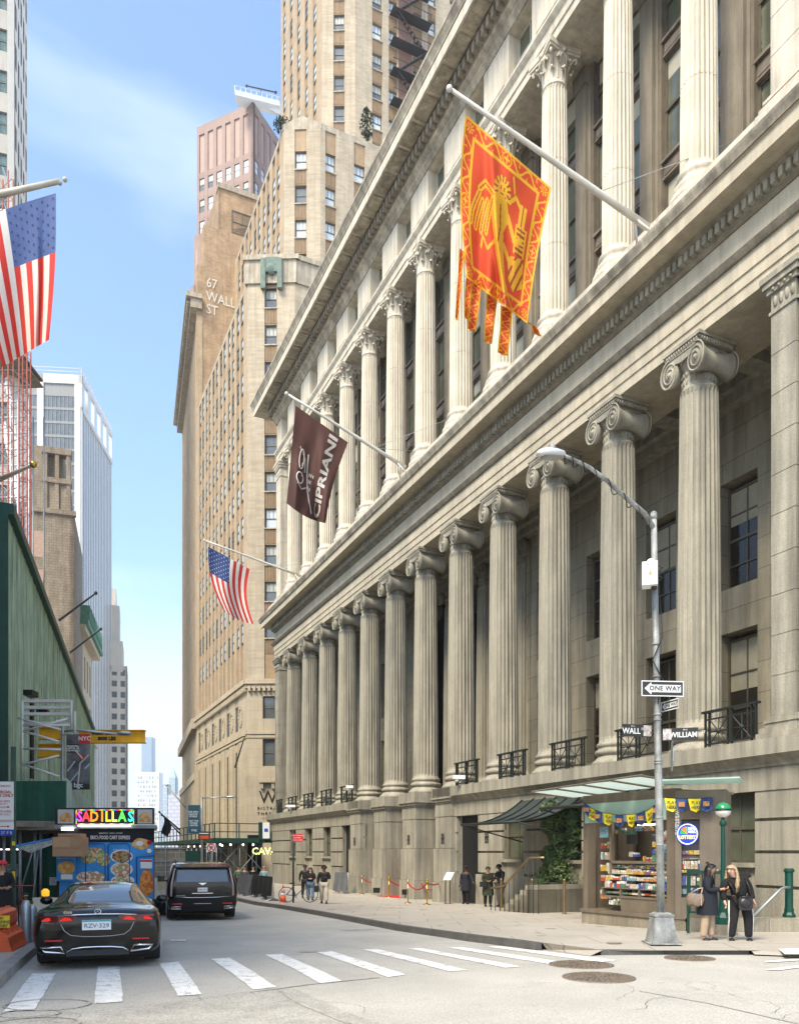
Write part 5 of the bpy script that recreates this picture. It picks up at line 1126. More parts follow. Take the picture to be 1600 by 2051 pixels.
b.box(0,Lr,.0,.06,zk+.27,z__(1797)); b.box(0,bxk(1355)+.1,-.01,.08,zk+.27,zt); b.box(bxk(1405)-.04,Lr,-.01,.08,zk+.27,zt); b.box(0,Lr,0,.08,z__(1643),zt); b.box(-.02,Lr,-.03,.0,z__(1840),z__(1836))
for i in range(20): b.box(.06+i*.045,.08+i*.045,-.02,0,z__(1640),z__(1602))
b.box(Lr-.05,Lr,0,1.5,zk+.27,zt)
b.xf=None; b.build('frame',bronze,t)
b=MB(); b.xf=FA; b.box(.08,xr,-.035,-.02,z_(1650),z_(1612)); b.xf=None; b.build('fascia_panel',mat('sea_green_fascia',(.38,.52,.43),.4,var=.05),t)
b=MB(); gp=mat('frosted_canopy_glass',(.60,.74,.68),.25,var=.08,tl=.5)
b.xf=FA; zg=zt+.1
for i in range(4): x0=-.95+i*.95; e_=.03*i; b.add([(x0,-.85,zg+.1+e_),(x0+.85,-.85,zg+.1+e_),(x0+.85,.5,zg+e_),(x0,.5,zg+e_)],[(0,1,2,3)])
b.xf=FB; b.box(-.3,Lr+.3,-.7,.6,zg+.07,zg+.1); b.xf=None; b.build('canopy_glass',gp,t)
b=MB(); b.xf=FA
for i in range(5): x0=-1.+i*.95; e_=.03*i; b.tube([(x0,-.88,zg+.09+e_),(x0,.5,zg-.02+e_)],.022,4)
b.tube([(-1.,-.86,zg+.11),(2.85,-.86,zg+.22)],.02,4); b.xf=None; b.build('canopy_rib',bronze,t)
# goods: rows of bright packets, magazines, bottles
rr=random.Random(5); cols_=[(.42,.08,.05),(.55,.36,.06),(.06,.1,.28),(.7,.68,.62),(.1,.2,.12),(.5,.22,.07),(.2,.1,.16),(.2,.34,.4),(.45,.36,.24),(.5,.46,.38)]
gm_=[mat('packet_%s'%n,c,.45,var=.65,scale=26.) for n,c in zip(('red','amber','blue','white','green','orange','purple','cyan','tan','yellow'),cols_)]
def goods(F,x0,x1,z0,z1,dy,nx,name,label,grp,h=None,par=None,depth=.08):
    """one shelf of packets; each packet is an object of its own"""
    b=MB(); b.xf=F; w_=(x1-x0)/nx
    x=x0; run=0
    while x<x1-.01:
        if run<=0: c=rr.randrange(10); run=rr.randint(1,3); hh=(z1-z0)*rr.uniform(.6,1.); wd=w_*rr.uniform(.55,1.25)
        run-=1; wd2=min(wd,x1-x); j=rr.uniform(-.012,.012)
        b.box(x+.003,x+wd2-.003,dy+j,dy+j+depth,z0,z0+hh*.62,c); b.box(x+.006,x+wd2-.006,dy+j,dy+j+depth*.7,z0+hh*.62,z0+hh,rr.choice((c,3,9,8))); x+=wd
    b.xf=None; o=b.build(name,gm_,t); return o
for (ya,yb,dy) in((1775,1762,.0),(1761,1750,.06),(1749,1739,.12),(1738,1731,.18)):
    goods(FA,ax(1210),xr-.02,z_(ya),z_(yb),dy,22,'packet_row','','')
for ya,yb in((1788,1781),): goods(FA,ax(1210),xr,z_(ya-1),z_(yb+2),.05,9,'newspaper_row','','',depth=.25)
for ya,yb in((1800,1772),(1765,1750),(1745,1728),(1722,1705),(1700,1686)): goods(FA,ax(1184),ax(1206),z_(ya),z_(yb),.3,5,'drink_row','','')
goods(FA,ax(1220),ax(1243),z_(1808),z_(1795),-.005,7,'drink_row','','')
for ya,yb in((1724,1712),(1711,1699),(1698,1686),(1680,1672)): goods(FA,ax(1299),ax(1318),z_(ya),z_(yb),.1,2,'packet_row','','')
for ya,yb,x0,x1,n in((1724,1714,1272,1298,6),(1716,1704,1243,1262,3),(1668,1657,1255,1290,6),(1672,1660,1216,1236,3)): goods(FA,ax(x0),ax(x1),z_(ya),z_(yb),.25,n,'packet_row','','')
b=MB(); b.xf=FA; b.box(ax(1236),ax(1256),.3,.33,z_(1692),z_(1668)); b.xf=None; b.build('price_board',txd,t)
b=MB(); b.xf=FA; b.box(ax(1198),ax(1214),.05,.07,z_(1679),z_(1658)); b.xf=None; b.build('poster',MT['packet_cyan'],t)
b=MB(); b.xf=FA; b.box(ax(1236),ax(1256),.28,.3,z_(1674),z_(1668)); b.xf=None; b.build('price_board_header',MT['packet_green'],t)
b=MB(); b.xf=FA; b.box(ax(1260),ax(1300),.26,.28,z_(1657.5),z_(1655)); b.box(ax(1190),ax(1330),.35,.55,z_(1644),z_(1643)); b.xf=None; b.build('strip_light',mat('kiosk_tube',(1,.95,.85),.5,emit=4.,var=0),t)
# keeper half hidden behind the counter
def vend():
    p=FA((ax(1285)),.85,0); t2=root('person','newsstand keeper with grey hair in a blue shirt, dim behind the kiosk counter','person',(p[0],p[1],zk)); 
    b=MB(); b.ball((p[0],p[1],z_(1679)),.115,seg=14,sz=1.2); b.tube([(p[0],p[1],z_(1684)),(p[0],p[1],z_(1692))],[.06,.08],10); b.tube([(p[0],p[1],zk+.9),(p[0],p[1],z_(1704)),(p[0],p[1],z_(1692))],[.2,.22,.1],12); b.build('body',mat('skin_tan',(.42,.24,.16),.6,var=.05),t2)
    b=MB(); b.ball((p[0],p[1]+.03,z_(1677)),.125,seg=14,sz=1.1); b.build('hair',mat('grey_hair',(.3,.29,.27),.8),t2); b=MB(); b.tube([(p[0],p[1]-.01,zk+.85),(p[0],p[1]-.01,z_(1704)),(p[0],p[1],z_(1693))],[.22,.24,.12],12); b.build('shirt',MT['packet_cyan'],t2)
vend()
# lottery window on the angled side
FBx=lambda px:bxk(px)
def disc(b,F,cx,cz,rx,rz,o,m=0,n=28,a0=0,a1=2*PI,full=True):
    vs=[F(cx+rx*math.cos(a0+(a1-a0)*i/n),o,cz+rz*math.sin(a0+(a1-a0)*i/n)) for i in range(n if full else n+1)]
    if not full: vs.append(F(cx,o,cz))
    b.add(vs,[tuple(range(len(vs)))],m)
for ya,yb,n in((1790,1775,4),(1773,1752,6),(1748,1742,4),(1741,1722,7),(1712,1703,4)): goods(FB,bxk(1357)+.03,bxk(1402),z__(ya),z__(yb),.06,n,'window_display','','',depth=.04)
goods(FB,bxk(1357)+.02,bxk(1402),z__(1722),z__(1720),.05,3,'window_display','','')
b=MB(); b.xf=FB; b.box(bxk(1355)+.08,bxk(1405),.12,.14,z__(1797),z__(1645)); b.xf=None; b.build('display_back',mat('display_back',(.16,.14,.12),.6,var=.4,scale=6.),t)
lb=mat('lottery_blue',(.01,.03,.45),.3,emit=.5,var=0); lw=mat('lottery_white',(.8,.85,.9),.3,emit=.8,var=0); ly=mat('lottery_yellow',(.85,.75,.1),.3,emit=.7,var=0); lg=mat('lottery_green',(.02,.4,.08),.3,emit=.4,var=0); lo=mat('lottery_orange',(.85,.2,.03),.3,emit=.5,var=0)
cx0=bxk(1377); cz0=z__(1672); r_=.23; t3=root('lottery_sign','round blue lottery sign glowing in the kiosk side window','sign',FB(cx0,-.03,cz0))
b=MB(); vs=[]; 
b.add([FB(cx0+r_*math.cos(a*PI/16),o,cz0+r_*1.06*math.sin(a*PI/16)) for o in(-.05,-.01) for a in range(32)],[tuple(range(32)),tuple(range(32,64))]+[(i,(i+1)%32,32+(i+1)%32,32+i) for i in range(32)]); b.build('disc',lb,t3)
b=MB(); disc(b,FB,cx0,cz0,r_*.93,r_*.98,-.054); b.build('white_ring',lw,t3,fix=False); b=MB(); disc(b,FB,cx0,cz0,r_*.85,r_*.9,-.057); b.build('blue_field',lb,t3,fix=False)
b=MB(); disc(b,FB,cx0,cz0,r_*.7,r_*.74,-.060,0,12,PI/2,PI,False); disc(b,FB,cx0,cz0,r_*.7,r_*.74,-.061,1,6,PI/2+.2,PI/2+.9,False); b.build('pie_mark',[lg,lo],t3,fix=False)
b=MB()
for s_,dx,dz,h in(('NEW',.09,.12,.085),('YORK',.09,.045,.07)): putext(b,s_,h,lambda x,y:FB(cx0+dx+x,-.062,cz0+dz+y),bold=.003,sx=.8)
b.build('lettering',lw,t3,fix=False); b=MB(); putext(b,'LOTTERY',.11,lambda x,y:FB(cx0+x,-.062,cz0-.07+y),bold=.004,sx=.72); b.build('yellow_lettering',ly,t3,fix=False)
b=MB(); q=FB(bxk(1340)*.6,-.03,0)
vs,fs=text('newsstand',.17,bold=.004); b.add([FB(.06+y,-.035,z__(1643)+.02-x-.0) for x,y,_ in vs],fs); b.build('vertical_lettering',sgw,t,fix=False)
# bunting of pennants
t4=root('pennant_bunting','string of yellow and blue play here pennants drooping along the kiosk canopy','bunting',(A.x,A.y,z_(1612)))
cord=[PX(x,y,A.y+(B.y-A.y)*(x-1170)/180-.3) for x,y in((1170,1608),(1185,1620),(1205,1628),(1240,1633),(1275,1631),(1300,1622),(1318,1608))]; cord2=[PX(x,y,B.y-.45) for x,y in((1334,1599),(1360,1600),(1395,1600),(1425,1598))]
b=MB(); b.tube(cord,.008,4); b.tube(cord2,.008,4); b.build('cord',black,t4)
def onp(P,t): s_=t*(len(P)-1); k=min(int(s_),len(P)-2); return P[k].lerp(P[k+1],s_-k),(P[k+1]-P[k]).normalized()
pn_y=mat('pennant_yellow',(.85,.68,.02),.7,var=.05); pn_b=mat('pennant_blue',(.03,.07,.22),.7,var=.3,scale=12.)
for P,n in((cord,9),(cord2,4)):
    for i in range(n):
        q,d=onp(P,(i+.5)/n); yl=i%2==1 if n==9 else i%2==0; w_=.14; h_=.3; b=MB(); tw=rr.uniform(-.06,.06)
        b.add([tuple(q-d*w_),tuple(q+d*w_),tuple(q+d*w_*.8+Vector((0,-.03+tw,-h_*.8))),tuple(q+Vector((.02,-.05,-h_))),tuple(q-d*w_*.75+Vector((0,-.03-tw,-h_*.85)))],[(0,1,2,3,4)]); o=b.build('pennant',pn_y if yl else pn_b,t4,fix=False)
        b=MB()
        if yl: 
            for s_,dz in(('PLAY',-.1),('HERE',-.2)): putext(b,s_,.1,lambda x,y:tuple(q+d*x+Vector((0,-.05-abs(tw),dz+y))),bold=.003,sx=.9)
            b.build('lettering',txd,t4,fix=False)
        else: b.cbox(tuple(q+Vector((-.03,-.045-abs(tw),-.13))),(.13,.01,.1)); b.build('patch',MT['packet_orange'],t4)
# ---------------- subway entrance
sg=mat('subway_green',(.003,.055,.038),.4,var=.12)
YS=YP+2.15
p=PX(1448,1858,YS); zs=gz(YS)+.14; t=root('subway_lamp','subway entrance lamp with a green and white globe on a green octagonal post','lamp',(p.x,YS,zs)); LT=t
zz=lambda y:EYE+(YH-y)/FP*YS
oct_=lambda r,z:[(r,z)]
b=MB(); b.lathe([(.3,zs),(.3,zs+.16)],8,c=(p.x,YS),sm=False); b.lathe([(.28,zs+.0),(.28,zz(1852))],8,c=(p.x,YS),sm=False); b.build('stone_footing',std,t)
b=MB(); b.lathe([(.17,zz(1852)),(.17,zz(1838)),(.14,zz(1834)),(.095,zz(1828)),(.085,zz(1800)),(.065,zz(1790)),(.052,zz(1745)),(.045,zz(1656)),(.075,zz(1652)),(.075,zz(1647)),(.04,zz(1643)),(.04,zz(1638))],8,c=(p.x,YS),sm=False); b.build('post',sg,t)
cz=zz(1623); r=15.5/FP*YS; b=MB(); n=20
b.lathe([(r*math.cos(a),cz+r*math.sin(a)) for a in [.06+i*(PI/2-.08)/8 for i in range(9)]],n,c=(p.x,YS)); b.build('green_globe_half',mat('green_globe',(.01,.25,.08),.15,var=0,spec=.7,coat=.5),t)
b=MB(); b.lathe([(r*math.cos(a),cz+r*math.sin(a)) for a in [-PI/2+.3+i*(PI/2-.36)/8 for i in range(9)]],n,c=(p.x,YS)); b.build('white_globe_half',mat('opal_globe',(.75,.73,.66),.2,var=0,spec=.6),t)
b=MB(); b.lathe([(r*1.03,cz-.02),(r*1.03,cz+.015)],n,c=(p.x,YS)); b.build('band',black,t)
t=root('subway_railing','green bar railing beside the subway stairs, behind the two women','railing',(p.x,YS,zs)); b=MB(); X0=p.x-.62; b.box(X0,p.x+.1,YS+.25,YS+.35,zz(1752),zz(1745)); b.box(X0,p.x+.1,YS+.27,YS+.33,zz(1832),zz(1828))
for i in range(5): x=X0+.04+i*.13; b.box(x-.012,x+.012,YS+.29,YS+.31,zz(1832),zz(1750))
b.box(X0-.02,X0+.02,YS+.27,YS+.33,zs,zz(1744)); b.build('bars',sg,t)
q=PX(1580,1832,YP+3.2); Yq=YP+3.2; zq=gz(Yq)+.14; zz2=lambda y:EYE+(YH-y)/FP*Yq
t=root('subway_post','green octagonal subway post by the right edge with a steel handrail end','bollard',(q.x,Yq,zq)); b=MB(); b.lathe([(.14,zz2(1838)),(.14,zz2(1833)),(.105,zz2(1828)),(.105,zz2(1820)),(.09,zz2(1819)),(.09,zz2(1748)),(.12,zz2(1746)),(.12,zz2(1743)),(.1,zz2(1742)),(.1,zz2(1740))],8,c=(q.x,Yq),sm=False); b.build('shaft',sg,t)
t=root('stair_coping','low grey granite coping wall round the subway stair opening','wall',(q.x,Yq,zq)); b=MB(); a=PX(1490,1850,Yq-.6)
b.box(a.x-1.1,16,Yq-.35,Yq+.0,zq-.2,zz2(1838)); b.add([(a.x-1.1,Yq-.35,zq),(a.x-1.1,Yq,zq),(a.x-1.1,Yq+.5,zq),(a.x-1.1,Yq+.5,zz2(1838)),(a.x-1.1,Yq-.35,zz2(1838))],[(0,2,3,4)]); b.box(q.x-.25,16,Yq-.2,Yq+.2,zq,zz2(1838)-.001); b.build('coping',stj,t)
t=root('stair_handrail','stainless tube handrail sloping down into the subway stair','handrail',(q.x,Yq,zq)); b=MB(); b.tube([PX(1581,1778,Yq-.12),PX(1570,1778,Yq-.3),PX(1562,1783,Yq-.35),PX(1502,1842,Yq-.5)],.028,8); b.build('tube',chrome if 0 else steel,t)
b=MB(); a=G(1560,1848,.146);c=G(1575,1853,.146); b.box(a.x-.1,a.x+.35,a.y,a.y+.18,a.z,a.z+.006); struct(b.build('yellow_paint_mark',yel))
# ---------------- awning, entrance steps, planter tree
ad=mat('awning_fabric',(.035,.045,.038),.7,var=.2,scale=3.)
def awning(label,px0,px1,ytop,yend,zlip):
    u1,u0=QU(px0,WP-.1),QU(px1,WP-.1); t=bankthing('glass_awning',label,'awning',WP,(u0+u1)/2,QZ(px1,ytop,WP-.1)); zt=QZ(px1,ytop,WP-.1); b=MB(); n=5; ou=2.6
    def f(s,tt): return (WP-.1-ou*tt,u0+(u1-u0)*s,zt-(zt-zlip)*(1-(1-tt)**2.2))
    b.grid(lambda s,tt:f(s,tt),n,8); b.grid(lambda s,tt:(f(s,tt)[0],f(s,tt)[1],f(s,tt)[2]-.03),n,8); b.build('cover',ad,t,fix=False)
    b=MB()
    for i in range(n+1): b.tube([Vector(f(i/n,k/8))+Vector((0,0,.03)) for k in range(9)],.03,5)
    b.tube([f(0,1),f(1,1)],.05,6); b.tube([f(0,1),(WP-.1,u0,zlip-.6)],.025,5); b.tube([f(1,1),(WP-.1,u1,zlip-.6)],.025,5); b.build('rib',rail,t); return t
awning('curved dark ribbed awning over the office steps left of the kiosk',1046,1168,1592,0,2.75)
awning('second curved dark awning mostly hidden behind the kiosk canopy',1218,1326,1566,0,3.1)
bz=mat('bronze_rail',(.28,.2,.11),.35,.7,var=.2); 
us=QU(1110,WP-1.2); t=bankthing('entrance_steps','granite entrance steps rising to a side door behind the planter','steps',WP-1.2,us,-.4)
b=MB()
for i in range(6): b.box(WP-3.0,WP+.1,us-1.2+.0,us+1.15-i*.32,-1,-.18+.17*i) if 0 else b.box(WP-2.6,WP,us-.6,us+1.1-i*.3,-1,-.1+.165*i)
b.build('treads',stj,t)
def hrail(label,pts,posts,ground):
    t=bankthing('stair_rail',label,'handrail',*pts[0]); b=MB(); b.tube(pts,.035,8); b.build('handrail',bz,t); b=MB()
    for p_ in posts: b.tube([p_,(p_[0],p_[1],ground)],.014,5)
    b.build('balusters',rail,t); return t
zr=-.1
hrail('brass capped handrail on the street side of the entrance steps',[(WP-2.65,us+1.6,.55),(WP-2.65,us+.8,.65),(WP-2.65,us-.7,1.6),(WP-2.65,us-1.5,1.6)],[(WP-2.65,us+1.6-.28*i,.6 if i<3 else min(1.6,.6+.18*(i-3))) for i in range(11)],-.3)
def bollard(label,px,py,w_=None):
    p=G(px,py,.14); t=root('brass_post',label,'bollard',p,'brass posts by the entrance steps'); b=MB(); b.lathe([(.07,p.z),(.07,p.z+.03),(.05,p.z+.05),(.05,p.z+1.0)],8,c=(p.x,p.y),sm=False); b.ball((p.x,p.y,p.z+1.04),.06,seg=10,sz=.9); b.build('post',bz,t)
bollard('square brass post at the foot of the steps, left of the planter',1066,1829); bollard('square brass post in front of the dark planter',1130,1832); bollard('square brass post beside the man in the leather jacket',1004,1822)
p=G(1138,1824,.14); t=root('planter_tree','dark glossy magnolia shrub in a large square planter beside the kiosk','tree',p); b=MB(); h=.5
b.add([(p.x+sx*k,p.y+.6+sy*k,p.z+z) for z,k in((0,.52),(.95,.62)) for sx,sy in((-1,-1),(1,-1),(1,1),(-1,1))],[(0,3,2,1),(4,5,6,7),(0,1,5,4),(1,2,6,5),(2,3,7,6),(3,0,4,7)]); b.build('planter',mat('planter_slate',(.10,.095,.085),.7,var=.3,streak=.3),t)
b=MB(); 
for k in range(5): a=k*1.3; b.tube([(p.x,p.y+.6,p.z+.9),(p.x+.15*math.cos(a),p.y+.6+.15*math.sin(a),p.z+1.8),(p.x+.3*math.cos(a),p.y+.6+.3*math.sin(a),p.z+2.9),(p.x+.35*math.cos(a),p.y+.6+.35*math.sin(a),p.z+3.6)],[.04,.03,.02,.01],5)
b.build('trunk',MT['bark'],t)
lv=mat('magnolia_leaf',(.14,.21,.08),.4,var=.35,scale=3.,spec=.6); lv2=mat('yew_leaf',(.16,.23,.085),.7,var=.4,scale=6.)
def foliage(t,name,c,sx,sy,sz,n,leaf,m,seed,lobes=14):
    rr=random.Random(seed); L=[(Vector((rr.uniform(-1,1)*sx*.75,rr.uniform(-1,1)*sy*.75,rr.uniform(-.85,.85)*sz)),rr.uniform(.22,.45)) for _ in range(lobes)]; b=MB()
    for i in range(n):
        q,r=L[i%lobes]; d=Vector((rr.gauss(0,1),rr.gauss(0,1),rr.gauss(0,1))).normalized()*r*rr.uniform(.75,1.12); P=Vector(c)+q+d; ax_=Vector((rr.gauss(0,1),rr.gauss(0,1),rr.gauss(.2,.6))).normalized(); w_=ax_.cross(d.normalized()+Vector((.01,.02,.9))).normalized(); l=leaf*rr.uniform(.7,1.3)
        b.add([tuple(P-ax_*l),tuple(P+w_*l*.36),tuple(P+ax_*l),tuple(P-w_*l*.36)],[(0,1,2,3)])
    b.build(name,m,t,fix=False)
foliage(t,'foliage',(p.x-.1,p.y+.45,p.z+2.45),.66,.55,1.15,12000,.085,lv,11,24); foliage(t,'yew_underplanting',(p.x-.15,p.y+.55,p.z+1.25),.75,.55,.35,4500,.055,lv2,12,14)
# ---------------- rope barriers, menu stand, floodlights, cameras, crowd barriers, cone
brass=mat('polished_brass',(.55,.36,.10),.25,.95,var=.1); rope=mat('red_rope',(.42,.008,.012),.7,var=.1)
SPO={}
def stanch(i,px,py,label,h=.98):
    p=G(px,py,.14); SPO[i]=p; t=root('rope_post',label,'stanchion',p,'brass rope posts in front of the bank'); b=MB(); b.lathe([(.17,p.z),(.17,p.z+.015),(.1,p.z+.04),(.03,p.z+.06)],16,c=(p.x,p.y)); b.build('foot',brass,t); b=MB(); b.lathe([(.026,p.z+.05),(.026,p.z+h-.1)],8,c=(p.x,p.y)); b.lathe([(.045,p.z+h-.1),(.05,p.z+h-.04),(.03,p.z+h)],10,c=(p.x,p.y)); b.ball((p.x,p.y,p.z+h+.03),.045,seg=10); b.build('post',brass,t)
SL=[(725,1792,'brass rope post furthest left, inside the left entrance recess'),(779,1798,'brass rope post beside the red carpet'),(817,1810,'front left brass rope post of the waiting line'),(840,1802,'brass rope post behind the waiting line'),(855,1813,'front middle brass rope post of the waiting line'),(883,1806,'brass rope post just left of the menu stand'),(927,1808,'brass rope post at the doorway right of the menu stand'),(961,1809,'brass rope post left of the woman in the olive coat')]
for i,(x,y,l) in enumerate(SL): stanch(i,x,y,l)
def ropeb(i,j,label,sag=.28,q=None,k=1):
    a=SPO[i]+Vector((0,0,.88)); c=(SPO[j] if q is None else q)+Vector((0,0,.88)); t=root('rope',label,'rope',a,'red velvet ropes'); b=MB(); b.tube([a.lerp(c,s/10)-Vector((0,0,sag*4*(s/10)*(1-s/10))) for s in range(11)],.028,7); b.build('cord',rope,t)
ropeb(2,4,'red rope across the front of the waiting line'); ropeb(3,5,'red rope behind the waiting line',.4); ropeb(4,5,'short red rope joining front and back brass posts',.1); ropeb(5,6,'red rope from the waiting line to the right doorway',.12)
ropeb(0,1,'red rope hanging in the left entrance recess',.1,SPO[0]+Vector((1.1,0,-.35))); ropeb(1,2,'red rope drooping over the red carpet',.3,SPO[1]+Vector((1.2,.5,0)))
b=MB(); q=G(790,1799,.146); b.cbox((q.x+.1,q.y+.9,q.z),(1.0,2.6,.012),0,ANG); t=b.build('red_carpet',mat('carpet_red',(.55,.02,.015),.9,var=.1)); tag(t,'red carpet strip in the entrance recess between the pedestals','carpet')
p=G(896,1811,.14); t=root('menu_stand','slanted white menu panel on two black legs on the pavement','sign stand',p); b=MB(); 
for dx in(-.08,.1): b.box(p.x+dx-.02,p.x+dx+.02,p.y-.02,p.y+.02,p.z,p.z+1.05)
b.box(p.x-.15,p.x+.2,p.y-.15,p.y+.15,p.z,p.z+.015); b.build('leg',black,t); b=MB(); b.add([(p.x-.2,p.y-.2,p.z+1.02),(p.x+.12,p.y-.25,p.z+1.02),(p.x+.3,p.y+.15,p.z+1.32),(p.x-.02,p.y+.2,p.z+1.32)],[(0,1,2,3)]); b.add([(p.x-.2,p.y-.2,p.z+1.0),(p.x+.12,p.y-.25,p.z+1.0),(p.x+.3,p.y+.15,p.z+1.3),(p.x-.02,p.y+.2,p.z+1.3)],[(0,1,2,3)]); b.build('panel',sgw,t)
for x,y,l in((754,1797,'black floodlight at the foot of the second pedestal'),(812,1801,'black floodlight at the foot of the third pedestal'),(880,1806,'black floodlight at the foot of the fourth pedestal'),(952,1806,'black floodlight by the doorway right of the pedestals')):
    p=G(x,y,.14); t=root('floodlight',l,'floodlight',p,'floodlights along the bank wall'); b=MB(); b.cbox((p.x,p.y,p.z+.33),(.34,.1,.26),0,.2); b.build('head',black,t); b=MB(); b.tube([(p.x+.05,p.y,p.z),(p.x+.08,p.y,p.z+.25)],.02,5); b.box(p.x-.05,p.x+.15,p.y-.06,p.y+.06,p.z,p.z+.02); b.build('stem',steel,t)
for x,y,sc,l in((919,1562,1.,'white security camera on the ledge right of the middle columns'),(700,1580,.8,'small white security camera by the far balcony rail'),(582,1618,1.3,'white security camera at the far end of the ledge')):
    w_=WP-.45; p=UW(w_,QU(x,w_),QZ(x,y,w_)); t=root('security_camera',l,'camera',p,'security cameras on the ledge'); b=MB(); b.cbox(tuple(p+Vector((0,0,.1))),(.5*sc,.2,.16),0,.2); b.ball((p.x-.1,p.y,p.z-.02),.1,seg=10); b.build('housing',white,t); b=MB(); b.tube([p,p+Vector((.3,.3,-.05))],.025,5); b.build('arm',steel,t)
def cbarrier(label,a,c,cover=None,h=1.1,group='steel crowd barriers along the kerb'):
    t=root('crowd_barrier',label,'barrier',a,group); d=c-a; b=MB(); up=Vector((0,0,1)); P=lambda s,z:tuple(a+d*s+up*z)
    b.tube([P(0,.12),P(0,h),P(1,h),P(1,.12)],.022,6,close=True)
    for i in range(1,14): b.tube([P(i/14,.13),P(i/14,h)],.009,4)
    n=Vector((-d.y,d.x,0)).normalized()*.3
    for s in(.12,.88): q=a+d*s; b.tube([q+n,q+up*.12,q-n],.02,4)
    b.build('frame',steel,t)
    if cover:
        b=MB(); nn=n.normalized()*.04; rr=random.Random(int(a.x*100)&255)
        b.grid(lambda s,v:tuple(a+d*s+up*(h+.02-v*(h-.12-.1*math.sin(s*9+a.x)))-nn*(1+ (1.5+math.sin(s*14+a.y*3))*v*2.2)),12,4); b.build('cover',cover,t,fix=False)
bc=mat('black_sheet',(.014,.014,.015),.6,var=.2); gcv=mat('grey_sheet',(.10,.105,.11),.6,var=.2)
bp=[G(x,y,.14) for x,y in((478,1793),(492,1795),(508,1797),(527,1801),(548,1806))]
for i in range(4): cbarrier(('crowd barrier with grey sheet nearest the black van','second covered crowd barrier from the black van','third crowd barrier, draped in a black sheet','black draped crowd barrier next to the orange cone')[i],bp[i],bp[i+1],(gcv,gcv,bc,bc)[i])
cbarrier('bare steel crowd barrier leaning against the bank wall',G(672,1790,.14),G(697,1791,.14),gcv,1.15,None)
p=G(567,1808,.14); t=root('traffic_cone','orange traffic cone with two white bands beside the bicycle','traffic cone',p); b=MB(); b.box(p.x-.18,p.x+.18,p.y-.18,p.y+.18,p.z,p.z+.04); b.lathe([(.14,p.z+.04),(.105,p.z+.3)],14,c=(p.x,p.y)); b.lathe([(.09,p.z+.42),(.07,p.z+.52)],14,c=(p.x,p.y)); b.lathe([(.05,p.z+.64),(.03,p.z+.78)],14,c=(p.x,p.y)); b.build('cone',org_,t); b=MB(); b.lathe([(.105,p.z+.3),(.088,p.z+.42)],14,c=(p.x,p.y)); b.lathe([(.07,p.z+.52),(.05,p.z+.64)],14,c=(p.x,p.y)); b.build('band',sgw,t)
q=G(592,1809,.14); bicycle('black bicycle chained to the red topped sign post',(q.x+.1,q.y+.1,q.z),.12,(.02,.02,.025))
t=root('red_sign','small red street sign at the top of a dark post by the bicycle','sign',q); z1=EYE+(YH-1668)/FP*q.y; b=MB(); b.tube([(q.x-.1,q.y,q.z),(q.x-.1,q.y,z1+.1)],.045,8); b.build('post',txd,t); b=MB(); a=PX(587,1687,q.y-.06);c=PX(607,1671,q.y-.06); b.box(a.x,c.x,q.y-.08,q.y-.06,a.z,c.z); b.build('panel',mat('sign_red',(.6,.02,.02),.5),t); lines(t,q.y-.085,(('NO STANDING',597,1674.5,2.5),('ANYTIME',595,1679,2.5),('TOW ZONE',597,1683.5,2.5)),sgw)
# ---------------- shed, banner pole and signs at the far corner
t=bankthing('far_shed','green railed sidewalk shed on steel frames round the base of the brick tower','scaffolding',13.2,62.2,-.55); b=MB()
b.box(13.2,30,62.2,64.5,2.55,2.75); b.box(13.2,17,64,100,2.55,2.75); b.box(13.15,30,62.15,62.25,2.5,2.85); b.box(13.15,13.25,62.2,100,2.5,2.85); b.build('deck',gd,t)
b=MB()
for z in(3.3,3.95): b.box(13.15,30,62.18,62.24,z,z+.07); b.box(13.18,13.24,62.2,100,z,z+.07)
for i in range(8): b.box(13.15+i*1.9,13.23+i*1.9,62.17,62.25,2.8,4.0)
for i in range(20): b.box(13.15,13.23,62.2+i*1.9,62.28+i*1.9,2.8,4.0)
for x in(13.4,): pass
b.build('guard_rail',gd,t); b=MB(); b.box(16.6,17.6,62.05,62.15,2.7,4.1); b.xf=None; b.build('end_panel',gd,t)
b=MB()
for w_ in(13.4,15.2,17.,18.8):
    for u in(62.5,64.3): b.tube([(w_,u,-.6),(w_,u,2.6)],.04,6)
for i in range(16): b.tube([(13.4,64+i*2.2,-.6),(13.4,64+i*2.2,2.6)],.04,6); b.tube([(16.6,64+i*2.2,-.6),(16.6,64+i*2.2,2.6)],.04,6)
for a,c in((13.4,15.2),(15.2,17.)): b.tube([(a,62.5,.3),(c,62.5,2.3)],.025,4); b.tube([(a,62.5,2.3),(c,62.5,.3)],.025,4)
for i in range(0,14,2): b.tube([(13.4,64+i*2.2,.2),(13.4,66.2+i*2.2,2.3)],.025,4); b.tube([(13.4,64+i*2.2,2.3),(13.4,66.2+i*2.2,.2)],.025,4)
b.build('frame',steel,t); b=MB()
for w_ in(13.8,14.6,15.6,16.4): b.ball((w_,63,2.35),.09,seg=8); 
for i in range(6): b.ball((14.6,66+i*3,2.3),.09,seg=8)
b.build('bulb',MT['lamp_white'],t)
b=MB(); b.box(16.9,30,66.6,66.8,-1,3.2); b.build('dark_shopfront',dark,t)
def wsign(name,label,cat,px0,px1,py0,py1,Y,m): return signboard(name,label,px0,px1,py0,py1,Y,m,cat)
t,cx1,cz1,*_=wsign('square_sign','white square sign with a blue mark at the corner of the far shed','sign',526,540,1648,1680,61,sgw); b=MB(); b.box(cx1-.14,cx1+.14,60.98,61,cz1-.1,cz1+.15); b.build('blue_mark',txb,t)
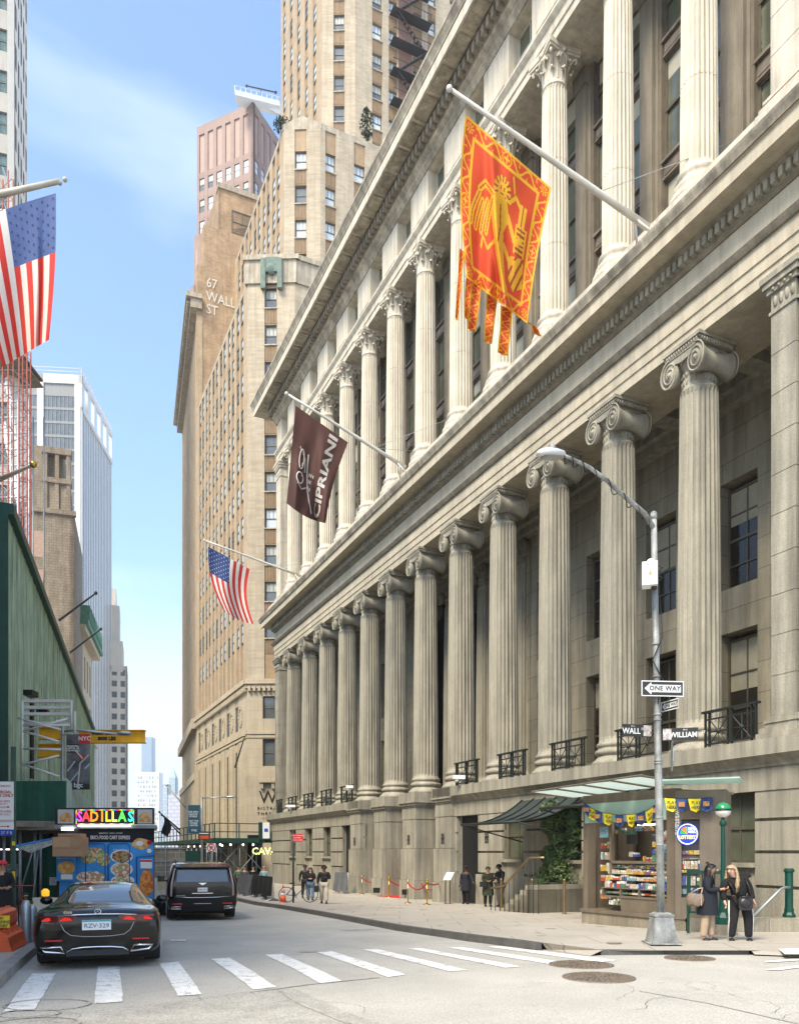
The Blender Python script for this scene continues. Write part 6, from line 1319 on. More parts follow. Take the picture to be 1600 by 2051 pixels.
t=root('shop_sign','lit yellow green CAVA letters under the far shed','sign',PX(525,1708,64)); b=MB(); o=PX(532,1706,64)
putext(b,'CAVA',0.75,lambda x,y:(o.x+x-.1,64,o.z+y),bold=.015); b.build('lettering',mat('lit_letters',(.75,.8,.25),.4,emit=1.2,var=0),t,fix=False)
Yn=57; xb=PX(404,0,Yn).x; t=root('street_lamp','far street lamp with a straight arm behind the blue banner','street lamp',(xb,Yn,gz(Yn)+.14)); b=MB(); zt_=EYE+(YH-1596)/FP*Yn; b.lathe([(.1,gz(Yn)),(.07,zt_)],10,c=(xb,Yn)); b.build('pole',steel,t); b=MB(); b.tube([(xb,Yn,zt_-.1),PX(455,1597,Yn)],.05,6); b.build('arm',steel,t); lamphead(PX(452,1597,Yn),.7,t,0,0,.14)
t,cx1,cz1,*_=wsign('blue_banner','dark blue banner with white lettering on the far lamp post','banner',377,401,1613,1670,Yn-.2,mat('banner_blue',(.02,.09,.14),.6,var=.15)); lines(t,Yn-.2,(('THE NEW',387,1627,3.4),('FACE OF',387,1631.5,3.4),('FITNESS',387,1636,3.4),('VISIT THE',388,1645,3.2),('FITNESS',388,1649.5,3.2),('CENTER',388,1654,3.2),('FHK',389,1664,4.5)),sgw,bold=.004)
t,cx1,cz1,*_=wsign('turn_sign','white no right turn sign with a red ring over the black van','sign',414,432,1690,1707,Yn-2,sgw); b=MB(); Yt=Yn-2.02
b.tube([(cx1+.26*math.cos(a*PI/12),Yt,cz1+.26*math.sin(a*PI/12)) for a in range(24)],.03,5,close=True); b.tube([(cx1-.18,Yt,cz1+.18),(cx1+.18,Yt,cz1-.18)],.03,5); b.build('ring',mat('sign_red',(.6,.02,.02)),t); b=MB(); b.tube([(cx1-.06,Yt,cz1-.17),(cx1-.06,Yt,cz1+.06),(cx1+.12,Yt,cz1+.06)],.035,5); b.build('arrow',txd,t); b=MB(); b.box(cx1-.03,cx1+.03,Yt+.04,Yt+.1,gz(Yn)+.1,cz1); b.build('post',steel,t)
t,cx1,cz1,*_=wsign('arrow_sign','small dark sign with orange panel and white arrow on the far lamp post','sign',397,421,1666,1682,Yn-.4,txd); b=MB(); panel(b,400,418,1674,1681,Yn-.42); b.build('orange_panel',org_,t); b=MB(); panel(b,399,418,1669,1671,Yn-.42); b.build('white_arrow',sgw,t)
t,*_=wsign('hoarding_board','dark green board behind the roof of the black van','hoarding',371,410,1705,1728,Yn+1,gd)
t=root('jersey_barrier','row of pale concrete barriers across the street beyond the food cart','barrier',G(325,1795)); b=MB(); a=G(312,1797);c=G(352,1782); 
for i in range(5):
    p0=a.lerp(c,i/5);p1=a.lerp(c,(i+.94)/5); d=(p1-p0).normalized(); n=Vector((-d.y,d.x,0)); b.add([tuple(p_+n*o+Vector((0,0,z))) for p_ in(p0,p1) for o,z in((-.3,0),(-.12,.35),(-.08,.85),(.08,.85),(.12,.35),(.3,0))],[(i,i+1,7+i,6+i) for i in range(5)]+[(0,5,4,3,2,1),(6,7,8,9,10,11)])
b.build('blocks',mat('barrier_concrete',(.5,.47,.4),.85,var=.15),t)
t=root('site_fence','grey brown mesh site fence across the far end of the street','fence',G(320,1790)); b=MB(); Yf=75
a=PX(305,1790,Yf);c=PX(470,1790,Yf)
b.box(a.x,c.x,Yf,Yf+.05,gz(Yf),PX(0,1698,Yf).z); b.build('mesh_panel',mat('fence_mesh',(.22,.19,.15),.8,var=.3,scale=2.,brick=(.9,.6,.05),c2=(.16,.15,.13),mortar=(.3,.28,.24)),t); b=MB()
for i in range(7): x=a.x+(c.x-a.x)*i/6; b.box(x-.04,x+.04,Yf-.08,Yf-.02,gz(Yf),PX(0,1694,Yf).z)
for y in(1700,1725,1760): b.box(a.x,c.x,Yf-.08,Yf-.03,PX(0,y,Yf).z-.04,PX(0,y,Yf).z+.04)
b.build('post',steel,t)
b=MB(); b.box(a.x-4,c.x+2,Yf+1,Yf+1.1,gz(Yf),.6); t=b.build('screen_wall',mat('dark_screen',(.08,.07,.06),.9,var=.5,scale=1.)); tag(t,'dim brown boarded screen behind the mesh site fence','wall')
for i,(x0,y0,x1,y1,Y) in enumerate(((372,1618,334,1574,66),(360,1663,319,1627,62),(362,1672,324,1633,66))): pole(('pale slanting flagpole highest at the far right corner','dark flagpole carrying a furled black flag','dark flagpole under the furled black flag')[i],PX(x0,y0,Y),PX(x1,y1,Y),.07,.04,pale if i==0 else black,True,None)
b=MB(); b.grid(lambda s,v:tuple(PX(326+14*s+3*math.sin(v*5),1632+16*s+38*v-8*s*v,62)+Vector((0,.15*math.sin(s*9),0))),6,8); o=b.build('furled_flag',black,fix=False); tag(o,'furled black flag hanging from the far dark flagpole','flag')
Fw0=UW(16.9,66,6); pole('slanting flagpole on the bracketed balcony of the brick tower',UW(16,67.4,EYE+(YH-1535)/FP*67),PX(490,1475,64),.08,.05,mat('dull_pole',(.2,.18,.15),.6),True,None)
# ---------------- vehicles (rear at local y = 0, forward = +y); heights follow the photograph's slightly squat proportions
cp=mat('black_car_paint',(.003,.003,.0035),.1,var=0,spec=.3,coat=.3); cg=mat('car_glass',(.03,.035,.035),.04,var=0,spec=1.,coat=.6); rub=MT['tyre_rubber']; tl=mat('tail_lamp_red',(.55,.01,.008),.15,emit=.35,var=0); tlr=mat('reflector_red',(.5,.01,.01),.2,var=0); plast=mat('black_plastic',(.02,.02,.02),.6,var=0)
def carbody(t,sec,stations,glassf,m=(cp,cg),name='body'):
    b=MB(); rows=[]
    for st in stations:
        h=sec(*st); rows.append([(x,st[0]+dy,z) for x,dy,z in h]+[(-x,st[0]+dy,z) for x,dy,z in h[::-1][1:-1]])
    n=len(rows[0]); vs=[p for r in rows for p in r]; fs=[];ms=[]
    for j in range(len(rows)-1):
        for i in range(n): fs.append((j*n+i,j*n+(i+1)%n,(j+1)*n+(i+1)%n,(j+1)*n+i)); ms.append(glassf(j,i if i<n/2 else n-1-i))
    fs+=[tuple(range(n)),tuple(range((len(rows)-1)*n,len(rows)*n))]; ms+=[0,0]
    b.v=vs;b.f=fs;b.m=ms;b.s=[True]*len(fs); o=b.build(name,list(m),t); md=o.modifiers.new('s','SUBSURF'); md.levels=2; md.render_levels=2; return o
def wheels(t,xs,ys_,r,w_):
    for x in xs:
        for y in ys_:
            b=MB(); b.lathe([(r*.62,x-w_/2),(r*.94,x-w_/2),(r,x-w_/2+.03),(r,x+w_/2-.03),(r*.94,x+w_/2),(r*.62,x+w_/2)],28,c=(y,r),ax=0,cap=True)
            o=b.build('wheel',rub,t); b=MB(); s_=1 if x>0 else -1; xo=x+s_*(w_/2+.004)
            b.lathe([(r*.6,xo-.02*s_),(r*.6,xo),(r*.55,xo)],24,c=(y,r),ax=0,cap=False)
            for a in range(10): b.tube([(xo,y,r),(xo,y+r*.58*math.cos(a*PI/5),r+r*.58*math.sin(a*PI/5))],.02,4)
            b.build('rim',steel,o)
def vehicle(name,label,p,rz,sz=.88):
    t=thing(name,label,'car' if name!='food_cart' else 'food cart',p,rz); t.scale=(1,1,sz); return t
pl=G(67,1947); pr=G(322,1931); hd_=R(18.0)
pc=G(196,1943); s=vehicle('sedan','shiny black sedan parked at the left kerb, red tail lamps and plate RZV 329',(pc.x+.0,pc.y+.0,gz(12)),hd_)
def sec1(y,w,zb,wt,zt):
    return [(0,0,.22),(w*.82,0,.22),(w*.97,0,.32),(w,0,.52),(w*.995,0,.74),(w*.955,0,zb-.06),(min(w*.9,wt+.14),0,zb+.0),(wt,0,zt-.05),(wt*.72,0,zt-.008),(0,0,zt)]
S1=[(0,.80,.86,.62,.90),(.03,.875,.92,.66,.97),(.14,.925,1.0,.70,1.045),(.42,.94,1.03,.71,1.06),(.62,.945,1.03,.70,1.075),(.82,.945,1.03,.68,1.11),(1.25,.945,1.03,.635,1.27),(1.7,.945,1.03,.60,1.385),(2.15,.945,1.02,.585,1.43),(2.7,.94,1.01,.585,1.435),(3.1,.94,1.,.60,1.37),(3.5,.94,.99,.66,1.16),(3.8,.935,.97,.72,1.01),(4.3,.92,.9,.7,.93),(4.7,.88,.8,.66,.82),(4.92,.7,.66,.5,.68)]
carbody(s,sec1,S1,lambda j,i:1 if (4<=j<=10 and i==6) or (5<=j<=6 and i in(7,8)) or (10<=j<=11 and i in(7,8)) else 0)
wheels(s,(-.80,.80),(1.0,3.95),.345,.25)
b=MB(); b.box(-.8,.8,.3,4.6,.14,.26); b.build('underbody',dark,s)
# rear lamps, trims, plate
for sg_ in(-1,1):
    b=MB()
    for x0,x1,y0,y1,z0,z1 in((.30,.55,-.012,-.012,.83,.93),(.56,.80,-.012,.05,.80,.935),(.80,.90,.05,.2,.81,.93)):
        b.add([(sg_*x0,y0-.01,z0+.03),(sg_*x1,y1-.01,z0),(sg_*x1,y1-.01,z1),(sg_*x0,y0-.01,z1-.005),(sg_*x0,y0+.05,z0+.03),(sg_*x1,y1+.05,z0),(sg_*x1,y1+.05,z1),(sg_*x0,y0+.05,z1-.005)],[(0,1,2,3),(4,5,6,7),(0,1,5,4),(2,3,7,6),(1,2,6,5),(0,3,7,4)])
    o=b.build('tail_lamp',mat('dark_lamp_lens',(.10,.004,.004),.1,var=0,coat=1.),s); b=MB()
    for c in(.44,.69): b.add([(sg_*(c+dx*.085),-.03+ (.035 if c>.6 else 0),.855+dz*.045) for dx,dz in((-1,0),(1,-.35),(1.2,.0),(.3,1.1),(-.5,1))],[(0,1,2,3,4)])
    b.build('light_bar',tl,o,fix=False)
    b=MB(); b.box(sg_*.5 if sg_>0 else -.74,sg_*.74 if sg_>0 else -.5,.0,.03,.50,.525); b.build('reflector',tlr,s)
    b=MB(); q=[(.47,.30),(.74,.33),(.80,.40),(.52,.405)]; b.tube([(sg_*x,-.0,z) for x,z in q],.018,6,close=True); b.build('exhaust_trim',chrome,s); b=MB(); b.add([(sg_*x,.012,z) for x,z in q],[(0,1,2,3)]); b.build('exhaust_opening',dark,s,fix=False)
    b=MB(); b.ball((sg_*1.03,3.2,1.0),.12,seg=12,sx=.95,sy=.55,sz=.75); b.tube([(sg_*.9,3.2,.93),(sg_*1.0,3.2,.96)],.03,6); b.build('side_mirror',cp,s)
b=MB(); b.tube([(-.56,-.02,.935),(-.3,-.035,.95),(0,-.04,.955),(.3,-.035,.95),(.56,-.02,.935)],.010,6); b.build('chrome_strip',chrome,s)
b=MB(); b.tube([(-.44,-.02,.31),(-.36,-.03,.37),(-.2,-.035,.39),(0,-.037,.395),(.2,-.035,.39),(.36,-.03,.37),(.44,-.02,.31)],.013,6); b.build('bumper_trim',chrome,s)
b=MB(); b.box(-.45,.45,-.01,.05,.24,.34); b.build('diffuser',plast,s)
b=MB(); b.tube([(-.52,-.018,.80),(-.47,-.022,.68),(-.38,-.026,.60),(-.2,-.03,.575),(0,-.03,.57),(.2,-.03,.575),(.38,-.026,.6),(.47,-.022,.68),(.52,-.018,.80)],.006,5); b.build('boot_seam',steel,s)
b=MB(); b.box(-.22,.19,-.045,-.03,.685,.855); b.build('plate',sgw,s); b=MB(); b.box(-.215,.185,-.048,-.044,.825,.852); b.build('plate_header',mat('plate_teal',(.05,.3,.35),.5),s)
b=MB(); putext(b,'RZV·329',.105,lambda x,y:(x-.015,-.05,.755+y),bold=.002,sx=.95); b.build('plate_lettering',mat('plate_ink',(.15,.2,.25),.5,var=0),s,fix=False)
b=MB(); b.add([(.09*math.cos(a*PI/3+PI/2),-.04,.995+.045*math.sin(a*PI/3+PI/2)) for a in range(6)],[tuple(range(6))]) if 0 else b.tube([(.045*math.cos(a*PI/8),-.02,.995+.045*math.sin(a*PI/8)) for a in range(16)],.006,5,close=True)
for a in(PI/2,PI/2+2.09,PI/2+4.19): b.tube([(0,-.02,.995),(.045*math.cos(a),-.02,.995+.045*math.sin(a))],.005,4)
b.build('badge',chrome,s)
b=MB(); putext(b,'E350',.06,lambda x,y:(x-.42,-.022,.985+y)); b.build('badge_lettering',chrome,s,fix=False)
for sg_ in(-1,1): b=MB(); b.box(sg_*.35-.17,sg_*.35+.17,1.5,1.6,.9,1.08); b.box(sg_*.35-.1,sg_*.35+.1,1.52,1.58,1.08,1.2); b.build('headrest',plast,s)
# large black SUV
pc=G(407,1845); v=vehicle('suv','large boxy black SUV driving away in the middle of the street','',0) if 0 else vehicle('suv','large boxy black SUV with tall side lamps driving away up the street',(pc.x-.02,pc.y,gz(23.5)),R(16.5))
def sec2(y,w,zb,wt,zt): return [(0,0,.3),(w*.86,0,.3),(w*.97,0,.42),(w,0,.7),(w*.995,0,1.0),(w*.98,0,zb-.05),(w*.955,0,zb+.01),(wt,0,zt-.09),(wt*.93,0,zt-.015),(0,0,zt)]
S2=[(0,.93,1.13,.78,1.30),(.03,.985,1.25,.80,1.5),(.12,1.02,1.27,.82,1.78),(.22,1.03,1.27,.85,1.88),(.5,1.03,1.27,.86,1.93),(1.6,1.03,1.26,.86,1.95),(2.8,1.03,1.25,.85,1.94),(3.3,1.03,1.24,.83,1.88),(3.75,1.03,1.22,.85,1.5),(4.05,1.02,1.2,.86,1.26),(4.8,1.,1.12,.85,1.18),(5.2,.95,1.0,.8,1.06)]
carbody(v,sec2,S2,lambda j,i:1 if (3<=j<=7 and i==6) or (j in(7,8) and i in(7,8)) else 0)
wheels(v,(-.86,.86),(1.05,4.1),.40,.29)
b=MB(); b.box(-.86,.86,.3,4.9,.2,.36); b.build('underbody',dark,v)
b=MB(); b.add([(-.74,-.03,1.29),(.74,-.03,1.29),(.70,.10,1.76),(-.70,.10,1.76)],[(0,1,2,3)]); b.build('rear_window',cg,v,fix=False)
b=MB(); b.add([(-.76,-.02,1.80),(.76,-.02,1.80),(.76,.3,1.9),(-.76,.3,1.9),(-.76,-.02,1.77),(.76,-.02,1.77),(.76,.2,1.78),(-.76,.2,1.78)],[(0,1,2,3),(4,5,6,7),(0,1,5,4),(0,3,7,4),(1,2,6,5)]); b.build('roof_spoiler',cp,v)
for sg_ in(-1,1):
    b=MB(); b.add([(sg_*x,y,z) for x,y,z in((.86,-.02,.82),(.93,.03,.82),(.90,.04,1.25),(.80,.08,1.76),(.76,.06,1.76),(.85,-.01,1.25))],[(0,1,2,5),(5,2,3,4)]); b.tube([(sg_*.9,0,.84),(sg_*.88,.01,1.25),(sg_*.785,.05,1.74)],.022,5); b.build('tail_lamp',mat('pale_lamp_lens',(.45,.35,.33),.2,var=0),v)
    b=MB(); b.box(min(sg_*.58,sg_*.86),max(sg_*.58,sg_*.86),-.03,.02,.55,.585); b.build('reflector',tlr,v)
    b=MB(); b.tube([(sg_*x,-.035,z) for x,z in((.62,.40),(.88,.41),(.88,.47),(.62,.475))],.016,6,close=True); b.build('exhaust_trim',chrome,v)
    b=MB(); b.box(min(sg_*1.06,sg_*1.28),max(sg_*1.06,sg_*1.28),3.3,3.42,1.18,1.40); b.tube([(sg_*1.,3.35,1.22),(sg_*1.12,3.35,1.25)],.03,6); b.build('side_mirror',cp,v)
    b=MB(); b.tube([(sg_*.75,.5,1.99),(sg_*.75,3.0,1.99)],.018,5); b.build('roof_rail',plast,v)
b=MB(); b.tube([(-.8,-.035,.80),(-.4,-.04,.775),(0,-.04,.77),(.4,-.04,.775),(.8,-.035,.80)],.010,5); b.build('chrome_strip',chrome,v)
b=MB(); b.box(-.14,.14,-.05,-.03,.97,1.10); b.build('plate',sgw,v); b=MB(); putext(b,'T84·3PX',.07,lambda x,y:(x,-.055,1.03+y)); b.build('plate_lettering',txb,v,fix=False)
b=MB(); b.box(-.3,.3,-.045,-.03,.90,.925); b.box(-.25,.25,-.04,-.02,.56,.575); b.build('bumper_trim',chrome,v)
b=MB(); b.add([(x,-.05,z) for x,z in((-.12,1.26),(.12,1.26),(.0,1.18))],[(0,1,2)]); b.build('badge',chrome,v,fix=False); b=MB(); putext(b,'ESCALADE',.05,lambda x,y:(x-.62,-.045,.84+y)); b.build('badge_lettering',chrome,v,fix=False)
# ---------------- food cart
YC=25.5; def_=None
t=root('food_cart','blue food cart plastered with meal photos under a lit SADILLAS sign','food cart',(PX(213,0,YC).x,YC,gz(YC))); FC_=t
def foodmat(name,cs,scale=16.,emit=0):
    m=bpy.data.materials.new(name); m.use_nodes=True; T_=m.node_tree; B_=T_.nodes['Principled BSDF']; tc=N(T_,'ShaderNodeTexCoord'); n_=N(T_,'ShaderNodeTexVoronoi'); n_.inputs['Scale'].default_value=scale; r=N(T_,'ShaderNodeValToRGB'); e=r.color_ramp.elements
    sp_=N(T_,'ShaderNodeSeparateColor'); T_.links.new(tc.outputs['Object'],n_.inputs['Vector']); T_.links.new(n_.outputs['Color'],sp_.inputs[0]); T_.links.new(sp_.outputs[0],r.inputs[0]); T_.links.new(r.outputs[0],B_.inputs['Base Color'])
    r.color_ramp.interpolation='CONSTANT'; e[0].color=(*cs[0],1); e[0].position=0
    for i,c in enumerate(cs[1:]):
        if i==0: x=e[1]; x.position=1/len(cs)
        else: x=e.new((i+1)/len(cs))
        x.color=(*c,1)
    B_.inputs['Roughness'].default_value=.5; return m
fm1=foodmat('taco_photo',[(.45,.4,.15),(.15,.25,.05),(.5,.1,.04),(.6,.5,.3),(.25,.35,.1),(.55,.4,.2)]); fm2=foodmat('grill_photo',[(.3,.08,.03),(.15,.05,.03),(.5,.2,.07),(.4,.3,.15),(.25,.3,.1)]); fm3=foodmat('rice_photo',[(.65,.55,.35),(.5,.3,.15),(.6,.2,.1),(.75,.7,.6),(.3,.35,.12)]); fm4=foodmat('bun_photo',[(.6,.3,.08),(.7,.42,.15),(.55,.25,.06)],9.); fm5=foodmat('gyro_photo',[(.65,.2,.03),(.5,.12,.02),(.75,.3,.06)],14.)
pz=lambda y:PX(0,y,YC).z; pxx=lambda x:PX(x,0,YC).x
b=MB(); b.prism([(pxx(118),YC),(pxx(309),YC),(pxx(309)-.78,YC+2.6),(pxx(118)-.78,YC+2.6)],pz(1806),pz(1655)); b.build('body',mat('cart_dark_wrap',(.012,.012,.018),.4,var=.3,scale=2.),t)
b=MB(); b.prism([(pxx(112),YC-.1),(pxx(316),YC-.1),(pxx(314)-.8,YC+2.7),(pxx(112)-.8,YC+2.7)],pz(1660),pz(1653)); b.build('roof_edge',steel,t)
b=MB(); b.box(pxx(119),pxx(308),YC-.012,YC-.002,pz(1804),pz(1688)); b.build('blue_wrap',mat('cart_blue',(.05,.27,.62),.45,var=.35,scale=1.2),t)
b=MB(); 
for x0,x1 in((170,213),(215,262)):
    P_=[(pxx(x0+2),YC-.02,pz(1800)),(pxx(x0+2),YC-.02,pz(1694)),(pxx(x0+6),YC-.02,pz(1690)),(pxx(x1-6),YC-.02,pz(1690)),(pxx(x1-2),YC-.02,pz(1694)),(pxx(x1-2),YC-.02,pz(1800))]; b.tube(P_,.018,5)
b.tube([(pxx(274),YC-.02,pz(1800)),(pxx(274),YC-.02,pz(1717)),(pxx(308),YC-.02,pz(1715))],.02,5); b.build('door_trim',mat('cart_blue_trim',(.02,.1,.3),.4),t)
def fd(cx,cy,rx,ry,m,o=-.02,plate=True):
    b=MB(); n=22; rr=random.Random(int(cx)); 
    if plate: b.add([(pxx(cx+rx*1.12*math.cos(a*2*PI/n)),YC+o+.002,pz(cy-ry*1.12*math.sin(a*2*PI/n))) for a in range(n)],[tuple(range(n))],1)
    b.add([(pxx(cx+rx*math.cos(a*2*PI/n)*rr.uniform(.88,1.06)),YC+o,pz(cy-ry*math.sin(a*2*PI/n)*rr.uniform(.88,1.06))) for a in range(n)],[tuple(range(n))],0); b.build('meal_photo',[m,sgw],t,fix=False)
for a in((192,1710,18,12,fm1,-.022,False),(178,1718,16,13,fm1,-.024,False),(208,1722,14,13,fm1,-.026,False),(244,1716,20,12,fm2),(244,1742,20,13,fm3),(246,1764,21,9,fm3),(182,1757,30,12,fm3,-.02,False),(283,1691,18,12,fm4,-.02,False),(294,1770,15,28,fm5,-.02,False),(296,1738,5,7,fm5,-.02,False)): fd(*a)
b=MB(); disc(b,lambda x,y,z:(x,y,z),pxx(280),pz(1690),.12,.08,YC-.03); b.build('fried_egg_photo',sgw,t,fix=False)
b=MB(); b.box(pxx(282),pxx(305),YC-.03,YC-.02,pz(1740),pz(1722)); b.build('notice',sgw,t); b=MB(); b.box(pxx(282),pxx(305),YC-.034,YC-.03,pz(1727),pz(1723)); b.build('notice_header',MT['sign_red'],t)
for x,y,m_ in((300,1688,tlr),(300,1705,sgw)): b=MB(); b.lathe([(.07,YC-.06),(.07,YC-.02)],14,c=(pxx(x),pz(y)),ax=1); b.build('marker_lamp',m_,t)
lines(t,YC-.03,(("ERIC's FOOD CART EXPRESS",221,1678.5,7.5),),sgw,'title_lettering',bold=.002,sx=.62); lines(t,YC-.03,(('BREAKFAST  LUNCH  DINNER',222,1669.5,2.6),('PHILLY',238,1731,3),('STEAK OVER RICE',243,1703,3),('TACOS',184,1700,3)),sgw,'small_lettering')
# sign box
YS2=YC-.15; b=MB(); b.box(pxx(114),pxx(308),YS2,YS2+.25,pz(1652),pz(1619)); b.build('sign_box',txd,t)
for x0,x1 in((116,148),(276,305)):
    b=MB(); b.box(PX(x0,0,YS2).x,PX(x1,0,YS2).x,YS2-.012,YS2,PX(0,1650,YS2).z,PX(0,1622,YS2).z); o=b.build('burger_panel',mat('panel_cream',(.5,.5,.5),.5),t)
    b=MB(); cx_=(x0+x1)/2; n=16; b.add([(PX(cx_+12*math.cos(a*PI/n),0,YS2).x,YS2-.018,PX(0,1640-12*math.sin(a*PI/n),YS2).z) for a in range(n+1)],[tuple(range(n+1))]); b.box(PX(cx_-12,0,YS2).x,PX(cx_+12,0,YS2).x,YS2-.018,YS2-.014,PX(0,1647,YS2).z,PX(0,1641,YS2).z); b.build('burger_photo',fm4,o,fix=False)
led=[mat('led_%s'%n,c,.5,emit=.9,var=0) for n,c in(('magenta',(.7,.05,.6)),('red',(.9,.05,.05)),('orange',(.95,.25,.02)),('amber',(.95,.55,.02)),('yellow',(.9,.85,.1)),('green',(.1,.8,.1)),('teal',(.05,.7,.6)),('blue',(.1,.2,.9)))]
L_='SADILLAS'; ps=[157,167.5,182,196,206,218.5,234,252]; ps=[158,171,187,203,214.5,227,243,260]; ps=[p_-1 for p_ in ps]; co=[0,1,2,2,3,4,5,6]
for ch,x,k_ in zip(L_,ps,co):
    b=MB(); q=PX(x+3,1637,YS2); putext(b,ch,.45,lambda u_,w_:(q.x+u_*.82,YS2-.016,q.z+w_),bold=.012); b.build('led_letter',led[k_],t,fix=False)
b=MB(); x0,x1,z0,z1=PX(153,0,YS2).x,PX(268,0,YS2).x,PX(0,1651,YS2).z,PX(0,1623,YS2).z
for i in range(46):
    x=x0+(x1-x0)*(i+.5)/46
    for z in(z0,z1): b.box(x-.016,x+.016,YS2-.016,YS2-.01,z-.012,z+.012,i%8)
for i in range(11):
    z=z0+(z1-z0)*(i+.5)/11
    for x in(x0,x1): b.box(x-.012,x+.012,YS2-.016,YS2-.01,z-.014,z+.014,(i+3)%8)
b.build('led_border',led,t)
b=MB(); b.box(PX(161,0,YC).x,PX(264,0,YC).x,YC-.2,YC-.14,pz(1656),pz(1653.5)); b.box(pxx(128),pxx(150),YC-.2,YC-.1,pz(1664),pz(1658)); b.build('strip_lamp',mat('lamp_white',(1,1,1)),t)
for x in(.35,-.35): b=MB(); b.lathe([(.18,0),(.3,0),(.32,.05),(.32,.17),(.3,.22)],20,c=(YC+1.,gz(YC)+.32),ax=0); o=b.build('wheel',rub,t); o.location.x=pxx(309)-.12-t.location.x*0 if x>0 else pxx(120)+.02; o.location.x-=0
# the lathe above is centred on x=0: shift to the cart's sides
for o in [c for c in t.children if c.name.startswith('wheel')]: o.location.x=o.location.x-0
b=MB(); a=pxx(309); b.box(pxx(300),pxx(313),YC-.05,YC+.3,gz(YC)+.12,pz(1802)); b.build('tow_bar',plast,t)
# side flap with menu strips, held out on the pavement side
b=MB(); f0,f1,f2,f3=PX(32,1710,YC+.3),PX(104,1681,YC+.3),PX(112,1684,YC+1.2),PX(66,1709,YC-.2); b.add([tuple(PX(32,1697,YC+.6)),tuple(PX(108,1681,YC+.6)),tuple(PX(113,1690,YC-.4)),tuple(PX(60,1709,YC-.4))],[(0,1,2,3)]); b.build('side_flap',mat('menu_strip',(.5,.5,.42),.5,var=.8,scale=9.),t,fix=False)
b=MB(); b.tube([PX(32,1697,YC+.6),PX(108,1681,YC+.6)],.06,4); b.build('flap_edge',MT['cart_blue'],t)
t2,*_=signboard('menu_poster','blue sandwich poster with a photo hanging at the left corner of the food cart',113,151,1716,1765,YC-.3,MT['cart_blue']); lines(t2,YC-.3,(('OUR SANDWICHES',132,1720,3.2),),sgw)
b=MB(); n=18; c_=PX(133,1739,YC-.3); b.add([(c_.x+.27*math.cos(a*2*PI/n),YC-.32,c_.z+.2*math.sin(a*2*PI/n)) for a in range(n)],[tuple(range(n))]); b.build('sandwich_photo',fm4,t2,fix=False); b=MB(); panel(b,122,145,1752,1762,YC-.32); b.build('notice',sgw,t2)
cbm=mat('cardboard',(.42,.25,.14),.85,var=.12,scale=3.)
def box3(label,x0,x1,y0,y1,Y,d,tilt=0):
    a=PX(x0,y1,Y);c=PX(x1,y0,Y); t=root('cardboard_box',label,'box',((a.x+c.x)/2,Y,a.z),'cardboard boxes on the cart flap'); b=MB(); b.box(a.x,c.x,Y,Y+d,a.z,c.z); b.box(a.x-.01,c.x+.01,Y-.012,Y,a.z+(c.z-a.z)*.44,a.z+(c.z-a.z)*.46); o=b.build('carton',cbm,t); b=MB(); xm=a.x+(c.x-a.x)*.62; b.box(a.x+.01,xm,Y-.02,Y-.012,a.z+(c.z-a.z)*.46,c.z-.01); b.build('flap',mat('cardboard_light',(.50,.30,.17),.85,var=.1),t); return t
box3('large brown cardboard box wedged on the cart flap beside the lit sign',105,162,1677,1716,YC-.9,.6); box3('thin cardboard piece lying on top of the large box',116,160,1670,1677,YC-.8,.5)
# ---------------- people: one continuous skinned body each; clothes, hair, shoes are children
SK=lambda n,c:mat(n,c,.55,var=.04,scale=6.)
skin_a=SK('skin_warm',(.48,.26,.17)); skin_b=SK('skin_fair',(.60,.36,.26)); skin_c=SK('skin_dark',(.11,.055,.035))
def skinmesh(name,V,E,m,par,lv=2):
    """V: name->(x,y,z,rx,ry); first vertex is the root"""
    ks=list(V); me=bpy.data.meshes.new(name); me.from_pydata([V[k][:3] for k in ks],[(ks.index(a),ks.index(b)) for a,b in E],[]); me.materials.append(m)
    me.skin_vertices.new() if hasattr(me.skin_vertices,'new') else None
    o=bpy.data.objects.new(name,me); COL.objects.link(o); o.parent=par; ORG[o.name]=Vector((0,0,0))
    md=o.modifiers.new('k','SKIN'); md.use_smooth_shade=True; md.branch_smoothing=.6
    sv=me.skin_vertices[0].data
    for i,k in enumerate(ks): r=V[k]; sv[i].radius=(r[3],r[4] if len(r)>4 else r[3]); sv[i].use_root=(i==0)
    s=o.modifiers.new('s','SUBSURF'); s.levels=lv; s.render_levels=lv
    dg=bpy.context.evaluated_depsgraph_get(); m2=bpy.data.meshes.new_from_object(o.evaluated_get(dg)); o.modifiers.clear(); o.data=m2; m2.name=name
    for p in m2.polygons: p.use_smooth=True
    return o
def J(**k):
    """standing skeleton 1.75 m tall, facing -y; right side of the body is at -x"""
    d=dict(pel=(0,0,.95),sp=(0,0,1.14),ch=(0,0,1.32),nb=(0,.005,1.45),nk=(0,-.005,1.51),hd=(0,-.02,1.62),ht=(0,-.01,1.70),
      sL=(.17,0,1.40),eL=(.235,.03,1.13),wL=(.25,-.04,.89),sR=(-.17,0,1.40),eR=(-.235,.03,1.13),wR=(-.25,-.04,.89),
      hL=(.09,0,.90),kL=(.10,-.02,.50),aL=(.10,.03,.09),hR=(-.09,0,.90),kR=(-.10,-.02,.50),aR=(-.10,.03,.09))
    d.update(k); return {a:Vector(b) for a,b in d.items()}
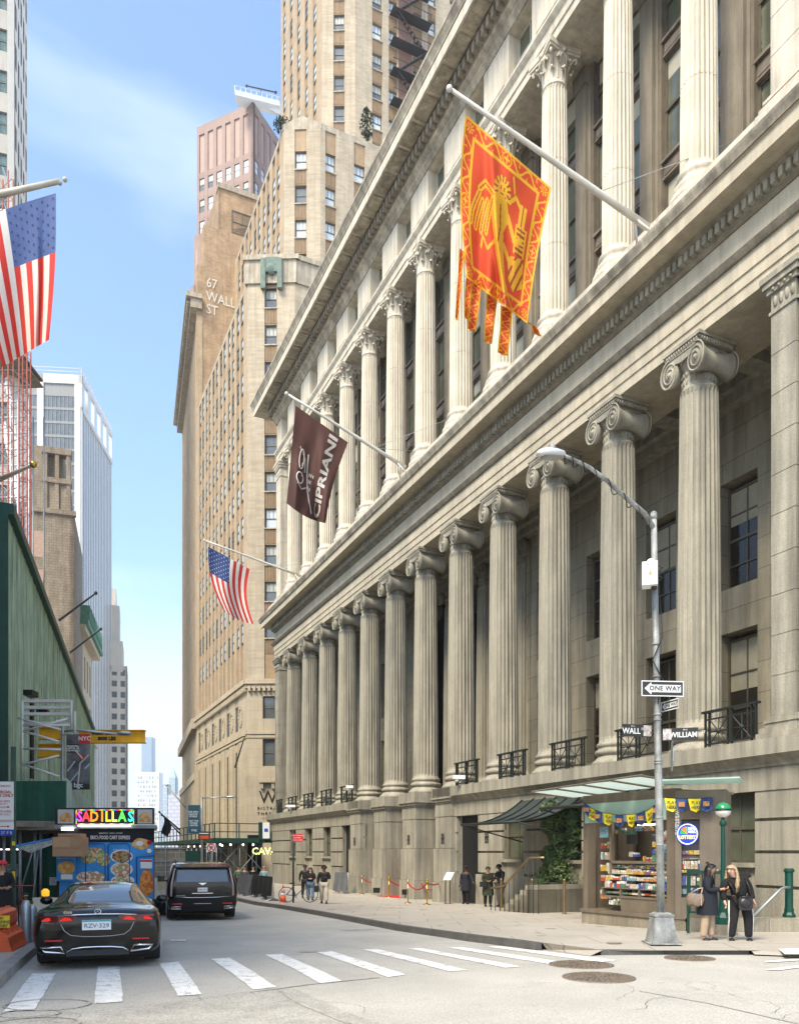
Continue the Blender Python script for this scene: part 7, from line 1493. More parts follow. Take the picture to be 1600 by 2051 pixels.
def person(label,p,rz,j,h=1.,skin=skin_a,top=None,trs=None,shoe=None,hair=None,topm='jacket',coat=0.,hood=False,hairlen=0.,hat=None,squash=.88,grip=None,thick=1.,group=None,sole=None,stripe=None,hairfn=None,look=0.):
    t=thing('person',label,'person',p,rz,None,group); t.scale=(h,h,h*squash); D=lambda k,rx,ry=None:(*j[k],rx,ry if ry else rx)
    th=thick; up=Vector((0,0,1))
    E=[('pel','sp'),('sp','ch'),('ch','nb'),('nb','nk'),('nk','hd'),('hd','ht')]
    V=dict(pel=D('pel',.13,.10),sp=D('sp',.115,.09),ch=D('ch',.145,.10),nb=D('nb',.07,.06),nk=D('nk',.05,.05),hd=D('hd',.078,.092),ht=D('ht',.062,.072))
    for s in'LR':
        hand=j['w'+s]+(j['w'+s]-j['e'+s]).normalized()*.075
        V.update({'s'+s:D('s'+s,.055),'e'+s:D('e'+s,.04),'w'+s:D('w'+s,.026),'m'+s:(*hand,.036,.02),'h'+s:D('h'+s,.085),'k'+s:D('k'+s,.055),'a'+s:D('a'+s,.036),'t'+s:(*(j['a'+s]+Vector((0,-.05,-.045))),.02)})
        E+=[('ch','s'+s),('s'+s,'e'+s),('e'+s,'w'+s),('w'+s,'m'+s),('pel','h'+s),('h'+s,'k'+s),('k'+s,'a'+s),('a'+s,'t'+s)]
    body=skinmesh('body',V,E,skin,t)
    hd=j['hd']; q=Matrix.Rotation(look,3,'Z'); W_=lambda x,y,z:tuple(hd+q@Vector((x,y,z)))
    b=MB(); b.tube([W_(0,-.088,.02),W_(0,-.112,-.018),W_(0,-.09,-.03)],[.010,.016,.012],6); 
    for s in(-1,1): b.ball(W_(s*.083,.0,-.005),.022,seg=8,sx=.5)
    b.build('nose_and_ears',skin,t)
    b=MB()
    for s in(-1,1): b.ball(W_(s*.032,-.083,.018),.010,seg=8,sy=.6); b.tube([W_(s*.015,-.090,.038),W_(s*.05,-.078,.04)],.0045,4)
    b.build('eyes',mat('eye_dark',(.02,.012,.01),.3,var=0),t)
    b=MB(); b.tube([W_(-.022,-.088,-.05),W_(0,-.093,-.052),W_(.022,-.088,-.05)],.006,5); b.build('mouth',mat('lips',(.35,.09,.07),.5,var=0),t)
    # hands: palm is the body's end; five separate bent fingers
    b=MB()
    for s in'LR':
        w=j['w'+s]; d=(w-j['e'+s]).normalized(); m=w+d*.085; side=d.cross(up); side=side.normalized() if side.length>.1 else Vector((0,1,0)); 
        if abs(d.z)>.7: side=Vector((0,1,0)); 
        n=d.cross(side).normalized()*(1 if s=='L' else -1); cl=.9 if grip and s in grip else .45
        for f,L in((-.03,.055),(-.01,.068),(.01,.072),(.03,.062)):
            a=m+side*f; c=a+d*L*.5+n*L*.25*cl; e=c+d*L*.3*(1-cl*.6)+n*L*.55*cl; b.tube([a,c,e],[.009,.0085,.007],6)
        a=w+d*.03+side*-.03; b.tube([a,a+side*-.028+d*.02,a+side*-.035+d*.05+n*.01],[.011,.010,.008],6)
    b.build('fingers',skin,t)
    def grown(k,r,r2=None): return (*j[k],r*th,(r2 or r)*th)
    # trousers
    if trs:
        V=dict(pel=grown('pel',.10 if coat else .15,.08 if coat else .12)); E=[]
        for s in'LR': V.update({'h'+s:grown('h'+s,.085 if coat else .105),'k'+s:grown('k'+s,.078),'c'+s:(*(j['k'+s].lerp(j['a'+s],.5)),.07*th),'a'+s:(*(j['a'+s]+up*.02),.062*th)}); E+=[('pel','h'+s),('h'+s,'k'+s),('k'+s,'c'+s),('c'+s,'a'+s)]
        skinmesh('trousers',V,E,trs,t)
        if stripe:
            for s,sg in(('L',1),('R',-1)):
                b=MB()
                for o in(-.018,.018): b.tube([tuple(j[k]+Vector((sg*r_*1.0,o-.01,0))) for k,r_ in(('h'+s,.108),('k'+s,.078),('a'+s,.062))],.011,5)
                b.build('side_stripe',stripe,t)
    if top:
        V=dict(ch=grown('ch',.175,.13),sp=grown('sp',.15,.12),pel=grown('pel',.165,.13),nb=grown('nb',.085,.075)); E=[('ch','sp'),('sp','pel'),('ch','nb')]
        if coat: 
            k=j['kL'].lerp(j['kR'],.5); c1=j['pel'].lerp(k,coat*.5); c2=j['pel'].lerp(k,coat); V.update(c1=(*c1,.18*th,.14*th),c2=(*c2,.19*th,.15*th)); E+=[('pel','c1'),('c1','c2')]
        for s in'LR': V.update({'s'+s:grown('s'+s,.082),'e'+s:grown('e'+s,.062),'w'+s:(*(j['w'+s].lerp(j['e'+s],.08)),.042*th)}); E+=[('ch','s'+s),('s'+s,'e'+s),('e'+s,'w'+s)]
        skinmesh(topm,V,E,top,t)
    if top and coat:
        b=MB(); n=20; vs=[]; k=j['kL'].lerp(j['kR'],.5); r_=random.Random(9); ph=[r_.uniform(-1,1) for _ in range(n)]
        for q_ in range(7):
            u_=q_/6; c_=j['sp'].lerp(j['pel'],-.1).lerp(j['pel'].lerp(k,coat+.05),u_)
            for i in range(n): g=2*PI*i/n; w_=1+.045*ph[i]*u_; vs.append((c_.x+(.18+.035*u_)*th*math.cos(g)*w_,c_.y+(.158+.03*u_)*th*math.sin(g)*w_,c_.z))
        b.add(vs,[(a_*n+i,a_*n+(i+1)%n,(a_+1)*n+(i+1)%n,(a_+1)*n+i) for a_ in range(6) for i in range(n)],0,True); b.build('coat_skirt',top,t,fix=False)
    for s in'LR':
        a=j['a'+s]; f=(Vector((a.x,a.y-.14,.035))); V=dict(a=(a.x,a.y+.015,.07,.064),b=(a.x,a.y-.06,.055,.058,.05),c=(*f,.052,.04)); skinmesh('shoe',V,[('a','b'),('b','c')],shoe or black,t,1)
        if sole: b=MB(); b.prism([(a.x-.05,a.y+.06),(a.x+.05,a.y+.06),(a.x+.055,a.y-.1),(a.x+.03,a.y-.2),(a.x-.03,a.y-.2),(a.x-.055,a.y-.1)],0,.035); b.build('sole',sole,t)
    if hair and not hood and not hat: 
        b=MB(); r_=random.Random(3)
        vs=[];n=16
        for jj in range(9):
            a=PI/2-jj*PI/2*1.25/8
            for i in range(n):
                g=2*PI*i/n; front=max(0,-math.sin(g)); lo=max(a,(.32 if front>.55 else (-.1 if front>.2 else -.6))); v=Vector((.098*math.cos(lo)*math.cos(g),.015+.112*math.cos(lo)*math.sin(g),.03+.105*math.sin(lo))); vs.append(W_(*v))
        b.add(vs,[(a*n+i,a*n+(i+1)%n,(a+1)*n+(i+1)%n,(a+1)*n+i) for a in range(8) for i in range(n)],0,True)
        if hairlen:
            for i in range(70):
                g=r_.uniform(-.05,PI+.05); x,y=.09*math.cos(g),.10*math.sin(g)+.01; L=hairlen*r_.uniform(.75,1.05); w_=r_.uniform(-.015,.015); fwd=-.05 if y<.02 else .02
                b.tube([W_(x*.8,y*.8,.08),W_(x*1.08,y*1.08,.0),W_(x*1.25+w_,y*1.15,-.13),W_(x*1.3+w_*2+.01*math.sin(i),y*1.15+fwd*.5,-.13-(L-.13)*.55),W_(x*1.2-w_,y*1.1+fwd,-L)],[.016,.018,.017,.014,.006],5)
        b.build('hair',hair,t)
    if hood: 
        b=MB(); vs=[];n=14
        for jj in range(8):
            a=PI/2-jj*PI*.62/7
            for i in range(n+1): g=-.28*PI+ (1.56*PI)*i/n; vs.append(W_(.118*math.cos(a)*math.cos(g),.02+.13*math.cos(a)*math.sin(g),.02+.13*math.sin(a)))
        b.add(vs,[(a*(n+1)+i,a*(n+1)+i+1,(a+1)*(n+1)+i+1,(a+1)*(n+1)+i) for a in range(7) for i in range(n)],0,True); b.build('hood',top,t,fix=False)
    if hat:
        b=MB(); b.ball(W_(0,.01,.05),.105,seg=14,sz=.75); 
        b.add([W_(.09*math.cos(g)*k,-.06-.11*math.sin(g)*k,.055-.01*k) for k in(.6,1) for g in[PI*i/8 for i in range(9)]],[(i,i+1,10+i,9+i) for i in range(8)]); b.build('cap',hat,t)
    return t
def gp(px,py): return tuple(G(px,py,.14))
def fab(n,c,v=.2,s=8.,**k): return mat(n,c,.85,var=v,scale=s,**k)
navy=fab('navy_wool',(.012,.014,.022)); fuzzy=fab('black_fleece',(.012,.012,.011),.5,30.,bump=.8); beige=fab('beige_cotton',(.42,.31,.21)); blackf=fab('black_cloth',(.012,.012,.013)); jean=fab('blue_denim',(.10,.17,.26)); olive=fab('olive_wool',(.045,.05,.028)); cream=fab('cream_cotton',(.5,.44,.34)); leath=mat('black_leather',(.012,.01,.01),.35,var=.2,spec=.6); greyt=fab('grey_brown_cloth',(.10,.085,.065))
hblk=mat('black_hair',(.012,.009,.008),.4,var=.3,scale=20.); hbl=mat('blond_hair',(.40,.29,.16),.45,var=.35,scale=25.)
# woman with the phone (profile, facing right)
pW1=G(1417,1888,.10)
j=J(hd=(0,-.075,1.585),ht=(0,-.065,1.665),nk=(0,-.03,1.50),nb=(0,-.005,1.45),sL=(.16,-.01,1.40),eL=(.20,-.03,1.14),wL=(.10,-.27,1.16),sR=(-.16,-.01,1.40),eR=(-.20,-.03,1.14),wR=(-.09,-.26,1.17),kL=(.09,-.05,.5),aL=(.08,-.05,.09),kR=(-.09,.03,.5),aR=(-.08,.07,.09))
t=person('woman in a long navy coat and beige trousers looking down at her phone',tuple(pW1),R(62),j,1.0,skin_a,navy,beige,mat('black_trainer',(.02,.02,.02),.6),hblk,'coat',.72,hairlen=.34,grip='LR',sole=white,thick=1.08)
b=MB(); b.tube([(-.06,-.02,1.70),(0,.0,1.735),(.06,-.02,1.70)],.025,6); b.ball((0,.01,1.74),.03,seg=8); b.build('hair_clip',hblk,t)
M1=Matrix.Translation(pW1)@Matrix.Rotation(R(62),4,'Z')@Matrix.Diagonal((1,1,.88,1))
def held(name,label,cat,M,c,fn,group=None):
    p=M@Vector(c); t=root(name,label,cat,p,group); fn(t,lambda v:tuple(M@Vector(v))); return t
def phone(t,w): b=MB(); b.xf=lambda x,y,z:w((x,y,z)); b.add([(-.038,-.33,1.19),(.038,-.33,1.19),(.038,-.40,1.25),(-.038,-.40,1.25),(-.038,-.325,1.18),(.038,-.325,1.18),(.038,-.395,1.24),(-.038,-.395,1.24)],[(0,1,2,3),(4,5,6,7),(0,1,5,4),(1,2,6,5),(2,3,7,6),(3,0,4,7)]); b.build('case',txd,t)
held('phone','dark phone held in the hands of the woman in the navy coat','phone',M1,(0,-.36,1.2),phone)
bag_c=mat('bag_canvas',(.23,.17,.13),.6,var=.35,scale=28.); tan=mat('tan_leather',(.5,.38,.27),.6)
def tote(t,w):
    b=MB(); b.xf=lambda x,y,z:w((x,y,z)); pr=[(.10,.80),(.135,.84),(.155,.93),(.14,1.02),(.115,1.08)]
    vs=[];n=14
    for r_,z in pr:
        for i in range(n): a=2*PI*i/n; vs.append((-.22+.08*math.cos(a)*(r_/.15),.20+r_*1.1*math.sin(a),z+.015*math.sin(a*3)))
    b.add(vs,[(k*n+i,k*n+(i+1)%n,(k+1)*n+(i+1)%n,(k+1)*n+i) for k in range(4) for i in range(n)]+[tuple(range(n))],0,True); b.build('bag_body',bag_c,t)
    b=MB(); b.xf=lambda x,y,z:w((x,y,z))
    for o in(-.04,.04): b.tube([(-.22+o,.09,1.06),(-.21+o,.07,1.15),(-.2,.06,1.2),(-.21+o,.15,1.17),(-.22+o,.28,1.07)],.010,5)
    b.tube([(-.30,.08,1.08),(-.31,.07,.82)],.008,4); b.build('strap',tan,t)
held('handbag','brown patterned tote bag hanging from the arm of the woman in the navy coat','bag',M1,(-.27,.1,.9),tote)
# blonde woman, leaning in
pW2=G(1481,1889,.10)
j=J(pel=(0,0,.94),sp=(-.03,-.03,1.12),ch=(-.09,-.06,1.28),nb=(-.125,-.08,1.39),nk=(-.15,-.10,1.44),hd=(-.19,-.13,1.53),ht=(-.195,-.12,1.61),sL=(.07,-.05,1.385),eL=(.185,.0,1.13),wL=(.23,-.06,.90),sR=(-.25,-.06,1.33),eR=(-.33,-.05,1.09),wR=(-.30,-.12,.87),
   hL=(.10,0,.90),kL=(.15,-.03,.5),aL=(.17,.02,.09),hR=(-.09,0,.90),kR=(-.12,-.02,.5),aR=(-.15,.02,.09))
t=person('blonde woman in a fluffy black jacket and striped track trousers leaning towards her companion',tuple(pW2),R(-6),j,1.02,skin_b,fuzzy,blackf,mat('black_patent',(.02,.02,.02),.25),hbl,hairlen=.46,thick=1.18,stripe=white,look=R(-38))
b=MB(); b.tube([(.02,.03,1.42),(.10,.06,1.46),(.17,.03,1.42),(.10,-.02,1.40)],.055,8,close=True); b.build('fur_collar',fuzzy,t)
M2=Matrix.Translation(pW2)@Matrix.Rotation(R(-6),4,'Z')@Matrix.Diagonal((1.02,1.02,.9,1))
def cross(t,w):
    b=MB(); b.xf=lambda x,y,z:w((x,y,z)); b.prism([(-.08,.74),(-.05,.71),(.13,.71),(.17,.75),(.165,.95),(.12,.99),(-.06,.99),(-.09,.94)],-.24,-.14,ax=1); b.ball((.04,-.22,.85),.12,seg=16,sy=.4,sz=1.05); b.build('bag_body',leath,t); b=MB(); b.xf=lambda x,y,z:w((x,y,z)); b.tube([(-.08,-.2,.97),(-.2,-.2,1.2),(-.26,-.1,1.36)],.012,5); b.tube([(.14,-.2,.97),(.1,-.22,1.2),(.05,-.13,1.40)],.012,5); b.tube([(-.08,-.22,.98),(.04,-.26,1.0),(.15,-.22,.98)],.016,5); b.build('strap',leath,t)
held('shoulder_bag','black gathered shoulder bag at the hip of the blonde woman','bag',M2,(.04,-.2,.75),cross)
# door staff and walkers
j=J(eL=(.20,-.02,1.15),wL=(.05,-.20,1.14),eR=(-.2,-.02,1.15),wR=(-.04,-.2,1.12)); person('woman in a knee length olive coat clasping her hands by the doorway',gp(977,1817),R(5),j,.99,skin_a,olive,blackf,None,hblk,'coat',.95,thick=1.05,grip='LR')
held('shoulder_bag','small black bag on the arm of the woman in the olive coat','bag',Matrix.Translation(gp(977,1817)),(0,0,0),lambda t,w:MB().cbox(w((-.2,-.2,.86)),(.26,.14,.2)).build('bag_body',leath,t))
j=J(hd=(0,-.08,1.60),ht=(0,-.06,1.68),eL=(.2,-.05,1.15),wL=(.08,-.28,1.2),eR=(-.2,-.05,1.15),wR=(-.08,-.28,1.18),kL=(.1,-.05,.5)); person('tall man in a black leather jacket looking down beside the olive coated woman',gp(1002,1818),R(-62),j,1.06,skin_c,leath,greyt,None,mat('shaved_hair',(.015,.01,.01),.8),thick=1.08,grip='LR')
person('doorman in dark uniform and peaked cap standing in the doorway',gp(933,1812),R(-40),J(eL=(.3,-.02,1.2),wL=(.42,-.1,1.02)),1.04,skin_c,navy,blackf,None,None,'coat',.7,hat=navy)
wk=dict(kL=(.1,-.16,.52),aL=(.1,-.22,.10),kR=(-.1,.02,.5),aR=(-.1,.22,.12))
person('man in a black hooded jacket and pale trousers walking with a bag',gp(649,1811),R(4),J(**wk,eL=(.22,-.02,1.15),wL=(.1,-.22,1.2)),1.05,skin_c,blackf,cream,None,None,hood=True,thick=1.15)
held('holdall','black holdall carried by the man in the hooded jacket','bag',Matrix.Translation(gp(649,1811)),(0,0,0),lambda t,w:MB().cbox(w((-.3,-.1,.63)),(.18,.36,.26)).build('bag_body',leath,t))
person('woman in sunglasses, black jacket and wide blue jeans walking on the pavement',gp(622,1804),R(0),J(kL=(.11,-.1,.5),aL=(.11,-.12,.09),eL=(.2,-.02,1.15),wL=(.04,-.2,1.17),eR=(-.2,-.02,1.15),wR=(-.02,-.2,1.14)),.99,skin_b,blackf,jean,None,hblk,hairlen=.3,thick=1.15)
person('person in dark clothes half hidden behind the woman in blue jeans',gp(611,1800),R(10),J(**wk),1.07,skin_c,blackf,navy,None,hblk)
for x,y,l,m_,hm in((490,1789,'person in a brown suit leftmost behind the covered barriers',greyt,hblk),(507,1788,'dark haired person in black behind the covered barriers',blackf,hblk),(529,1790,'blonde person in a pale blue top behind the covered barriers',fab('pale_blue_cloth',(.25,.38,.42)),hbl),(478,1787,'person in green close behind the black SUV',fab('green_cloth',(.1,.2,.1)),hblk)): person(l,gp(x,y),R(0),J(),.98,skin_b,m_,blackf,None,hm,hairlen=.25 if hm==hbl else 0)
j=J(hd=(0,-.06,1.60),wL=(.1,-.24,1.12),eL=(.2,-.02,1.13),wR=(-.06,-.24,1.1),eR=(-.2,-.02,1.13)); person('man in a red cap and black coat at the far left under the shed',tuple(G(3,1876,.14)),R(35),j,1.02,skin_a,blackf,blackf,None,None,'coat',.5,hat=mat('red_cap',(.5,.03,.04),.7),grip='LR')
# ---------------- flags
nyl=lambda n,c:mat(n,c,.75,var=.1,scale=2.,tl=.35)
fr_,fw_,fb_=nyl('flag_red',(.62,.035,.03)),nyl('flag_white',(.78,.75,.68)),nyl('flag_blue',(.035,.07,.22))
def pole2(label,a,b_,r0,r1,group='white flagpoles on the bank cornice'):
    t=root('flagpole',label,'flagpole',a,group); a=Vector(a);b_=Vector(b_); d=(b_-a).normalized(); b=MB(); b.tube([a+(b_-a)*i/4 for i in range(5)],[r0+(r1-r0)*i/4 for i in range(5)],10); b.build('shaft',mat('white_pole',(.62,.60,.54),.4,var=.15),t)
    b=MB(); b.ball(tuple(b_+d*.08),r1*1.7); b.build('finial',MT['white_pole'],t); m=a+(b_-a)*.28
    b=MB(); b.tube([m,m+(Vector(UW(WC-.5,0))-Vector(UW(0,0)))*0+Vector((AY*4.2-AX*0,-AX*4.2,1.9))-Vector((AX,AY,0))*1.6],.012,4); b.tube([m,m+Vector((AY*3.9,-AX*3.9,1.6))+Vector((AX,AY,0))*2.2],.012,4); b.build('stay_wire',steel,t)
    b=MB()
    for s_ in(-.35,.35): b.tube([a+d*.5,a+Vector((AX*s_,AY*s_,-.45))+Vector((AY,-AX,0))*-.1],.035,6)
    b.build('bracket',MT['white_pole'],t)
def polepts(pb,pt,w0):
    u=QU(pb[0],w0); a=UW(w0,u,QZ(pb[0],pb[1],w0)); k=(pt[0]-CX)/FP; w1=(k*AY*u-AX*u)/(AY+k*AX); b_=UW(w1,u,EYE+(YH-pt[1])*(AY*u-AX*w1)/FP); return u,a,b_
def onu(px,py,u,du=0):
    u=u+du; k=(px-CX)/FP; w=(k*AY*u-AX*u)/(AY+k*AX); return UW(w,u,EYE+(YH-py)*(AY*u-AX*w)/FP)
def quadfn(P,u,fold,amp,edge=None):
    """P: pixel corners for (s,t)=(0,0),(1,0),(1,1),(0,1); fold(s,t) displaces along the street; edge bows"""
    def f(s,t):
        x=(1-s)*(1-t)*P[0][0]+s*(1-t)*P[1][0]+s*t*P[2][0]+(1-s)*t*P[3][0]; y=(1-s)*(1-t)*P[0][1]+s*(1-t)*P[1][1]+s*t*P[2][1]+(1-s)*t*P[3][1]
        if edge: dx,dy=edge(s,t); x+=dx;y+=dy
        return onu(x,y,u,amp*fold(s,t))
    return f
def usflag(name,label,f,cols=(fr_,fw_,fb_),nu=52,nv=39,canton='left',star=fw_,group=None):
    """s runs along the fly from the canton edge, t down; canton covers s<.4, t<7/13"""
    def mf(s,t): return 2 if s<.40 and t<7/13 else (0 if int(t*13)%2==0 else 1)
    b=MB(); b.grid(f,nu,nv,mf=mf); t=root('flag',label,'flag',f(0,0),group); o=b.build('cloth',list(cols),t,fix=False)
    b=MB()
    for r in range(9):
        for c in range(6 if r%2==0 else 5):
            s=.4*((c+(.5 if r%2==0 else 1))/6); tt=7/13*(r+.5)/9; p=Vector(f(s,tt)); e1=(Vector(f(s+.01,tt))-p); e2=(Vector(f(s,tt+.01))-p); n=e1.cross(e2).normalized(); 
            if n.dot(cam.location-p)<0: n=-n
            vs=[]
            for i in range(10): a=PI/2+i*PI/5; r_=(.014 if i%2==0 else .006); vs.append(tuple(p+e1*100*r_*math.cos(a)*.8+e2*100*r_*math.sin(a)*1.+n*.012))
            b.add(vs,[tuple(range(10))])
    b.build('stars',star,t,fix=False); return t
# far stars and stripes on the bank
u3,a3,b3=polepts((603,1154),(412,1083),16.6); pole2('white pole of the small stars and stripes flag, farthest along the cornice',a3,b3,.085,.045)
f=quadfn(((417,1094),(501,1140),(508,1250),(432,1150)),u3,lambda s,t:math.sin(s*7+t*3)*(.3+t),.22)
# stripes run parallel to the hoist: canton at the top left, fly hanging down
P3=[(417,1095),(427,1165),(507,1250),(500,1140)]
def f3_(s,t):
    # s: fly direction (downwards), t: across from the pole tip towards the building
    x=(1-s)*((1-t)*417+t*500)+s*((1-t)*447+t*508); y=(1-s)*((1-t)*1095+t*1140)+s*((1-t)*1222+t*1250)
    x+=-6*math.sin(s*PI)*(1-t)*1.6-10*math.sin(s*PI)*t; y+=6*math.sin(t*PI)*s
    return onu(x,y,u3,.25*math.sin(t*8+s*3.)*(.3+s))
usflag('flag','small stars and stripes flag hanging farthest along the bank',f3_)
# brown banner
u2,a2,b2=polepts((812,936),(577,790),16.6); pole2('white pole of the brown flag, middle of the cornice',a2,b2,.1,.05)
PB=[(592,812),(697,886),(652,1048),(574,1012)]
def f2_(s,t):
    x=(1-s)*(1-t)*592+s*(1-t)*697+s*t*652+(1-s)*t*574; y=(1-s)*(1-t)*812+s*(1-t)*886+s*t*1048+(1-s)*t*1008
    x+=7*math.sin(t*PI)*s*-.9; y+=14*math.sin(s*PI)*t*.5
    return onu(x,y,u2,.35*(math.sin(s*9-t*4.5)*t+.5*math.sin(s*17+t*2)*t)+.25*math.exp(-((s-.42-.3*t)/.07)**2)*t)
t=root('flag','dark brown flag with white CIPRIANI lettering and a cocktail emblem','flag',f2_(0,0)); b=MB(); b.grid(f2_,60,60); b.build('cloth',nyl('flag_brown',(.105,.045,.035)),t,fix=False)
def onflag(f,s,t,off=.02):
    p=Vector(f(s,t)); e1=Vector(f(s+.01,t))-p; e2=Vector(f(s,t+.01))-p; n=e1.cross(e2).normalized()
    if n.dot(cam.location-p)<0: n=-n
    return tuple(p+n*off)
b=MB(); vs,fs=text('CIPRIANI',.235,bold=.007,sp=1.0)
# the word climbs the flag: baseline direction runs from the bottom fold to the top right
me=bpy.data.meshes.new('w'); me.from_pydata(vs,[],fs); bm=bmesh.new(); bm.from_mesh(me); bmesh.ops.triangulate(bm,faces=bm.faces); bmesh.ops.subdivide_edges(bm,edges=[e for e in bm.edges if e.calc_length()>.06],cuts=1); bmesh.ops.triangulate(bm,faces=bm.faces)
vs=[tuple(v.co) for v in bm.verts]; fs=[tuple(v.index for v in f_.verts) for f_ in bm.faces]; bm.free()
b.add([onflag(f2_,.755-.95*y,.50-1.0*x) for x,y,_ in vs],fs); b.build('lettering',fw_,t,fix=False)
b=MB(); tr=lambda s,tt:onflag(f2_,s,tt,.03)
b.tube([tr(.24+.07*math.cos(a*PI/8),.66+.055*math.sin(a*PI/8)) for a in range(16)],.028,4,close=True); b.tube([tr(.23+.05*math.cos(a*PI/8),.47+.10*math.sin(a*PI/8)) for a in range(16)],.022,4,close=True)
b.tube([tr(.36,.38),tr(.38,.55),tr(.44,.72),tr(.52,.84),tr(.6,.95)],.03,4); b.tube([tr(.17,.36),tr(.3,.45),tr(.33,.58)],.022,4); b.tube([tr(.2,.72),tr(.3,.76),tr(.4,.72)],.028,4)
for q in((.26,.5),(.27,.6),(.46,.55),(.5,.55),(.54,.55),(.46,.62),(.5,.62),(.46,.69),(.5,.7)): b.tube([tr(*q),tr(q[0]+.0,q[1]+.035)],.022,4)
b.build('emblem',fw_,t,fix=False)
# red and gold winged lion banner with six tails
u1,a1,b1=polepts((1298,455),(905,180),16.6); pole2('longest white flagpole carrying the red and gold banner, nearest the camera',a1,b1,.105,.05)
gold=nyl('banner_gold',(.80,.42,.025)); rd=nyl('banner_red_cloth',(.66,.075,.02)); 
def f1_(s,t):
    x=(1-s)*(1-t)*932+s*(1-t)*1104+s*t*1056+(1-s)*t*935; y=(1-s)*(1-t)*228+s*(1-t)*376+s*t*648+(1-s)*t*556
    x+=-12*math.sin(t*PI)*(1-s)-4*math.sin(t*PI)*s
    c=.30+.34*t; return onu(x,y,u1,.5*(-math.exp(-((s-c)/.06)**2)*(.25+t)*.9+.45*math.exp(-((s-c-.12)/.07)**2)*t)+.12*math.sin(s*20+t*4)*t+.1*math.sin(s*9))
def inpoly(x,y,P):
    c=False; j=len(P)-1
    for i in range(len(P)):
        if (P[i][1]>y)!=(P[j][1]>y) and x<(P[j][0]-P[i][0])*(y-P[i][1])/(P[j][1]-P[i][1])+P[i][0]: c=not c
        j=i
    return c
def seg(x,y,A_,w_):
    for (x0,y0),(x1,y1) in zip(A_,A_[1:]):
        dx,dy=x1-x0,y1-y0; k=max(0,min(1,((x-x0)*dx+(y-y0)*dy)/(dx*dx+dy*dy+1e-9)))
        if (x-x0-k*dx)**2+(y-y0-k*dy)**2<w_*w_: return True
    return False
BD=.135
def scroll(p,q):   # p along the border, q across it (0..1)
    ph=p*2*PI; w1=.5+.30*math.sin(ph); 
    if abs(q-w1)<.085: return True
    k=round(p*2)/2.; cx_=k+.25; cy_=.5-.22*math.sin((k+.25)*2*PI); d=math.hypot((p-cx_)*2.2,q-cy_)
    return .10<d<.17 or d<.05
WING=[[(.40,.36),(.36,.52),(.34,.60)],[(.34,.40),(.29,.55),(.27,.62)],[(.28,.42),(.22,.56),(.20,.62)],[(.24,.38),(.16,.52),(.14,.60)],[(.46,.34),(.30,.30),(.24,.36)]]
BODY=[(.42,.30),(.56,.30),(.62,.42),(.56,.52),(.58,.66),(.62,.82),(.66,.88),(.60,.93),(.55,.86),(.48,.70),(.44,.58),(.40,.46)]
def lion(s,t):
    if s<BD or s>1-BD or t<BD*.8 or t>1-BD*.8:
        e=min(s,1-s,t*1.2,(1-t)*1.2)
        if e<.018 or (BD-.028<e<BD): return 1
        if s<BD or s>1-BD: 
            if (t<BD*.8 or t>1-BD*.8): 
                x=(s if s<.5 else 1-s)/BD-.5; y=(t if t<.5 else 1-t)/(BD*.8)-.5; a=math.atan2(y,x); r=math.hypot(x,y); return 1 if (math.cos(a*8)>.1 and r<.32) else 0
            if abs(t-.5)<.055: 
                x=(s if s<.5 else 1-s)/BD-.5; r=math.hypot(x,(t-.5)/(BD*.8)); return 1 if (.34<r<.42 or (r<.26 and (abs(x)<.06 or abs((t-.5)/(BD*.8))<.07))) else 0
            return 1 if scroll(t*7,(s if s<.5 else 1-s)/BD) else 0
        if abs(s-.5)<.06:
            y=(t if t<.5 else 1-t)/(BD*.8)-.5; r=math.hypot((s-.5)/BD,y); return 1 if (.34<r<.42 or (r<.26 and (abs(y)<.07 or abs((s-.5)/BD)<.06))) else 0
        return 1 if scroll(s*5,(t if t<.5 else 1-t)/(BD*.8)) else 0
    if inpoly(s,t,BODY): return 2 if seg(s,t,[(.5,.36),(.52,.5),(.5,.6)],.008) else 1
    for i,w_ in enumerate(WING):
        if seg(s,t,w_,.024): return 2 if seg(s,t,w_,.005) else 1
    r=math.hypot((s-.50),(t-.26)*1.1)
    if .055<r<.10: return 1 if math.cos(math.atan2(t-.26,s-.5)*13)>-.3 else 2
    if r<=.055: return 2 if (abs(s-.48)<.008 and abs(t-.25)<.012) or (abs(s-.52)<.008 and abs(t-.25)<.012) or (abs(t-.285)<.007 and abs(s-.5)<.02) else 1
    if seg(s,t,[(.60,.40),(.70,.52),(.78,.50)],.022) or seg(s,t,[(.58,.60),(.66,.68),(.76,.66)],.02) or seg(s,t,[(.45,.62),(.36,.70),(.30,.64),(.27,.72)],.011): return 1
    if seg(s,t,[(.64,.22),(.60,.13)],.010) or seg(s,t,[(.60,.30),(.66,.24),(.72,.28)],.014): return 1
    if .70<s<.84 and .40<t<.60: return 2 if (abs(s-.77)<.006 or (int(t*60)%2 and abs(s-.77)<.05)) else 1       # open book
    if .72<s<.80 and .26<t<.40: return 2 if abs(s-.76)<.006 else 1
    if inpoly(s,t,[(.64,.64),(.84,.60),(.86,.80),(.74,.86),(.66,.80)]): return 2 if int((s+t*.6)*38)%3==0 else 1
    return 0
t=root('banner','large red and gold banner with a winged lion, scroll border and hanging tails','flag',f1_(0,0)); b=MB(); b.grid(f1_,150,190,mf=lion); b.build('cloth',[rd,gold,mat('banner_outline',(.30,.05,.01),.8,var=0)],t,fix=False)
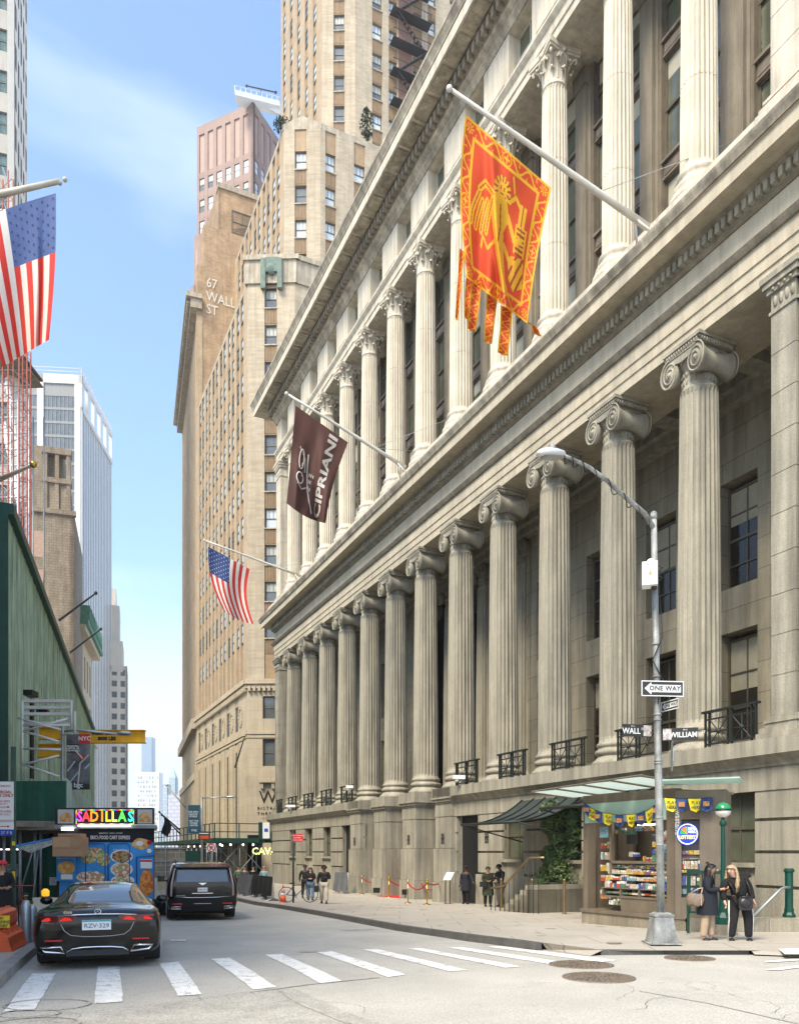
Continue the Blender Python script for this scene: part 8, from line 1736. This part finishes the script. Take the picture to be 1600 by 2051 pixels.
def tail(pts,w0,w1,du,ph):
    """pts: centre line in pixels"""
    def f(s,tt):
        k=tt*(len(pts)-1); i=min(int(k),len(pts)-2); x=pts[i][0]+(pts[i+1][0]-pts[i][0])*(k-i); y=pts[i][1]+(pts[i+1][1]-pts[i][1])*(k-i); w_=w0+(w1-w0)*tt; y+= (s-.5)*8*(1 if tt>.9 else 1)
        return onu(x+(s-.5)*w_,y+ (abs(s-.5)*-10 if tt>.98 else 0),u1,du+.08*math.sin(tt*7+ph)+.07*math.sin(s*5+ph))
    b=MB(); b.grid(f,14,70,mf=lambda s,v:1 if (s<.12 or s>.88 or v>.97) or scroll(v*4.5+ph,s) else 0); b.build('tail',[rd,gold],t,fix=False)
for k_ in(([(925,500),(920,570),(914,642)],10,6,-.1,0.),([(941,545),(936,600),(934,640)],14,8,.1,.4),([(955,560),(950,610),(944,664)],22,18,.15,.2),([(986,590),(981,640),(977,688)],22,16,.2,.7),([(1015,615),(1012,660),(1006,712)],24,20,.25,.1),([(1056,645),(1070,652),(1076,672)],8,18,.3,.5)): tail(*k_)
# large stars and stripes at the left edge, seen against the light
def onY(x,y,Y): return PX(x,y,Y)
YF=20.; t=root('flagpole','grey brown flagpole at the left edge carrying the large stars and stripes','flagpole',PX(-60,402,YF+2)); b=MB(); b.tube([PX(-60,402,YF),PX(120,362,YF)],[.09,.06],10); b.build('shaft',pale,t); b=MB(); b.ball(tuple(PX(130,359,YF)),.06); b.tube([PX(118,362,YF),PX(121,368,YF)],.05,6); b.build('finial',pale,t)
def fL(s,tt):
    # canton at the tip of the pole: s away from the tip towards the building, tt down the fly
    A=Vector((112,386));B=Vector((-75,452));C=Vector((5,735)); D=Vector((98,680))
    x=(1-s)*(1-tt)*A.x+s*(1-tt)*B.x+s*tt*C.x+(1-s)*tt*D.x; y=(1-s)*(1-tt)*A.y+s*(1-tt)*B.y+s*tt*C.y+(1-s)*tt*D.y
    x+=5*math.sin(tt*PI)*(1-s); y+=-8*math.sin(s*PI)*(1-tt)*.4
    return onY(x,y,YF+.35*math.sin(s*6-tt*2)*(.2+tt)+.5*math.exp(-((s-.12-.1*tt)/.05)**2)*tt)
# stripes run down the fly: swap the roles so that stripes follow tt
usflag('flag','large stars and stripes hanging at the upper left edge, seen from behind',lambda s,tt:fL(tt,s),(nyl('flag_red_backlit',(.70,.05,.035)),nyl('flag_white_backlit',(.8,.76,.68)),nyl('flag_blue_backlit',(.09,.14,.32))),star=mat('dark_star',(.02,.03,.09),.8,var=0))
# ---------------- thin street haze round everything
b=MB(); b.box(-2600,2600,-450,3100,-2.6,330); hm=bpy.data.materials.new('haze'); hm.use_nodes=True; T_=hm.node_tree; T_.nodes.remove(T_.nodes['Principled BSDF']); pv=N(T_,'ShaderNodeVolumePrincipled'); pv.inputs['Density'].default_value=.0004; pv.inputs['Color'].default_value=(.86,.92,1,1); pv.inputs['Anisotropy'].default_value=.3
T_.links.new(pv.outputs[0],T_.nodes['Material Output'].inputs['Volume']); tag(b.build('haze',hm),kind='stuff')
